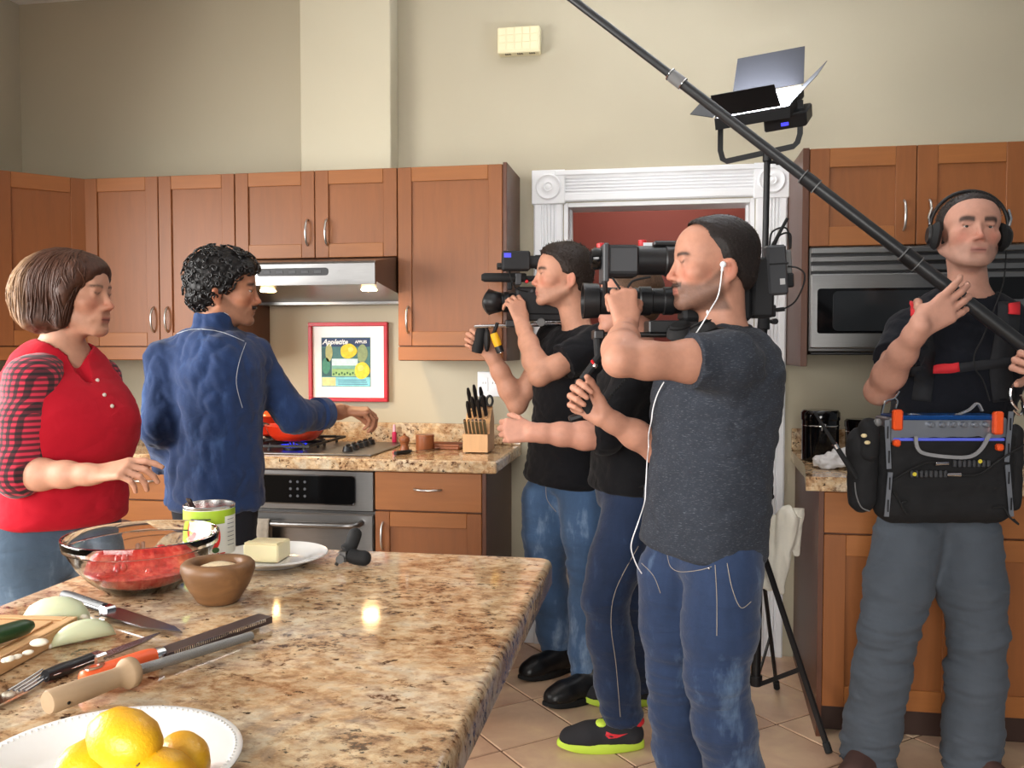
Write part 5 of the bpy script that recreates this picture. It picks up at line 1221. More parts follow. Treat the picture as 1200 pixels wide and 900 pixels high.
m = MB(); m.lathe([(0, -0.02), (0.0155, -0.02), (0.017, 0.0), (0.015, 0.035), (0, 0.036)], 16, M); m.build('yellow_grip', YEL, t, 60)
m = MB(); m.lathe([(0.006, -0.049), (0.0125, -0.0495), (0.0125, -0.046), (0.006, -0.046)], 16, M, True); m.build('grip_ring', CHROME, yg)
m = MB(); m.cyl((xg+0.012, 0.05, zg+0.03), (xg-0.005, 0.03, za), 0.008, n=10); m.build('grip_arm', BLK, t)
m = MB(); M = Matrix.Translation((-0.27, 0.0, za-0.025)); m.ball((0, 0, 0), (0.07, 0.06, 0.022), 18, 8, None); m.v = [(a-0.27, b, c+za-0.020) for a, b, c in m.v]; m.build('shoulder_pad', RUBBER, t)

# ---- shoulder camera of the front operator
q = PXL(760, 352, 2.56); t = rig('video_camera', 'large black shoulder video camera with tubular viewfinder and wireless receivers', 'video camera', 760, 352, 2.56, -RT-FW*0.03)
xl0, _ = q(800, 352); xl1, _ = q(684, 352)
m = MB(); m.lathe([(0, xl0), (0.036, xl0), (0.038, xl0+0.02), (0.041, xl0+0.022), (0.041, xl0+0.05), (0.037, xl0+0.053), (0.037, xl0+0.085), (0.042, xl0+0.088), (0.042, xl0+0.12), (0.038, xl0+0.124), (0.040, xl1-0.05), (0.050, xl1-0.045), (0.052, xl1), (0.046, xl1), (0.044, xl1-0.02), (0, xl1-0.02)], 30, Matrix.Translation((0, -0.03, 0)) @ XAX); m.build('lens', BLK, t)
xr0, _ = q(872, 352); xr1, _ = q(906, 352)
m = MB(); m.box(xr0-0.02, xl0, -0.075, 0.020, -0.060, 0.075, 0.010); m.build('body', BLKM, t)
m = MB(); m.box(xr1, xr0-0.021, -0.075, 0.022, q(0, 372)[1], q(0, 302)[1], 0.008); bt = m.build('battery', BLKM, t)
m = MB(); m.box(xr1-0.012, xr1-0.0005, -0.05, 0.0, q(0, 371)[1], q(0, 357)[1], 0.003); m.build('battery_latch', BLK, t)
# viewfinder
xv0, zv0 = q(795, 325); xv1, zv1 = q(742, 291); xv2, _ = q(703, 291)
m = MB(); m.lathe([(0, xv0), (0.030, xv0), (0.043, xv0+0.004), (0.0445, xv0+0.05), (0.041, xv0+0.054), (0.041, xv1), (0, xv1)], 26, Matrix.Translation((0, 0.055, (zv0+zv1)/2)) @ XAX); vf = m.build('viewfinder_tube', BLK, t)
m = MB(); m.box(xv1, xv2, 0.010, 0.100, zv0-0.006, zv1-0.002, 0.008); vb = m.build('viewfinder_monitor', BLKM, t)
m = MB(); m.box(xv1+0.006, xv2-0.016, 0.1002, 0.1015, zv0+0.008, zv1-0.012, 0.0005); m.build('side_plate', DGREY, vb)
m = MB(); m.box(xv2-0.012, xv2+0.004, 0.004, 0.106, zv0-0.022, zv1+0.002, 0.004); m.build('front_frame', DGREY, vb)
m = MB(); m.lathe([(0, xv2), (0.030, xv2), (0.032, xv2+0.02), (0.026, xv2+0.032), (0, xv2+0.032)], 20, Matrix.Translation((0, 0.045, (zv0+zv1)/2+0.006)) @ XAX); m.build('focus_ring', BLKG, vb)
m = MB(); m.box(xv0+0.01, xv0+0.085, 0.040, 0.075, zv1-0.003, zv1+0.012, 0.004); m.build('mount_shoe', BLK, t)
m = MB(); m.tube([(xv2-0.002, 0.09, zv0-0.018), (xv2-0.004, 0.085, zv0-0.05), (xv2-0.010, 0.05, -0.02)], 0.007, 8); m.build('viewfinder_arm', BLK, t)
m = MB(); m.tube(bez((xv2-0.02, 0.106, zv0-0.01), (xv2-0.05, 0.12, zv0-0.05), (xv1+0.02, 0.11, zv0-0.02), (xv1-0.03, 0.105, zv0-0.008)), 0.0032, 6); m.build('cable', RUBBER, t)
for px, py in ((705, 289), (754, 285)):
    x, z = q(px, py); m = MB(); m.cyl((x, -0.02, z-0.03), (x, -0.02, z-0.008), 0.004, n=8); kn = m.build('thumb_screw', CHROME, t); m = MB(); m.cyl((x, -0.02, z-0.010), (x, -0.02, z+0.010), 0.011, 0.013, n=10, ch=0.002); m.build('screw_head', RED_P, kn)
x, z = q(763, 287); m = MB(); m.box(x-0.022, x+0.022, -0.03, -0.005, z-0.010, z+0.006, 0.001); m.build('paper_slip', CARD, t)
m = MB(); m.box(xv2-0.02, xv0+0.02, -0.035, -0.008, 0.086, 0.108, 0.006); m.box(xv0+0.0, xv0+0.03, -0.03, -0.01, 0.06, 0.09, 0.003); m.build('top_handle', BLK, t)
# receivers
def pbox(x0, y0, x1, y1, ya, yb, c=0.004, rot=0):
    a, b = q(x0, y0), q(x1, y1); cx_, cz_ = (a[0]+b[0])/2, (a[1]+b[1])/2; mm = MB()
    mm.box(-(abs(a[0]-b[0]))/2, abs(a[0]-b[0])/2, ya, yb, -abs(a[1]-b[1])/2, abs(a[1]-b[1])/2, c, Matrix.Translation((cx_, 0, cz_)) @ Matrix.Rotation(R(rot), 4, 'Y')); return mm
r1 = pbox(897, 288, 920, 346, -0.01, 0.028, 0.006, 4).build('receiver', DGREY, t)
pbox(898, 309, 921, 311, 0.0, 0.0285, 0.0005, 4).build('receiver_seam', BLK, r1)
pbox(911, 327, 917, 334, 0.028, 0.0286, 0.0002, 4).build('receiver_tag', LGREY, r1)
r2 = pbox(917, 292, 931, 320, -0.045, -0.015, 0.004, 3).build('receiver', MGREY, t); pbox(919, 319, 934, 336, -0.045, -0.015, 0.004, 3).build('receiver_battery', BLK, r2)
x0, z0 = q(904, 289); x1, z1 = q(920, 257); m = MB(); m.tube([(x0, 0.01, z0), (x1, 0.02, z1)], [0.005, 0.0045], 8); m.build('antenna', RUBBER, t)
for a in ((902, 290, 905, 272, 922, 268, 926, 292), (908, 290, 914, 276, 926, 274, 927, 291)):
    m = MB(); m.tube(bez(*[(q(a[i], a[i+1])[0], 0.0, q(a[i], a[i+1])[1]) for i in (0, 2, 4, 6)]), 0.0026, 6); m.build('receiver_cable', RUBBER, t)
m = MB(); m.tube(bez(*[(q(a, b)[0], 0.0, q(a, b)[1]) for a, b in ((906, 363), (918, 362), (932, 354), (941, 338), (944, 322), (936, 314), (924, 312))]), 0.0026, 6); cb = m.build('power_cable', RUBBER, t)
m = MB(); m.cyl((xr1-0.012, 0, q(0, 363)[1]), (xr1-0.035, 0, q(0, 362)[1]), 0.0065, n=10); m.build('plug', BLK, t)
# shoulder support, rods and front grip
zr = q(0, 392)[1]; xg, zg = q(682, 462)
m = MB(); m.cyl((xr0-0.02, -0.05, zr), (q(700, 0)[0], -0.05, zr), 0.0075, n=12); m.cyl((xr0-0.02, 0.0, zr), (q(700, 0)[0], 0.0, zr), 0.0075, n=12); m.build('support_rods', STEELD, t)
m = MB(); m.box(xl0-0.05, xl0+0.10, -0.07, 0.02, zr+0.004, -0.058, 0.004); m.build('base_plate', BLK, t)
m = MB(); m.box(q(708, 0)[0], q(696, 0)[0], -0.065, 0.015, zr-0.014, zr+0.014, 0.004); m.build('rod_clamp', BLK, t)
m = MB(); m.tube([(q(700, 0)[0], 0.0, zr-0.01), (q(700, 0)[0], 0.03, q(0, 418)[1]), (q(690, 0)[0], 0.045, q(0, 432)[1]), (q(681, 0)[0], 0.045, q(0, 444)[1])], 0.012, 10); m.build('grip_arm', BLKM, t)
x, z = q(695, 428); m = MB(); m.ball((x, 0.058, z), 0.008, 10, 8); m.build('lock_screw', CHROME, t); m = MB(); m.cyl((x+0.003, 0.05, z+0.004), (x+0.010, 0.05, z+0.016), 0.004, n=8); m.build('lock_lever', RED_P, t)
m = MB(); M = Matrix.Translation((xg-0.004, 0.045, zg)) @ Matrix.Rotation(R(10), 4, 'Y'); m.lathe([(0, -0.056), (0.026, -0.052), (0.029, -0.03), (0.022, 0.0), (0.025, 0.025), (0.020, 0.048), (0, 0.052)], 18, M); m.build('hand_grip', RUBBER, t, 60)
x, z = q(680, 458); m = MB(); m.cyl((x, 0.055, z), (x, 0.074, z), 0.018, n=18, ch=0.004); m.build('grip_joint', BLK, t)
m = MB(); m.box(xg-0.045, xg+0.045, 0.030, 0.065, zg-0.062, zg-0.046, 0.004, Matrix.Translation((xg, 0, zg-0.05)) @ Matrix.Rotation(R(18), 4, 'Y') @ Matrix.Translation((-xg, 0, -zg+0.05))); m.build('grip_foot', BLK, t)
m = MB(); m.ball((xl0-0.10, -0.03, zr-0.004), (0.085, 0.06, 0.026), 20, 10); m.build('shoulder_pad', RUBBER, t)
m = MB(); P = []
for i in range(61): a = i*2*pi/5; s_ = i/60; p0 = V((q(712, 0)[0], -0.02, q(0, 470)[1])).lerp(V((q(742, 0)[0], -0.05, q(0, 438)[1])), s_); P.append(p0+V((0, cos(a), sin(a)))*0.006)
m.tube(P, 0.0017, 5); m.build('coiled_cable', RUBBER, t)

# ---- white earphone lead of the front operator
e0 = HB(0.083*1.02, 0.0, -0.012); loc0 = A3(opB.location)
t = thing('earphones', 'white earphone with thin white lead hanging down the charcoal T-shirt', 'earphones', tuple(e0))
WPL = mat('white_plastic', (236, 236, 238), 0.3)
m = MB(); m.ball((0, 0, 0), 0.0085, 12, 8); m.tube([(0, 0, 0), (-RT.x*0.004-FW.x*0.004, -RT.y*0.004-FW.y*0.006, -0.018)], 0.0035, 8); m.build('earbud', WPL, t)
def rel(px, py, Z): return A3(W(px, py, Z))-e0
wpts = [(-RT.x*0.004-FW.x*0.004, -RT.y*0.004-FW.y*0.006, -0.018), rel(842, 345, 2.34), rel(833, 362, 2.32), rel(825, 376, 2.31), rel(816, 390, 2.33), rel(812, 394, 2.36)]
m = MB(); m.tube(catmull(wpts, 6), 0.0017, 6); w_ = m.build('lead', WPL, t)
p = rel(829, 366, 2.318); m = MB(); m.ball(p, (0.003, 0.003, 0.006), 8, 6); m.build('lead_slider', WPL, t)
wp = []
for px, py in ((778, 448), (771, 462), (766, 478), (764, 492), (761, 508), (760, 524), (759, 540), (758, 556), (757, 572), (756, 588)):
    h_ = on_surf(shB, px+3, py, 0.009); wp.append(A3(h_)+loc0-e0 if h_ is not None else rel(px, py, 2.42))
wp += [rel(748, 612, 2.40), rel(741, 632, 2.40), rel(740, 645, 2.41), rel(746, 662, 2.42), rel(752, 672, 2.43)]
m = MB(); m.tube(catmull(wp, 6), 0.0017, 6); m.build('lead', WPL, t)
# headphones resting round the neck of the front operator
nb = W(832, 386, 2.44); t = thing('headphones', 'black headphones resting around the neck of the person in charcoal T-shirt', 'headphones', nb)
fd = nrm(A3(-RT)*1.0-A3(FW)*0.3); sd = np.array([-fd[1], fd[0], 0]); uz = np.array([0, 0, 1.0])
m = MB(); m.tube([-fd*0.02+(-fd*cos(a)+sd*sin(a))*np.array([1, 1, 1])*0.090+uz*(0.010-0.016*abs(sin(a))) for a in [R(-120+i*10) for i in range(25)]], 0.009, 8); m.build('headband', BLK, t)
for sgn in (-1, 1):
    c_ = fd*0.058+sd*0.064*sgn+uz*(-0.004); m = MB(); dr_ = nrm(fd*0.30-sd*sgn*0.25+uz*0.9)
    m.cyl(c_-dr_*0.018, c_+dr_*0.014, 0.040, 0.036, 24, True, 0.008); cup = m.build('ear_cup', BLKM, t)
    m = MB(); m.cyl(c_+dr_*0.012, c_+dr_*0.022, 0.033, 0.028, 22, True, 0.005); m.build('ear_pad', RUBBER, cup)

# ---- sound recordist's headphones
t = thing('headphones', 'black studio headphones worn by the sound recordist', 'headphones', tuple(HS.p))
def hl_(x, y, z): return HS(x, y, z)-HS.p
m = MB(); m.tube([hl_(0.110*sin(a), -0.010+0.010*cos(a), 0.014+0.108*cos(a)) for a in [R(-92+i*8) for i in range(24)]], 0.006, 8, sq=None); m.build('headband', BLK, t)
for sx in (-1, 1):
    m = MB(); m.cyl(hl_(sx*0.082, -0.004, -0.016), hl_(sx*0.108, -0.006, -0.014), 0.046, 0.042, 26, True, 0.010); cup = m.build('ear_cushion', RUBBER, t)
    m = MB(); m.cyl(hl_(sx*0.107, -0.006, -0.014), hl_(sx*0.118, -0.006, -0.014), 0.034, 0.028, 24, True, 0.004); m.build('ear_shell', BLK, cup)
    m = MB(); m.tube([hl_(sx*0.112, -0.006, 0.020), hl_(sx*0.116, -0.006, 0.042), hl_(sx*0.108, -0.008, 0.070)], 0.0045, 8); m.build('slider', CHROME, cup)
cp_ = [hl_(0.108, -0.004, -0.056)]+[A3(W(px, py, Z))-HS.p for px, py, Z in ((1176, 330, 2.80), (1166, 360, 2.72), (1152, 395, 2.68), (1142, 415, 2.67), (1143, 432, 2.67), (1152, 446, 2.67), (1160, 470, 2.66))]
m = MB(); m.tube(catmull(cp_, 6), 0.0022, 6); m.build('lead', RUBBER, t)

# ---- boom pole
B0, B1 = W(1250, 444, 2.47), W(560, -86, 2.86)
t = thing('boom_pole', 'long black telescopic boom pole held by the sound recordist', 'boom pole', B0); dv = B1-B0
CARB = mat('carbon_tube', (34, 35, 37), 0.38, 0, 0.12, 30)
def bp(px):                                   # parameter where the pole crosses a photo column
    lo_, hi_ = 0.0, 1.0
    for _ in range(40):
        mid = (lo_+hi_)/2; p = A3(B0+dv*mid)-_c; x = 600+FPX*(p@_r)/(p@_f)
        if x > px: lo_ = mid
        else: hi_ = mid
    return lo_
cuts = [0.0, bp(1066), bp(948), bp(792), 1.0]; rads = [0.0205, 0.0180, 0.0155, 0.0125]
for i in range(4):
    m = MB(); m.cyl(dv*cuts[i], dv*cuts[i+1], rads[i], n=16); m.build('section', CARB, t)
    if i < 3:
        c_ = dv*cuts[i+1]; u_ = dv.normalized(); m = MB(); m.cyl(c_-u_*0.028, c_+u_*0.020, rads[i]+0.004, rads[i]+0.0035, 18, True, 0.002); cl = m.build('collar', MGREY if i == 2 else BLK, t)
        for s_ in (-0.029, 0.021):
            m = MB(); m.cyl(c_+u_*s_, c_+u_*(s_+0.003), rads[i]+0.0050, n=18); m.build('collar_ring', CHROME if i == 2 else MGREY, cl)

# ---- LED panel light on its stand
Gp = W(886, 848, 3.27); LP0 = V((Gp.x, Gp.y, 0)); top = W(899, 190, 3.25)
t = thing('light_stand', 'black tripod light stand with folded braces beside the door casing', 'light stand', LP0)
def ls(p): return V(p)-LP0
pb = W(885.5, 800, 3.27); axis = (top-pb).normalized(); Lp = (top-pb).length
for a, b_, r in ((0, 0.36, 0.0175), (0.36, 0.70, 0.0145), (0.70, 1.0, 0.0115)): m = MB(); m.cyl(ls(pb+axis*Lp*a), ls(pb+axis*Lp*b_), r, n=16); m.build('column', BLK, t)
for a in (0.365, 0.70):
    c_ = ls(pb+axis*Lp*a); m = MB(); m.cyl(c_-axis*0.03, c_+axis*0.02, 0.023, 0.021, 16, True, 0.003); cl = m.build('collar', BLKM, t)
    m = MB(); m.cyl(c_, c_+RT*0.045, 0.007, n=8); m.cyl(c_+RT*0.040-FW*0.012, c_+RT*0.040+FW*0.012, 0.011, n=10); m.build('lock_knob', BLK, cl)
hubz = (W(890, 648, 3.265).z-pb.z)/axis.z; hub = pb+axis*hubz
m = MB(); m.cyl(ls(hub)-axis*0.03, ls(hub)+axis*0.03, 0.028, n=16, ch=0.003); m.build('leg_collar', BLK, t)
m = MB(); m.cyl(ls(pb)-axis*0.01, ls(pb)+axis*0.03, 0.024, n=16, ch=0.003); m.build('brace_collar', BLK, t)
ft = WZ(971, 880, 0.012); rv = V((ft.x-LP0.x, ft.y-LP0.y, 0)); a0 = math.atan2(rv.y, rv.x); rr = rv.length
for k_ in range(3):
    a = a0+k_*2*pi/3; u_ = V((cos(a), sin(a), 0)); f_ = u_*rr+V((0, 0, 0.012)); h_ = ls(hub)+u_*0.026
    m = MB(); m.tube([h_, f_], 0.010, 8, sq=(0.010, 0.020)); lg = m.build('leg', BLK, t)
    m = MB(); m.cyl(f_+(h_-f_).normalized()*0.03, f_-(h_-f_).normalized()*0.008, 0.013, n=10, ch=0.003); m.build('rubber_foot', RUBBER, lg)
    mid = f_.lerp(h_, 0.40); m = MB(); m.tube([ls(pb)+u_*0.02, mid], 0.006, 8, sq=(0.006, 0.016)); m.build('brace', BLK, t)
C = W(925, 124, 3.15); e1 = -RT*0.25+FW*0.06-UP*0.030; e2 = RT*0.105+FW*0.17+UP*0.122; nn = e1.cross(e2).normalized()
if nn.z < 0: nn = -nn
ctr = C+(e1+e2)/2
t = thing('led_panel_light', 'lit LED panel light with four black barn doors on the stand', 'studio light', top)
def lt(p): return V(p)-top
def plate(a, b_, c_, d_, th, nrm_): return [a, b_, c_, d_, a-nrm_*th, b_-nrm_*th, c_-nrm_*th, d_-nrm_*th]
BX = [(0, 1, 2, 3), (7, 6, 5, 4), (0, 4, 5, 1), (1, 5, 6, 2), (2, 6, 7, 3), (3, 7, 4, 0)]
m = MB(); m.add([lt(p) for p in plate(C, C+e1, C+e1+e2, C+e2, 0.042, nn)], BX); m.build('housing', BLKM, t, 0)
LEDM = mat('white_led_glow', (255, 255, 255), 0.3, emit=(235, 242, 255), estr=240)
ins = lambda p: ctr+(p-ctr)*0.93
m = MB(); m.add([lt(p) for p in plate(ins(C)+nn*0.003, ins(C+e1)+nn*0.003, ins(C+e1+e2)+nn*0.003, ins(C+e2)+nn*0.003, 0.0025, nn)], BX); m.build('led_array', LEDM, t, 0)
BARN = mat('barn_door_black', (15, 15, 18), 0.5)
def barn(p, q_, out, tilt, L_, shrink):
    d_ = (q_-p); up_ = (nn*cos(tilt)+out.normalized()*sin(tilt)); p0 = p+nn*0.006+out.normalized()*0.004; q0 = q_+nn*0.006+out.normalized()*0.004
    a, b_ = p0, q0; c_ = q0+up_*L_-d_*shrink; e_ = p0+up_*L_+d_*shrink; nr = d_.cross(up_).normalized()
    mm = MB(); mm.add([lt(v) for v in plate(a, b_, c_, e_, 0.002, nr)], BX); return mm.build('barn_door', BARN, t, 0)
barn(C+e1*0.10, C+e1*0.98, -e2, R(28), 0.105, 0.03); barn(C+e1+e2, C+e2, e2, R(36), 0.140, 0.03)
barn(C+e2*0.02, C+e2*0.98, -e1, R(50), 0.115, 0.12); barn(C+e1, C+e1+e2, e1, R(78), 0.09, 0.12)
pk = C-nn*0.045+e2*0.45+e1*0.12; m = MB(); ex_, ey_ = e1.normalized(), e2.normalized(); MM = Matrix((( *ex_, 0), (*ey_, 0), (*nn, 0), (0, 0, 0, 1))).transposed(); MM.translation = lt(pk)
m.box(-0.075, 0.075, -0.05, 0.05, -0.055, 0, 0.006, MM); pk_ = m.build('power_pack', BLK, t)
BLED = mat('blue_indicator', (50, 50, 200), 0.4, emit=(60, 60, 255), estr=1.5); m = MB(); m.box(-0.012, 0.014, -0.052, -0.0502, -0.040, -0.028, 0.0005, MM); m.build('indicator', BLED, pk_)
y1, y2 = C+e1*1.0+e2*0.5-nn*0.02, C+e2*0.5-nn*0.02; ex = (y1-y2).normalized()
yA, yB = y1+ex*0.012, y2-ex*0.012; dn = 0.120
bA, bB = V((yA.x, yA.y, top.z+0.025-0.015)), V((yB.x, yB.y, top.z+0.025+0.035))
m = MB(); m.tube([lt(p) for p in (yA, yA.lerp(bA, 0.75), bA.lerp(bB, 0.03)+UP*0.012, bA.lerp(bB, 0.08), bA.lerp(bB, 0.92), bB.lerp(bA, 0.03)+UP*0.012, yB.lerp(bB, 0.75), yB)], 0.006, 8, sq=(0.020, 0.006)); m.build('yoke', BLK, t, 0)
m = MB(); m.cyl(V((0, 0, 0.001)), V((0, 0, 0.034)), 0.016, n=14, ch=0.002); sp = m.build('spigot', BLK, t); m = MB(); m.cyl(V((0, 0, 0.0)), RT*0.04, 0.006, n=8); m.cyl(RT*0.034, RT*0.048, 0.011, n=10); m.build('spigot_knob', BLK, sp)

# ---- harness, mixer bag and cables of the sound recordist
t = thing('shoulder_harness', 'black webbing harness with red pads on the recordist', 'harness', opS.location)
lS = A3(opS.location)
WEB = mat('black_webbing', (30, 31, 35), 0.85, 0, 0.1, 40, 0.4, 600, 0.001); REDW = mat('red_webbing', (202, 36, 44), 0.75, 0, 0.08, 30, 0.3, 500, 0.001)
def strap(pxs, wd, mm, name, off=0.004, n=5, par=None):
    L_, Rr = [], []; P = catmull([(a, b, 0) for a, b in pxs], n); 
    for i, p in enumerate(P):
        a = P[max(i-1, 0)]; b = P[min(i+1, len(P)-1)]; d_ = V((b.x-a.x, b.y-a.y, 0)).normalized(); pr = V((-d_.y, d_.x, 0))*wd/2
        l_, r_ = on_surf(shS, p.x+pr.x, p.y+pr.y, off), on_surf(shS, p.x-pr.x, p.y-pr.y, off)
        if l_ is not None and r_ is not None: L_.append(l_); Rr.append(r_)
    n_ = len(L_)
    if n_ < 2: return None
    mb = MB(); mb.add(L_+Rr, [(i, i+1, n_+i+1, n_+i) for i in range(n_-1)]); o_ = mb.build(name, mm, par or t, 80)
    s_ = o_.modifiers.new('thick', 'SOLIDIFY'); s_.thickness = 0.004; s_.offset = 0; return o_
strap([(1088, 352), (1080, 385), (1084, 430), (1080, 470)], 22, WEB, 'shoulder_strap'); strap([(1182, 350), (1180, 385), (1172, 430), (1176, 470)], 26, WEB, 'shoulder_strap')
strap([(1079, 349), (1075, 360), (1074, 373)], 14, REDW, 'red_pad', 0.010); strap([(1184, 344), (1186, 357), (1186, 370)], 13, REDW, 'red_pad', 0.010)
strap([(1066, 434), (1105, 433), (1150, 428), (1186, 424)], 11, WEB, 'chest_strap', 0.006); strap([(1083, 433), (1103, 432.5), (1123, 430)], 11, REDW, 'chest_buckle', 0.011)

Zb = 2.60; q = PXL(1110, 545, Zb); ctr = W(1110, 545, Zb); fwd = -FW
t = thing('sound_bag', 'black field sound mixer bag with orange clips hung on the harness', 'equipment bag', ctr, math.atan2(RT.y, RT.x))
def bq(px, py): s_ = Zb/FPX; return (px-1110)*s_, (545-py)*s_                # local x right, z up; front is -y
NYL = mat('black_nylon', (20, 20, 22), 0.85, 0, 0.15, 20, 0.5, 500, 0.0012); ORG = mat('orange_plastic', (232, 84, 30), 0.4); BLUEB = mat('blue_anodised', (26, 80, 150), 0.35, 0.6); ALU = mat('brushed_aluminium', (150, 154, 162), 0.42, 0.85); WEBG = mat('grey_webbing', (132, 132, 134), 0.8, 0, 0.08, 40, 0.3, 500, 0.001)
F = Field((-0.30, -0.12, -0.24), (0.30, 0.16, 0.22), 0.006)
(a, b_), (c_, d_) = bq(1038, 606), bq(1190, 505)
for zz in np.linspace(b_+0.03, d_-0.03, 4): F.cone((a+0.04, 0.045, zz), (c_-0.04, 0.045, zz), 0.058, 0.058, 0.02)
P, Q = F.mesh(); P = fold_disp(P, vnormals(P, Q), 0.004, 3.3, (7, 7, 7)); bg_ = np_mesh('bag_body', P, Q, NYL, t, (0, 0, 0))
(a, b_), (c_, d_) = bq(1040, 518), bq(1178, 489)
m = MB(); m.box(a, c_, -0.010, 0.10, b_, d_, 0.005); mx = m.build('mixer', ALU, t)
(a, b_), (c_, d_) = bq(1046, 494), bq(1172, 487); m = MB(); m.box(a, c_, -0.016, 0.095, b_+0.006, d_+0.002, 0.003); m.build('mixer_top_edge', BLUEB, mx)
(a, b_), (c_, d_) = bq(1044, 516), bq(1174, 512.5); m = MB(); m.box(a, c_, -0.0165, -0.0095, b_, d_, 0.002); m.build('blue_piping', mat('blue_piping', (96, 110, 230), 0.4), bg_)
for px in (1087, 1100, 1113, 1125, 1138, 1151):
    x, z = bq(px, 497); m = MB(); m.cyl((x, -0.010, z), (x, -0.028, z), 0.0085, 0.0075, 14, True, 0.002); m.build('knob', ALU, mx)
for pxa, pya, pxb, pyb in ((1041, 479, 1052, 503), (1042, 514, 1050, 522), (1158, 481, 1169, 508), (1162, 519, 1170, 527)):
    (a, b_), (c_, d_) = bq(pxa, pyb), bq(pxb, pya); m = MB(); m.box(a, c_, -0.034, -0.011, b_, d_, 0.005); m.build('orange_clip', ORG, t)
for pts in (((1033, 491), (1037, 548)), ((1038, 552), (1035, 604)), ((1177, 481), (1174, 540)), ((1174, 543), (1181, 604))):
    (a, b_), (c_, d_) = bq(*pts[0]), bq(*pts[1]); m = MB(); m.tube([(a, -0.030, b_), (c_, -0.026, d_)], 0.01, sq=(0.014, 0.003)); br = m.build('side_bar', ALU, t, 0)
    for f_ in (0.25, 0.75): m = MB(); x, z = a+(c_-a)*f_, b_+(d_-b_)*f_; m.tube([(x, -0.0325, z+0.018), (x, -0.0322, z-0.018)], 0.01, sq=(0.004, 0.001)); m.build('slot', BLK, br, 0)
hp_ = [bq(*p) for p in ((1064, 509), (1066, 522), (1074, 529), (1100, 533), (1126, 533), (1140, 524), (1150, 506))]
m = MB(); m.tube(catmull([(a, -0.045, b_) for a, b_ in hp_], 6), 0.01, sq=(0.010, 0.006)); m.build('carry_handle', WEBG, t, 40)
hp_ = [bq(*p) for p in ((1066, 489), (1074, 486), (1110, 490), (1138, 482), (1150, 473), (1156, 482))]
m = MB(); m.tube(catmull([(a, 0.03, b_) for a, b_ in hp_], 6), 0.01, sq=(0.012, 0.005)); m.build('rear_handle', WEBG, t, 40)
for (px, py, px2) in ((1088, 541, 1104), (1118, 554, 1102)):
    (a, b_), (c_, d_) = bq(px, py), bq(px2, py); m = MB(); m.cyl((a, -0.040, b_), (c_, -0.040, d_), 0.0065, 0.0045, 12, True, 0.001); m.build('connector', CHROME, t)
for i in range(8):
    for row, y_ in enumerate((540, 554)):
        a, b_ = bq((1112 if row == 0 else 1062)+i*5.6, y_+ (2 if row == 0 else 0)); m = MB(); m.box(a, a+0.009, -0.030, -0.018, b_-0.010, b_+0.010, 0.002); m.build('socket_block', DGREY, bg_)
YD = mat('yellow_mark', (206, 190, 60), 0.5)
for px, py in ((1142, 539), (1066, 554)): a, b_ = bq(px, py); m = MB(); m.cyl((a, -0.030, b_), (a, -0.033, b_), 0.006, n=12); m.build('yellow_mark', YD, bg_)
for pts in (((1104, 541), (1080, 540), (1060, 548), (1040, 560)), ((1118, 555), (1140, 553), (1165, 535), (1196, 516)), ((1040, 572), (1050, 590), (1056, 600), (1050, 588), (1056, 585)), ((1156, 593), (1168, 592), (1176, 604), (1186, 612), (1180, 606)), ((1186, 470), (1190, 485), (1196, 505))):
    m = MB(); m.tube(catmull([(bq(*p)[0], -0.042, bq(*p)[1]) for p in pts], 6), 0.003, 6); m.build('cable', RUBBER, t)
for pts in (((1032, 484), (1036, 470), (1046, 466), (1052, 458)), ((1048, 478), (1050, 470), (1047, 466)), ((1192, 480), (1184, 470), (1183, 455), (1190, 446)), ((1186, 480), (1194, 486), (1198, 476), (1194, 462))):
    m = MB(); m.tube(catmull([(bq(*p)[0], 0.0, bq(*p)[1]) for p in pts], 6), 0.0035, 6); m.build('carabiner', CHROME, t)
for (x0, y0, x1, y1, yy) in ((996, 505, 1034, 600, 0.03), (1186, 500, 1206, 600, 0.03), (1004, 492, 1030, 540, 0.0)):
    (a, b_), (c_, d_) = bq(x0, y1), bq(x1, y0); F = Field((a-0.05, -0.10, b_-0.05), (c_+0.05, 0.14, d_+0.05), 0.006); xm = (a+c_)/2; r_ = (c_-a)/2
    F.cone((xm, yy, b_+r_*0.7), (xm, yy, d_-r_*0.7), r_*0.9, r_, 0.01); P, Q = F.mesh(); np_mesh('side_pouch', fold_disp(P, vnormals(P, Q), 0.005, 5.0, (9, 9, 9)), Q, NYL, t, (0, 0, 0))
(a, b_), (c_, d_), (e_, f_) = bq(951, 482), bq(977, 522), bq(1002, 560)
m = MB(); m.tube([(e_, -0.01, f_), (c_, -0.012, d_)], [0.008, 0.0075], 10); an = m.build('transmitter_antenna', RUBBER, t); m = MB(); m.tube([(c_, -0.012, d_), (a, -0.013, b_)], [0.006, 0.004], 8); m.build('antenna_whip', RUBBER, an)
m = MB(); m.tube([(c_-0.004, -0.012, d_+0.006), (c_+0.004, -0.012, d_-0.006)], 0.0085, 10); m.build('antenna_ring', CHROME, an)
x, z = bq(1024, 494); m = MB(); m.ball((x, -0.02, z), 0.012, 12, 8); m.build('ball_joint', MGREY, t)
for px, py in ((1006, 509), (1010, 517)): x, z = bq(px, py); m = MB(); m.ball((x, -0.035, z), (0.009, 0.006, 0.006), 10, 8); m.build('cable_end', mat('cream_plastic', (214, 196, 150), 0.5), t)
m = MB(); m.tube(catmull([(bq(*p)[0], -0.01, bq(*p)[1]) for p in ((1000, 565), (1002, 580), (1008, 594), (1018, 599))], 6), 0.002, 6); m.build('cable', MGREY, t)

# ================================================================== things on the island
def onI(px, py): p = WZ(px, py, CT); return V((p.x, p.y, CT+0.0008))
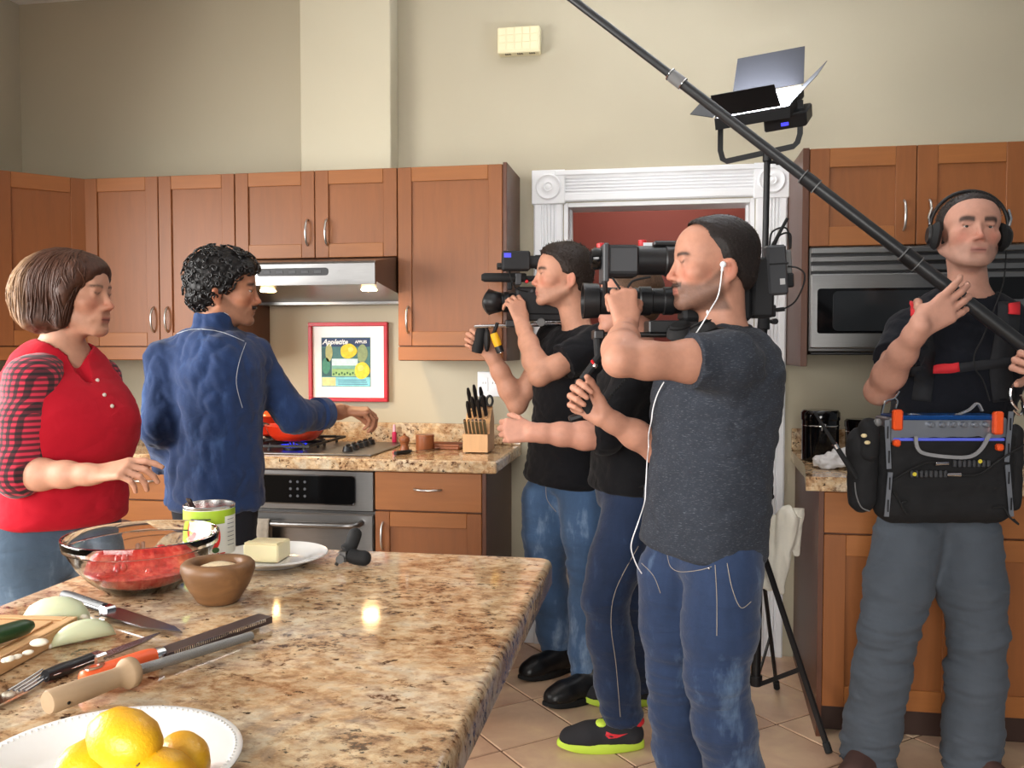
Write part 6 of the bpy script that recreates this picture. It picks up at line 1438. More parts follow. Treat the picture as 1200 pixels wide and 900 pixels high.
# glass bowl with tomato
c0 = onI(167, 690)
GLASS = mat('clear_glass', (250, 252, 252), 0.02, 0, 0.0, trans=1.0, ior=1.46)
def bowl_prof(sc=1.0): return [(0.0, 0.0), (0.062, 0.0), (0.070, 0.003), (0.098, 0.030), (0.125, 0.066), (0.138, 0.095), (0.140, 0.100), (0.144, 0.102), (0.147, 0.124), (0.146, 0.1265), (0.143, 0.1265), (0.141, 0.124), (0.139, 0.104), (0.134, 0.098), (0.121, 0.067), (0.094, 0.033), (0.066, 0.007), (0.0, 0.005)]
t = thing('glass_mixing_bowl', 'clear glass mixing bowl half full of crushed tomato', 'bowl', c0)
BS = Matrix.Diagonal((0.945, 0.945, 0.82, 1)); m = MB(); m.lathe(bowl_prof(), 56, BS); m.build('bowl', GLASS, t, 40)
def m_tomato():
    m, nt, b = nodes_of('crushed_tomato'); v = coords(nt)
    nt.links.new(ramp(nt, tex_noise(nt, v, 60, 5, 0.65, 0.5), [(0.32, lin((150, 20, 18))), (0.52, lin((204, 44, 38))), (0.72, lin((232, 104, 84)))]), b.inputs['Base Color'])
    b.inputs['Roughness'].default_value = 0.25; bump(nt, b, tex_noise(nt, v, 45, 4), 0.6, 0.004); return m
TOM = m_tomato()
m = MB(); pr = [(0, 0.0058), (0.0655, 0.0078), (0.0935, 0.0338), (0.106, 0.050)]
vs, fs = [], []; n = 40
m.lathe(pr+[(0.105, 0.0515), (0.085, 0.055), (0.06, 0.052), (0.03, 0.056), (0, 0.053)], 48, BS); m.build('tomato_pulp', TOM, t, 60)
for i in range(26):
    a, r = rnd.uniform(0, 6.28), rnd.uniform(0.01, 0.09); mm = MB(); mm.ball((r*cos(a)*0.93, r*sin(a)*0.93, 0.0435), (rnd.uniform(0.005, 0.011), rnd.uniform(0.004, 0.009), 0.004), 8, 6)
    if i < 14: mm.build('tomato_chunk', TOM, t, 60)
# spatter on the inside of the glass
for i in range(9):
    a = R(40+i*9+rnd.uniform(-3, 3)); r, z = 0.1165, 0.066; mm = MB(); mm.ball((r*cos(a)*0.945, r*sin(a)*0.945, z*0.82+rnd.uniform(-0.004, 0.004)), (0.008, 0.008, 0.003), 8, 6); mm.build('tomato_smear', TOM, t, 60)

# tomato can
c1 = onI(246, 656); t = thing('tomato_can', 'open tomato tin with green and white paper label and spoon inside', 'tin can', c1)
TIN = mat('tin_plate', (200, 200, 198), 0.25, 1.0, 0.04); r, hC = 0.0520, 0.120
m = MB(); m.lathe([(0, 0.001), (r-0.004, 0.001), (r, 0.0), (r+0.0012, 0.003), (r, 0.006), (r, hC-0.006), (r+0.0015, hC-0.003), (r, hC), (r-0.0025, hC-0.001), (r-0.003, hC-0.010), (r-0.003, 0.05)], 40); m.build('tin', TIN, t, 40)
m = MB(); m.lathe([(0, hC-0.024), (r-0.0032, hC-0.022)], 32); m.build('tomato_residue', TOM, t)
def wrap(a0, a1, z0, z1, mm, name, par, dr=0.0009, n=18):
    mb = MB(); vs = []
    for zz in (z0, z1): vs += [((r+dr)*cos(a0+(a1-a0)*i/n), (r+dr)*sin(a0+(a1-a0)*i/n), zz) for i in range(n+1)]
    mb.add(vs, [(i, i+1, n+2+i, n+1+i) for i in range(n)]); return mb.build(name, mm, par, 60)
LBW, LBG, LBR, LBY = mat('white_label_paper', (232, 232, 226), 0.6), mat('lime_label_print', (150, 178, 40), 0.55), mat('tomato_red_print', (206, 40, 34), 0.5), mat('yellow_print', (236, 184, 60), 0.5)
wrap(0, 2*pi, 0.008, hC-0.007, LBW, 'label', t, 0.0006, 40)
vd = math.atan2(-c1.y, -c1.x)              # towards the photographer
wrap(vd-1.5, vd+0.62, hC-0.036, hC-0.008, LBG, 'label_green_band', t); wrap(vd+0.62, vd+1.6, hC-0.022, hC-0.008, LBG, 'label_green_band', t)
wrap(vd-1.5, vd+0.25, 0.040, hC-0.037, LBG, 'label_green_field', t, 0.0007)
def blob(a, z, ra, rz, mm, name, dr=0.0014):
    mb = MB(); n = 20; vs = [((r+dr)*cos(a), (r+dr)*sin(a), z)]+[((r+dr)*cos(a+ra*cos(u)), (r+dr)*sin(a+ra*cos(u)), z+rz*sin(u)) for u in [2*pi*i/n for i in range(n)]]
    mb.add(vs, [(0, i+1, (i+1) % n+1) for i in range(n)]); return mb.build(name, mm, t, 60)
blob(vd-0.55, 0.062, 0.40, 0.022, LBR, 'tomato_print'); blob(vd-0.72, 0.072, 0.13, 0.009, LBY, 'tomato_print', 0.0018); blob(vd+0.18, 0.058, 0.24, 0.026, LBR, 'tomato_print'); blob(vd+0.10, 0.060, 0.10, 0.017, LBW, 'tomato_print', 0.0017); blob(vd+0.22, 0.030, 0.14, 0.006, mat('leaf_print', (60, 96, 50), 0.5), 'leaf_print', 0.0018)
DKT = mat('dark_print', (50, 56, 40), 0.6)
for k_ in range(7): wrap(vd+0.74, vd+1.15, 0.036+k_*0.009, 0.0375+k_*0.009, mat('grey_fine_print', (130, 134, 138), 0.6), 'fine_print', t, 0.0012)
wrap(vd-0.75, vd+0.05, hC-0.0265, hC-0.0235, DKT, 'fine_print', t, 0.0016)
for k_, ch_ in enumerate('RIST'):
    a = vd-0.10+k_*0.20; M = Matrix.Translation(((r+0.0012)*cos(a), (r+0.0012)*sin(a), 0.016)) @ Matrix.Rotation(a+pi/2, 4, 'Z') @ Matrix.Rotation(pi/2, 4, 'X'); text_obj('lettering', ch_, 0.018, M, LBR, t, 0.0003, 0.0004)
m = MB(); m.tube([(0.020*cos(vd+2.2), 0.020*sin(vd+2.2), 0.03), (0.036*cos(vd-1.1), 0.036*sin(vd-1.1), hC-0.004), (0.046*cos(vd-1.1), 0.046*sin(vd-1.1), hC+0.016)], 0.01, sq=(0.018, 0.003)); m.build('spoon', STEELD, t, 40)

# turned wooden bowl
c2 = onI(256, 706); t = thing('wooden_salt_bowl', 'small dark olive-wood bowl with coarse salt inside', 'bowl', c2)
OLV = m_wood('olive_wood', (112, 78, 48), 'x', 0.5, 0.6)
m = MB(); m.lathe([(0, 0), (0.030, 0), (0.036, 0.004), (0.054, 0.034), (0.063, 0.058), (0.0625, 0.068), (0.057, 0.074), (0.047, 0.075), (0.041, 0.071), (0.040, 0.060), (0.034, 0.040), (0, 0.036)], 40, Matrix.Diagonal((1.02, 0.98, 1, 1))); m.build('bowl', OLV, t, 60)
SALT = mat('coarse_salt', (226, 206, 170), 0.6, 0, 0.15, 200, 0.8, 400, 0.002); m = MB(); m.lathe([(0.0400, 0.060), (0.032, 0.064), (0.018, 0.069), (0, 0.070)], 30); sx_ = m.build('salt', SALT, t, 60); sx_['kind'] = 'stuff'

# plate with butter
def plate_obj(label, c_, R_, beads=False):
    t = thing('dinner_plate', label, 'plate', c_); k_ = R_/0.135
    m = MB(); m.lathe([(0, 0.002), (0.072*k_, 0.002), (0.074*k_, 0), (0.080*k_, 0.0), (0.084*k_, 0.004), (0.128*k_, 0.0165), (0.1345*k_, 0.019), (R_, 0.0205), (0.1335*k_, 0.0222), (0.128*k_, 0.0212), (0.090*k_, 0.0115), (0.082*k_, 0.0075), (0.070*k_, 0.006), (0, 0.0055)], 64); pl = m.build('dish', WHITE_P, t, 60)
    if beads:
        mb = MB(); 
        for i in range(110): a = 2*pi*i/110; mb.ball((0.1275*k_*cos(a), 0.1275*k_*sin(a), 0.0213), 0.0017, 6, 4)
        bd_ = mb.build('beaded_rim', WHITE_P, pl, 60); bd_['kind'] = 'stuff'
    return t
c3 = onI(321, 660); plate_obj('white plate under the block of butter', c3, 0.112)
BUT = mat('butter', (226, 214, 172), 0.45, 0, 0.03, bmp=0.1, bscale=30, sss=0.1)
cb_ = onI(312, 660)+V((0, 0.005, 0.0072)); t = thing('butter_block', 'pale yellow block of butter on the white plate', 'butter', cb_, R(2))
m = MB(); m.box(-0.038, 0.038, -0.034, 0.034, 0, 0.038, 0.003); m.build('block', BUT, t); m = MB(); m.box(-0.036, 0.036, -0.033, -0.010, 0.0382, 0.0405, 0.001); m.build('shaving', BUT, t)

# black-handled can opener
c4 = onI(410, 664); t = thing('can_opener', 'can opener with two thick black handles beside the butter plate', 'can opener', c4)
m = MB(); m.tube(catmull([(-0.012, 0.0, 0.030), (-0.002, 0.010, 0.040), (0.004, 0.020, 0.062)], 6), [0.008]+[0.0145]*11+[0.0145], 14); m.ball((0.004, 0.020, 0.062), 0.0145, 14, 8); m.build('handle', RUBBER, t, 70)
m = MB(); m.tube(catmull([(-0.004, 0.0, 0.026), (0.012, 0.002, 0.019), (0.028, 0.006, 0.0165)], 6), [0.010]+[0.0155]*11+[0.0160], 14); m.ball((0.028, 0.006, 0.0165), 0.0160, 14, 8); m.build('handle', RUBBER, t, 70)
m = MB(); m.box(-0.020, -0.002, -0.014, -0.004, 0.010, 0.034, 0.002); m.cyl((-0.014, -0.020, 0.018), (-0.014, -0.006, 0.018), 0.009, n=16); m.tube([(-0.026, -0.010, 0.004), (-0.012, -0.008, 0.030)], 0.004, 8); m.tube([(-0.022, -0.004, 0.030), (-0.010, -0.006, 0.014)], 0.0035, 8); m.build('cutting_head', STEELD, t)

# cutting board, vegetables
A, B, Cc = onI(0, 744), onI(96, 739), onI(0, 800)
bd0 = onI(92, 742); dX = (onI(0, 798)-onI(92, 746)).normalized()
t = thing('cutting_board', 'wooden cutting board with a juice groove at the left of the island', 'cutting board', (bd0.x, bd0.y, CT+0.0008)); 
e_ = V((dX.x, dX.y, 0)); f_ = V((-e_.y, e_.x, 0)); f_ = f_ if f_.x < 0 else -f_
Lb, Wb, Tb = 0.36, 0.24, 0.026; ua, ub = e_, f_
def bdl(a, b, z): return tuple(ua*a+ub*b+V((0, 0, z)))
MB_ = Matrix(((ua.x, ub.x, 0, 0), (ua.y, ub.y, 0, 0), (0, 0, 1, 0), (0, 0, 0, 1)))
m = MB(); m.box(0, Lb, 0, Wb, 0, Tb-0.003, 0.002, MB_); m.build('board', BEECHX, t)
for q_ in ((0, Lb, 0, 0.016), (0, Lb, Wb-0.016, Wb), (0, 0.016, 0.016, Wb-0.016), (Lb-0.016, Lb, 0.016, Wb-0.016)): m = MB(); m.box(q_[0]+0.0003, q_[1]-0.0003, q_[2]+0.0003, q_[3]-0.0003, Tb-0.0029, Tb, 0.001, MB_); m.build('rim', BEECHX, t)
m = MB(); m.box(0.024, Lb-0.024, 0.026, Wb-0.026, Tb-0.0029, Tb, 0.001, MB_); m.build('board_face', BEECHX, t)
ON = mat('onion_flesh', (206, 212, 176), 0.35, 0, 0.06, sss=0.15, bmp=0.1, bscale=30); GAR = mat('garlic', (240, 234, 214), 0.5); CUC = mat('dark_green_skin', (34, 62, 30), 0.35, 0, 0.25, 30)
co = onI(66, 732); t = thing('halved_onion', 'halved white onion lying cut side down beyond the board', 'onion', co); m = MB(); prf = [(0.0, 0.0), (0.044, 0.0), (0.046, 0.004), (0.044, 0.018), (0.036, 0.032), (0.022, 0.041), (0.008, 0.0445), (0, 0.045)]; m.lathe(prf, 30, Matrix.Rotation(R(20), 4, 'Z') @ Matrix.Diagonal((1.12, 0.75, 1.0, 1))); m.build('half', ON, t, 60); m = MB(); m.ball((0.050, 0.0, 0.012), (0.008, 0.006, 0.007), 10, 6); m.build('root_end', GAR, t)
cw_ = onI(98, 752); t = thing('onion_wedge', 'loose wedge of white onion beside the cutting board', 'onion', cw_, R(52))
m = MB(); vs = []; n1, n2 = 14, 8
for i in range(n1+1):
    u = -1+2*i/n1; rr_ = 0.020*(1-abs(u)**2.2)**0.6 if abs(u) < 1 else 0.0005
    for j in range(n2): a = pi*2*j/n2; vs.append((u*0.048, max(0.3, 1)*rr_*cos(a)*0.8, max(0.0, rr_+rr_*sin(a))*0.85))
m.add(vs, [(i*n2+j, i*n2+(j+1) % n2, (i+1)*n2+(j+1) % n2, (i+1)*n2+j) for i in range(n1) for j in range(n2)]+[tuple(range(n2))[::-1], tuple(n1*n2+j for j in range(n2))]); m.build('wedge', ON, t, 60)
m = MB(); m.tube([(-0.046, 0, 0.003), (-0.058, 0, 0.004), (-0.066, 0.003, 0.003)], [0.004, 0.003, 0.001], 8); m.build('root_tip', GAR, t)
cg = WZ(8, 742, CT+Tb+0.014); t = thing('green_pepper', 'dark green chilli pepper lying on the cutting board', 'chilli pepper', (cg.x, cg.y, CT+Tb+0.0015)); d_ = nrm(A3(WZ(36, 734, 1)-WZ(-10, 748, 1)))
m = MB(); P = [V((d_[0]*s_, d_[1]*s_, 0.0135)) for s_ in np.linspace(-0.075, 0.040, 12)]; m.tube(P, [0.004, 0.010, 0.0125, 0.013, 0.0135, 0.0135, 0.0132, 0.013, 0.0128, 0.0125, 0.0115, 0.006], 14); m.build('pod', CUC, t, 60); m = MB(); m.tube([P[0], P[0]-V((d_[0], d_[1], -0.2))*0.02], [0.003, 0.004], 8); m.build('stem', mat('green_stem', (96, 120, 60), 0.6), t)
for k_, (px, py, s_) in enumerate(((46, 758, 0.010), (33, 768, 0.006), (20, 773, 0.006), (12, 776, 0.007), (6, 777, 0.006))):
    p = WZ(px, py, CT+Tb); o_ = MB(); o_.ball((0, 0, s_*0.55), (s_*1.25, s_*0.8, s_*0.55), 12, 8, Matrix.Rotation(R(30+k_*20), 4, 'Z')); g_ = o_.build('garlic_piece', GAR, None, 60); g_.location = (p.x, p.y, CT+Tb+0.0008)
    tag(g_, 'largest peeled garlic clove on the groove of the cutting board' if k_ == 0 else ['', 'thin garlic scrap lying right beside the largest garlic clove', 'garlic scrap in the middle of the row on the board groove', 'garlic scrap next to last in the row on the board groove', 'garlic scrap at the end of the row farthest from the clove'][k_], 'garlic', None if k_ == 0 else 'garlic scraps on the board')

# knives, fork, zester, honing steel
BLADE = mat('knife_blade', (150, 148, 154), 0.22, 1.0, 0.05); STEELR = mat('grooved_steel', (150, 150, 148), 0.5, 0.6, 0.1, 20, 0.5, 500)
def lay(a, b, ww): d_ = V((b.x-a.x, b.y-a.y, 0)); return d_.length, math.atan2(d_.y, d_.x)
def knife(label, pa, pm, pb, hb, hm, hw=0.022):
    a, mid, b = onI(*pa), onI(*pm), onI(*pb); L_, rz = lay(a, b, 0); Lh = (mid-a).length
    t = thing('kitchen_knife', label, 'knife', a, rz)
    m = MB(); m.prism([(Lh, -0.012), (Lh+0.01, -hb*0.55), (L_*0.80, -hb*0.42), (L_, 0.004), (L_*0.9, hb*0.34), (Lh, hb*0.40)], 0.006, 0.0085, 'z'); m.build('blade', BLADE, t)
    m = MB(); m.box(Lh-0.014, Lh+0.008, -0.011, 0.011, 0.001, 0.015, 0.003); m.build('bolster', CHROME, t)
    m = MB(); m.tube([(0.004, 0, 0.009), (0.03, 0.0, 0.009), (Lh*0.6, 0, 0.009), (Lh-0.012, 0, 0.009)], [0.0085, 0.0095, 0.0085, 0.0085], 12); hd_ = m.build('handle', hm, t, 60)
    m = MB(); m.box(0.01, Lh-0.014, -0.0091, 0.0091, 0.0083, 0.0097, 0.0003); m.build('tang', CHROME, hd_); return t
knife("chef's knife with grey handle and wide blade behind the onion", (74, 703), (122, 722), (211, 748), 0.042, DGREY)
knife('slim boning knife with black handle beside the orange zester', (50, 802), (112, 776), (190, 748), 0.022, BLK)
p = onI(2, 826); q_ = onI(58, 794); L_, rz = lay(p, q_, 0); t = thing('serving_fork', 'steel fork with long tines near the board corner', 'fork', p, rz)
m = MB(); m.prism([(-0.05, -0.006), (0.012, -0.012), (0.030, -0.014), (0.030, 0.014), (0.012, 0.012), (-0.05, 0.006)], 0.004, 0.0065, 'z'); m.build('neck', CHROME, t)
for k_ in range(4): m = MB(); m.tube([(0.028, -0.0115+k_*0.0077, 0.0052), (0.05, -0.0115+k_*0.0077, 0.006), (L_, -0.010+k_*0.0068, 0.010)], [0.0026, 0.0026, 0.0014], 8); m.build('tine', CHROME, t)
a, mid, b = onI(93, 812), onI(184, 779), onI(311, 733); L_, rz = lay(a, b, 0); Lh = (mid-a).length
t = thing('rasp_grater', 'rasp grater with bright orange handle', 'grater', a, rz)
ORH = mat('orange_handle', (240, 98, 46), 0.4); m = MB(); m.tube(catmull([(0.004, 0, 0.013), (0.03, 0, 0.014), (Lh*0.5, 0, 0.014), (Lh-0.004, 0, 0.013)], 5), [0.009]+[0.0135]*13+[0.0125, 0.011], 14); hd_ = m.build('handle', ORH, t, 60)
m = MB(); m.lathe([(0.0045, -0.0012), (0.0085, -0.0012), (0.0085, 0.0012), (0.0045, 0.0012)], 16, Matrix.Translation((0.022, 0, 0.027)) @ Matrix.Diagonal((1.7, 1, 1, 1)), True); m.build('hanging_eyelet', CHROME, hd_)
m = MB(); m.cyl((Lh-0.006, 0, 0.012), (Lh+0.010, 0, 0.012), 0.012, 0.010, 14); m.build('ferrule', CHROME, t)
m = MB(); m.prism([(-0.0155, 0.006), (-0.0155, 0.0165), (0.0155, 0.0165), (0.0155, 0.006), (0.0135, 0.006), (0.0135, 0.0145), (-0.0135, 0.0145), (-0.0135, 0.006)], Lh+0.006, L_, 'x'); bl_ = m.build('blade', mat('dark_grater_plate', (96, 84, 86), 0.35, 0.8), t)
mb = MB()
for i in range(46): mb.box(Lh+0.016+i*(L_-Lh-0.03)/46, Lh+0.018+i*(L_-Lh-0.03)/46, -0.0172, -0.0150, 0.0120, 0.0166, 0)
tt = mb.build('teeth', CHROME, bl_); tt['kind'] = 'stuff'
a, mid, b = onI(56, 845), onI(156, 806), onI(295, 753); L_, rz = lay(a, b, 0); Lh = (mid-a).length
t = thing('honing_steel', 'honing steel with pale turned wooden handle and guard', 'honing steel', a, rz)
PALEW = m_wood('pale_weathered_wood', (166, 140, 110), 'x', 0.6, 0.15)
m = MB(); m.lathe([(0, 0), (0.0135, 0.0), (0.015, 0.003), (0.0145, 0.05), (0.0125, Lh-0.028), (0.0135, Lh-0.020), (0.0195, Lh-0.013), (0.0205, Lh-0.011), (0.0205, Lh-0.003), (0.019, Lh), (0, Lh)], 24, Matrix.Translation((0, 0, 0.0215)) @ XAX); hd_ = m.build('handle', PALEW, t, 50)
m = MB(); m.cyl((Lh, 0, 0.021), (L_, 0, 0.010), 0.0072, 0.0066, 16, True, 0.001); m.build('rod', STEELR, t)
m = MB(); m.cyl((0.018, -0.0145, 0.018), (0.018, -0.0152, 0.018), 0.0022, n=8); m.build('hang_hole', BLK, hd_)

# plate of lemons
c5 = onI(155, 893); c5 = V((c5.x-0.004, c5.y-0.040, CT+0.0008)); plate_obj('white beaded-rim plate holding lemons near the honing steel', c5, 0.137, True)
def m_lemon():
    m, nt, b = nodes_of('lemon_peel'); v = coords(nt)
    nt.links.new(ramp(nt, tex_noise(nt, v, 12, 3), [(0.3, lin((222, 154, 8))), (0.7, lin((236, 186, 28)))]), b.inputs['Base Color']); b.inputs['Roughness'].default_value = 0.38
    bump(nt, b, tex_noise(nt, v, 260, 2), 0.35, 0.002); return m
LEM = m_lemon(); STG = mat('stem_scar', (110, 100, 40), 0.8)
def lemon(label, px, py, Z_, dirv, s_=1.0):
    p = WZ(px, py, CT+Z_); t = thing('lemon', label, 'lemon', p)
    q4 = V(dirv).to_track_quat('Z', 'Y').to_matrix().to_4x4(); m = MB()
    m.lathe([(0, -0.047*s_), (0.006*s_, -0.0455*s_), (0.010*s_, -0.041*s_), (0.019*s_, -0.034*s_), (0.028*s_, -0.021*s_), (0.0318*s_, 0), (0.0285*s_, 0.020*s_), (0.0195*s_, 0.034*s_), (0.010*s_, 0.0405*s_), (0, 0.043*s_)], 28, q4); m.build('fruit', LEM, t, 80)
    m = MB(); m.cyl(q4 @ V((0, 0, 0.0415*s_)), q4 @ V((0, 0, 0.0440*s_)), 0.0028*s_, n=8); m.build('stem_scar', STG, t); return t
lemon('largest lemon on top of the lemon pile', 146, 867, 0.075, RT*0.75-FW*0.3-UP*0.15, 0.92)
lemon('lemon at the back right of the pile on the beaded plate', 214, 891, 0.036, -RT*0.5+FW*0.8, 0.84)
lemon('lemon at the back left of the pile on the beaded plate', 108, 897, 0.036, RT*0.6+FW*0.7, 0.86)
lemon('lemon with dark stem scar at the front of the pile', 194, 912, 0.0395, -RT*0.45+UP*0.62-FW*0.55, 0.84)

# ================================================================== back counter things
def onC(px, py, z=CT): p = WZ(px, py, z); return V((p.x, p.y, z+0.0008))
kb = V((-0.800, 3.80, CT+0.0008)); t = thing('knife_block', 'beech knife block full of black-handled knives and steak knives', 'knife block', kb)
m = MB(); m.prism([(-0.065, 0.004), (0.085, 0.004), (0.085, 0.14), (0.045, 0.20), (-0.020, 0.125), (-0.020, 0.082), (-0.065, 0.082)], -0.055, 0.055, 'x'); m.build('block', BEECH, t)
for sx in (-0.04, 0.04): m = MB(); m.box(sx-0.008, sx+0.008, -0.05, 0.07, 0, 0.0038, 0.001); m.build('foot', RUBBER, t)
up_ = V((0, -0.56, 0.83)).normalized()
for i in range(6): x = -0.042+i*0.017; m = MB(); b0 = V((x, -0.042, 0.080)); m.tube([b0, b0+up_*0.075], 0.005, sq=(0.011, 0.006)); kh = m.build('steak_knife', mat('olive_grey_steel', (112, 106, 84), 0.4, 0.7), t, 0); m = MB(); m.cyl(b0+up_*0.074, b0+up_*0.080, 0.0055, n=8); m.build('end_cap', CHROME, kh)
u2 = V((0, -0.60, 0.80)).normalized()
for i, (x, s_, L_) in enumerate(((-0.035, 0.02, 0.10), (-0.012, 0.025, 0.12), (0.012, 0.02, 0.11), (0.036, 0.03, 0.12), (-0.036, 0.065, 0.12), (-0.010, 0.072, 0.13), (0.018, 0.070, 0.12))):
    b0 = V((x, -0.020+s_*0.72, 0.125+s_*0.9)); m = MB(); m.tube([b0-u2*0.01, b0+u2*0.02, b0+u2*L_*0.8, b0+u2*L_], [0.007, 0.009, 0.0095, 0.006], 8); kh = m.build('knife_handle', BLK, t, 60); m = MB(); m.cyl(b0+u2*0.0, b0+u2*0.014, 0.0085, n=10); m.build('bolster', CHROME, kh)
for sx in (-1, 1): m = MB(); cc = V((0.040+sx*0.016, -0.020, 0.225)); m.tube([cc+V((0.013*cos(a), -0.006, 0.022*sin(a))) for a in [i*2*pi/16 for i in range(16)]], 0.0055, 8, True); m.build('scissor_handle', BLK, t, 60)
pm = onC(474, 531); t = thing('pepper_mill', 'small turned wooden pepper mill beside the cooktop', 'pepper mill', pm); MILL = m_wood('dark_mill_wood', (132, 76, 44), 'z', 0.4)
m = MB(); m.lathe([(0, 0), (0.024, 0), (0.025, 0.004), (0.019, 0.020), (0.016, 0.034), (0.019, 0.044), (0.021, 0.048), (0, 0.048)], 24); m.build('base', MILL, t, 50); m = MB(); m.lathe([(0, 0.049), (0.020, 0.049), (0.0235, 0.058), (0.021, 0.068), (0.010, 0.075), (0.005, 0.078), (0.007, 0.083), (0, 0.086)], 24); m.build('head', MILL, t, 50)
sb = onC(498, 527); t = thing('salt_box', 'round wooden salt cellar with lid beside the pepper mill', 'salt cellar', sb); m = MB(); m.lathe([(0, 0), (0.040, 0), (0.041, 0.002), (0.041, 0.056), (0, 0.056)], 32); m.build('box', MILL, t); m = MB(); m.lathe([(0, 0.0565), (0.0415, 0.0565), (0.0415, 0.066), (0.040, 0.0675), (0, 0.0675)], 32); m.build('lid', MILL, t)
wb = V((-0.99, 3.905, CT+0.0008)); t = thing('wooden_tray', 'low dark wooden tray behind the salt cellar', 'tray', wb); m = MB(); m.box(-0.09, 0.09, -0.055, 0.055, 0, 0.014, 0.003); m.build('base', MILL, t); 
for q_ in ((-0.09, 0.09, -0.055, -0.045), (-0.09, 0.09, 0.045, 0.055)): m = MB(); m.box(*q_, 0.0143, 0.024, 0.002); m.build('rim', MILL, t)
a, b = onC(463, 534), onC(518, 527); t = thing('paring_knife', 'black-handled knife lying in front of the salt cellar', 'knife', a, math.atan2(b.y-a.y, b.x-a.x)); L_ = (b-a).length
m = MB(); m.tube([(0, 0, 0.009), (0.09, 0, 0.009)], 0.009, 10); m.build('handle', BLK, t, 60); m = MB(); m.prism([(0.088, -0.010), (L_*0.85, -0.010), (L_, 0.006), (0.088, 0.010)], 0.006, 0.0085, 'z'); m.build('blade', BLADE, t); m = MB(); m.cyl((0.086, 0, 0.009), (0.094, 0, 0.009), 0.0095, n=10); m.build('bolster', CHROME, t)
PINK = mat('magenta_plastic', (196, 30, 84), 0.35); pk2 = V((-1.265, 4.062, CT+0.0008)); t = thing('gas_lighter', 'magenta gas lighter standing against the granite backsplash', 'lighter', pk2); m = MB(); m.lathe([(0, 0), (0.010, 0), (0.011, 0.004), (0.011, 0.05), (0.009, 0.056), (0, 0.056)], 16); m.build('body', PINK, t); m = MB(); m.lathe([(0, 0.0563), (0.007, 0.0563), (0.008, 0.070), (0.005, 0.090), (0, 0.092)], 14); m.build('cap', mat('pale_pink_plastic', (232, 180, 200), 0.3), t)

# gas cooktop
cx0, cx1, cy0, cy1 = -1.985, -1.205, 3.545, 4.035
t = thing('gas_cooktop', 'stainless gas cooktop with black cast-iron grates and knobs', 'cooktop', (cx0, cy0, CT+0.0006)); w, d_ = cx1-cx0, cy1-cy0
m = MB(); m.box(0, w, 0, d_, 0, 0.009, 0.003); m.build('tray', STEEL, t)
IRON = mat('cast_iron', (20, 20, 21), 0.55, 0, 0.2, 40, 0.3, 200)
FLAME = mat('blue_flame', (40, 60, 220), 0.5, emit=(50, 70, 255), estr=1.2, alpha=0.6)
for gx, gy in ((0.13, 0.13), (0.13, 0.36), (0.38, 0.13), (0.38, 0.36)):
    m = MB(); m.lathe([(0, 0.009), (0.045, 0.009), (0.045, 0.018), (0.034, 0.020), (0.034, 0.026), (0, 0.027)], 20, Matrix.Translation((gx, gy, 0.0004))); m.build('burner', IRON, t)
    m = MB()
    for a in range(4): ca, sa = cos(R(45+90*a)), sin(R(45+90*a)); m.tube([(gx+0.105*ca*1.1, gy+0.105*sa*1.05, 0.010), (gx+0.100*ca*1.1, gy+0.10*sa*1.05, 0.038), (gx+0.025*ca, gy+0.025*sa, 0.042)], 0.006, sq=(0.010, 0.010))
    m.tube([(gx+0.112*c_, gy+0.105*s_, 0.034) for c_, s_ in ((1, 1), (-1, 1), (-1, -1), (1, -1))], 0.006, 8, True, sq=(0.010, 0.010)); m.build('grate', IRON, t, 0)
    if (gx, gy) == (0.38, 0.13):
        fl_ = MB()
        for i in range(22): a = 2*pi*i/22; fl_.cyl((gx+0.036*cos(a), gy+0.036*sin(a), 0.022), (gx+0.058*cos(a), gy+0.058*sin(a), 0.034), 0.0042, 0.0006, 6)
        fo = fl_.build('flame', FLAME, t, 60); fo['kind'] = 'stuff'
for i in range(5):
    x, y = 0.60+0.028*i, 0.10+i*0.075; m = MB(); m.lathe([(0, 0.0092), (0.024, 0.0092), (0.022, 0.016), (0.018, 0.030), (0, 0.032)], 18, Matrix.Translation((0.64, y, 0.0003))); kn = m.build('knob', BLK, t, 50); m = MB(); m.box(0.636, 0.644, y-0.020, y+0.020, 0.031, 0.040, 0.002); m.build('knob_grip', BLK, kn)
ENA = mat('orange_red_enamel', (206, 50, 24), 0.2, 0, 0.06, 8, coat=0.5); ENAT = mat('orange_enamel', (228, 92, 40), 0.2, 0, 0.06, 8, coat=0.5); ENW = mat('cream_enamel', (226, 214, 190), 0.3)
gz = CT+0.0008+0.0485
pp = V((cx0+0.13, cy0+0.36, gz)); t = thing('dutch_oven', 'round orange enamelled casserole pot with lid on the rear burner', 'pot', pp)
m = MB(); m.lathe([(0, 0), (0.095, 0), (0.108, 0.010), (0.112, 0.085), (0.114, 0.088), (0.106, 0.088), (0.102, 0.012), (0, 0.010)], 36); m.build('pot_body', ENA, t, 40); m = MB(); m.lathe([(0.112, 0.089), (0.115, 0.092), (0.112, 0.100), (0.085, 0.112), (0.03, 0.120), (0, 0.121)], 36); ld_ = m.build('lid', ENAT, t, 50); m = MB(); m.lathe([(0.006, 0.1205), (0.007, 0.132), (0.018, 0.136), (0.019, 0.142), (0, 0.145)], 18); m.build('knob', BLK, ld_, 50)
for sx in (-1, 1): m = MB(); m.tube(catmull([(sx*0.108, -0.035, 0.070), (sx*0.138, -0.025, 0.073), (sx*0.138, 0.025, 0.073), (sx*0.108, 0.035, 0.070)], 6), 0.007, 8); m.build('handle', ENA, t, 60)
pp = V((cx0+0.38, cy0+0.15, gz)); t = thing('skillet', 'orange-red enamelled saute pan on the lit front burner', 'pan', pp)
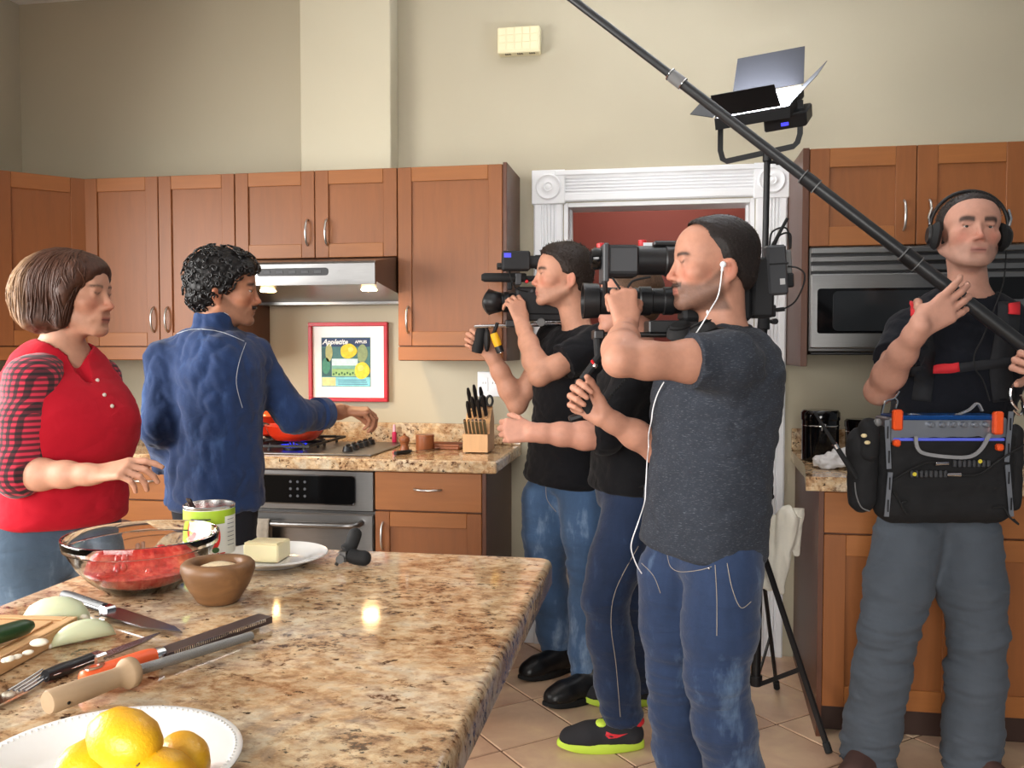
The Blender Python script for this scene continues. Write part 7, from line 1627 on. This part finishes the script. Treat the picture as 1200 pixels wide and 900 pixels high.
m = MB(); m.lathe([(0, 0), (0.080, 0), (0.095, 0.004), (0.118, 0.030), (0.134, 0.066), (0.136, 0.068), (0.132, 0.068), (0.128, 0.064), (0.112, 0.033), (0.090, 0.010), (0, 0.008)], 40); m.build('pan_body', ENA, t, 50); m = MB(); m.tube(catmull([(-0.128, 0.0, 0.060), (-0.16, 0, 0.068), (-0.22, 0, 0.074), (-0.30, 0, 0.078)], 6), 0.010, 10); m.build('handle', BLK, t, 60)
m = MB(); m.lathe([(0.116, 0.040), (0.08, 0.043), (0.03, 0.041), (0, 0.044)], 36); m.build('food', mat('simmering_onions', (214, 186, 130), 0.5, 0, 0.3, 60, 0.8, 90, 0.006), t, 60)

# framed fruit-crate picture leaning against the wall
px0, px1, pz0, pz1 = -1.703, -1.303, 1.136, 1.519; yw = YB-0.001
t = thing('framed_picture', 'red-framed vintage apple crate label picture above the stove', 'picture', ((px0+px1)/2, yw, pz0)); cxp = (px0+px1)/2
REDFR = mat('red_lacquer', (186, 28, 44), 0.35); MATB = mat('white_mat_board', (240, 243, 244), 0.8); hw = (px1-px0)/2; hh = pz1-pz0
for q_ in ((-hw, hw, 0, 0.018), (-hw, hw, hh-0.018, hh)): m = MB(); m.box(q_[0], q_[1], -0.030, -0.001, q_[2], q_[3], 0.002); m.build('frame_rail', REDFR, t)
for q_ in ((-hw, -hw+0.018), (hw-0.018, hw)): m = MB(); m.box(q_[0], q_[1], -0.0298, -0.001, 0.0182, hh-0.0182, 0.002); m.build('frame_stile', REDFR, t)
m = MB(); m.box(-hw+0.019, hw-0.019, -0.014, -0.002, 0.019, hh-0.019, 0); m.build('mat_board', MATB, t, 0)
ax0, ax1, az0, az1 = -0.137, 0.112, 0.072, 0.310
def flat(x0, z0, x1, z1, c_, nm, lay_, par):
    m = MB(); m.box(x0, x1, -0.0142-0.0006*lay_, -0.0140, z0, z1, 0); return m.build(nm, mat('print_%d_%d_%d' % c_, c_, 0.6, 0, 0.12, 40), par, 0)
def disc(cx_, cz_, rx, rz_, c_, nm, lay_, par, n=20, fn=None):
    m = MB(); m.prism([(cx_+rx*cos(a)*(1+0.06*cos(3*a)), cz_+rz_*sin(a)*(1+0.05*sin(2*a))) for a in [2*pi*i/n for i in range(n)]], -0.0142-0.0006*lay_, -0.0141, 'y'); return m.build(nm, mat('print_%d_%d_%d' % c_, c_, 0.6, 0, 0.15, 60), par, 0)
pr_ = flat(ax0, az0, ax1, az1, (70, 120, 120), 'crate_label', 1, t)
flat(ax0+0.003, az1-0.045, ax1-0.003, az1-0.003, (40, 62, 100), 'title_band', 2, pr_); flat(ax0+0.003, az0+0.05, ax0+0.055, az1-0.05, (52, 96, 100), 'orchard_print', 2, pr_)
disc(ax0+0.038, az0+0.165, 0.018, 0.045, (176, 178, 120), 'blossom_print', 3, pr_); disc(ax0+0.024, az0+0.10, 0.020, 0.040, (70, 140, 116), 'tree_print', 3, pr_)
flat(ax0+0.053, az0+0.050, ax0+0.185, az0+0.135, (206, 232, 236), 'landscape_sky', 3, pr_); flat(ax0+0.054, az0+0.085, ax0+0.184, az0+0.102, (120, 176, 160), 'landscape_hill', 4, pr_); flat(ax0+0.054, az0+0.051, ax0+0.184, az0+0.086, (150, 190, 120), 'landscape_field', 4, pr_)
for i in range(9): disc(ax0+0.062+i*0.014, az0+0.060+(i % 2)*0.006, 0.005, 0.006, (60, 110, 70), 'orchard_tree', 5, pr_, 8)
disc(ax0+0.208, az0+0.160, 0.026, 0.045, (140, 156, 110), 'leaf_print', 4, pr_); disc(ax0+0.138, az0+0.172, 0.042, 0.036, (228, 204, 50), 'apple_print', 5, pr_); disc(ax0+0.150, az0+0.180, 0.014, 0.012, (240, 222, 110), 'apple_light', 6, pr_)
disc(ax0+0.206, az0+0.078, 0.038, 0.041, (238, 206, 60), 'apple_print', 6, pr_); disc(ax0+0.200, az0+0.090, 0.016, 0.014, (246, 214, 110), 'apple_light', 7, pr_)
flat(ax0+0.002, az0+0.002, ax1-0.002, az0+0.046, (130, 206, 220), 'footer_band', 5, pr_); flat(ax0+0.004, az0+0.004, ax0+0.072, az0+0.044, (246, 214, 150), 'footer_panel', 6, pr_)
def Mt(x, z, lay_): return Matrix.Translation((x, -0.0146-0.0006*lay_, z)) @ Matrix.Rotation(pi/2, 4, 'X')
INKW, INKB = mat('white_ink', (236, 240, 240), 0.6), mat('navy_ink', (54, 84, 120), 0.6)
text_obj('lettering', 'Appletite', 0.034, Mt(ax0+0.070, az1-0.022, 4), INKW, pr_, 0.0002, 0.0010, 0.35); text_obj('lettering', 'APPLES', 0.019, Mt(ax0+0.202, az1-0.022, 4), INKW, pr_, 0.0002, 0.0006)
for k_ in range(3): flat(ax0+0.085, az0+0.010+k_*0.010, ax1-0.014-k_*0.004, az0+0.014+k_*0.010, (84, 130, 160), 'small_print', 6, pr_)
GLZ = None

# wall things
IVO = mat('ivory_plastic', (228, 218, 180), 0.45, 0, 0.03)
t = thing('door_chime', 'cream plastic wall chime box with embossed square cells', 'door chime', (-0.662, YB-0.001, 2.745))
m = MB(); m.box(-0.098, 0.098, -0.058, 0, 0, 0.118, 0.005); ch_ = m.build('housing', IVO, t)
for i in range(5):
    for j in range(3): m = MB(); m.box(-0.090+i*0.0365, -0.058+i*0.0365, -0.0605, -0.0582, 0.012+j*0.035, 0.043+j*0.035, 0.002); m.build('cell', IVO, t)
for i in range(3):
    for j in range(4): x = -0.064+i*0.056+j*0.007; m = MB(); m.box(x, x+0.004, -0.050, -0.030, -0.0012, -0.0002, 0); m.build('vent_slot', mat('vent_shadow_brown', (70, 60, 44), 0.8), t, 0)
t = thing('outlet_plate', 'white wall socket plate above the counter behind the operator', 'outlet', (-0.81, YB-0.001, 1.165)); m = MB(); m.box(-0.057, 0.057, -0.007, 0, 0, 0.118, 0.003); m.build('plate', TRIMW, t)
for i in range(2): m = MB(); m.box(-0.040+i*0.046, -0.006+i*0.046, -0.0095, -0.0072, 0.026, 0.092, 0.002); s_ = m.build('socket', WPL, t); m = MB(); m.box(-0.030+i*0.046, -0.028+i*0.046, -0.0100, -0.0096, 0.06, 0.07, 0); m.box(-0.018+i*0.046, -0.016+i*0.046, -0.0100, -0.0096, 0.06, 0.07, 0); m.build('slot', BLK, s_, 0)

# right counter things
def can(label, x, y, r, h):
    t = thing('canister', label, 'canister', (x, y, CT+0.0008)); m = MB(); m.lathe([(0, 0), (r-0.003, 0), (r, 0.004), (r, h*0.80), (0, h*0.80)], 32); m.build('jar', BLKG, t, 40); m = MB(); m.lathe([(0, h*0.803), (r+0.003, h*0.803), (r+0.004, h*0.83), (r+0.004, h*0.95), (r-0.004, h), (0, h)], 32); m.build('lid', BLKG, t, 40)
    m = MB(); m.tube([(r*1.01*cos(a), r*1.01*sin(a), h*0.70) for a in [2*pi*i/28 for i in range(28)]], 0.002, 6, True); m.build('wire_band', CHROME, t, 60)
    m = MB(); m.tube([(-0.006, -r-0.004, h*0.62), (-0.006, -r-0.012, h*0.75), (0.006, -r-0.012, h*0.75), (0.006, -r-0.004, h*0.62)], 0.0025, 6); m.build('latch', CHROME, t)
can('tall glossy black canister nearest the door casing on the right counter', 0.628, 3.73, 0.072, 0.205); can('short glossy black canister between the tall canister and the jug', 0.80, 3.80, 0.062, 0.165)
can('glossy black jug at the far end of the canister row', 0.965, 3.84, 0.060, 0.180)
F = Field((-0.13, -0.10, -0.02), (0.13, 0.10, 0.11), 0.005)
for a, b_, r_ in (((-0.07, 0, 0.025), (0.05, 0.02, 0.03), 0.030), ((-0.03, -0.03, 0.045), (0.06, 0.0, 0.055), 0.026), ((0.0, 0.03, 0.05), (0.07, 0.03, 0.07), 0.024), ((-0.06, -0.04, 0.02), (0.02, -0.05, 0.02), 0.022)): F.cone(a, b_, r_, r_*0.8, 0.02)
F.cut((0, 0, 0), (0, 0, -1)); P, Q = F.mesh(); P = fold_disp(P, vnormals(P, Q), 0.016, 4.7, (9, 9, 14)); P[:, 2] = np.maximum(P[:, 2], 0)
cl_ = np_mesh('dish_cloth', P, Q, mat('white_cotton_cloth', (206, 204, 204), 0.95, 0, 0.06, 20, 0.4, 200), None, (0, 0, 0)); cl_.location = (0.655, 3.50, CT+0.001); tag(cl_, 'crumpled white dish cloth in front of the black canisters', 'cloth')
# canvas bag hung beside the casing
CANV = mat('cream_canvas', (224, 220, 206), 0.9, 0, 0.05, 20, 0.3, 300); CVN = 'x'
bp0 = W(912, 640, 3.31); t = thing('canvas_bag', 'crumpled cream canvas bag strapped to the light stand column', 'bag', bp0); sB = 3.31/FPX
Xb, Zb_ = RT, UP
def bl(px, py, y=0.0): return RT*((px-912)*sB)+UP*((640-py)*sB)+FW*y
F = Field((-0.22, -0.16, -0.28), (0.22, 0.16, 0.28), 0.005)
F.cone(bl(924, 605), bl(914, 685), 0.050, 0.022, 0.02, flat=FW, fs=1.8); F.cone(bl(904, 610, 0.02), bl(902, 680, 0.02), 0.026, 0.038, 0.02, flat=FW, fs=2.0); F.cone(bl(934, 602), bl(936, 650, 0.02), 0.029, 0.017, 0.02, flat=FW, fs=1.8)
for a in ((894, 688, 0.014), (903, 692, 0.013), (916, 694, 0.015)): F.ell(bl(a[0], a[1], 0.01), (0.019, 0.014, a[2]), None, 0.015)
F.cone(bl(932, 600), bl(934, 590, -0.0), 0.024, 0.024, 0.005, 'sub'); P, Q = F.mesh(); P = fold_disp(P, vnormals(P, Q), 0.010, 2.2, (10, 10, 3)); np_mesh('bag_cloth', P, Q, CANV, t, (0, 0, 0))
m = MB(); m.tube([bl(935, 600)+(RT*0.026*cos(a)+FW*0.016*sin(a))-RT*0.004 for a in [2*pi*i/24 for i in range(24)]], 0.006, sq=(0.003, 0.030), closed=True); m.build('rolled_cuff', CANV, t, 60)
m = MB(); m.tube([bl(905, 622), bl(898, 590), bl(890, 575), bl(899, 569, -0.005)], 0.01, sq=(0.004, 0.016)); m.build('strap', CANV, t, 40); m = MB(); p = bl(900, 573); m.box(p.x-0.016, p.x+0.016, p.y-0.012, p.y+0.012, p.z-0.018, p.z+0.018, 0.004); m.build('hook', BLK, t)
# wrist band of the person between the operators
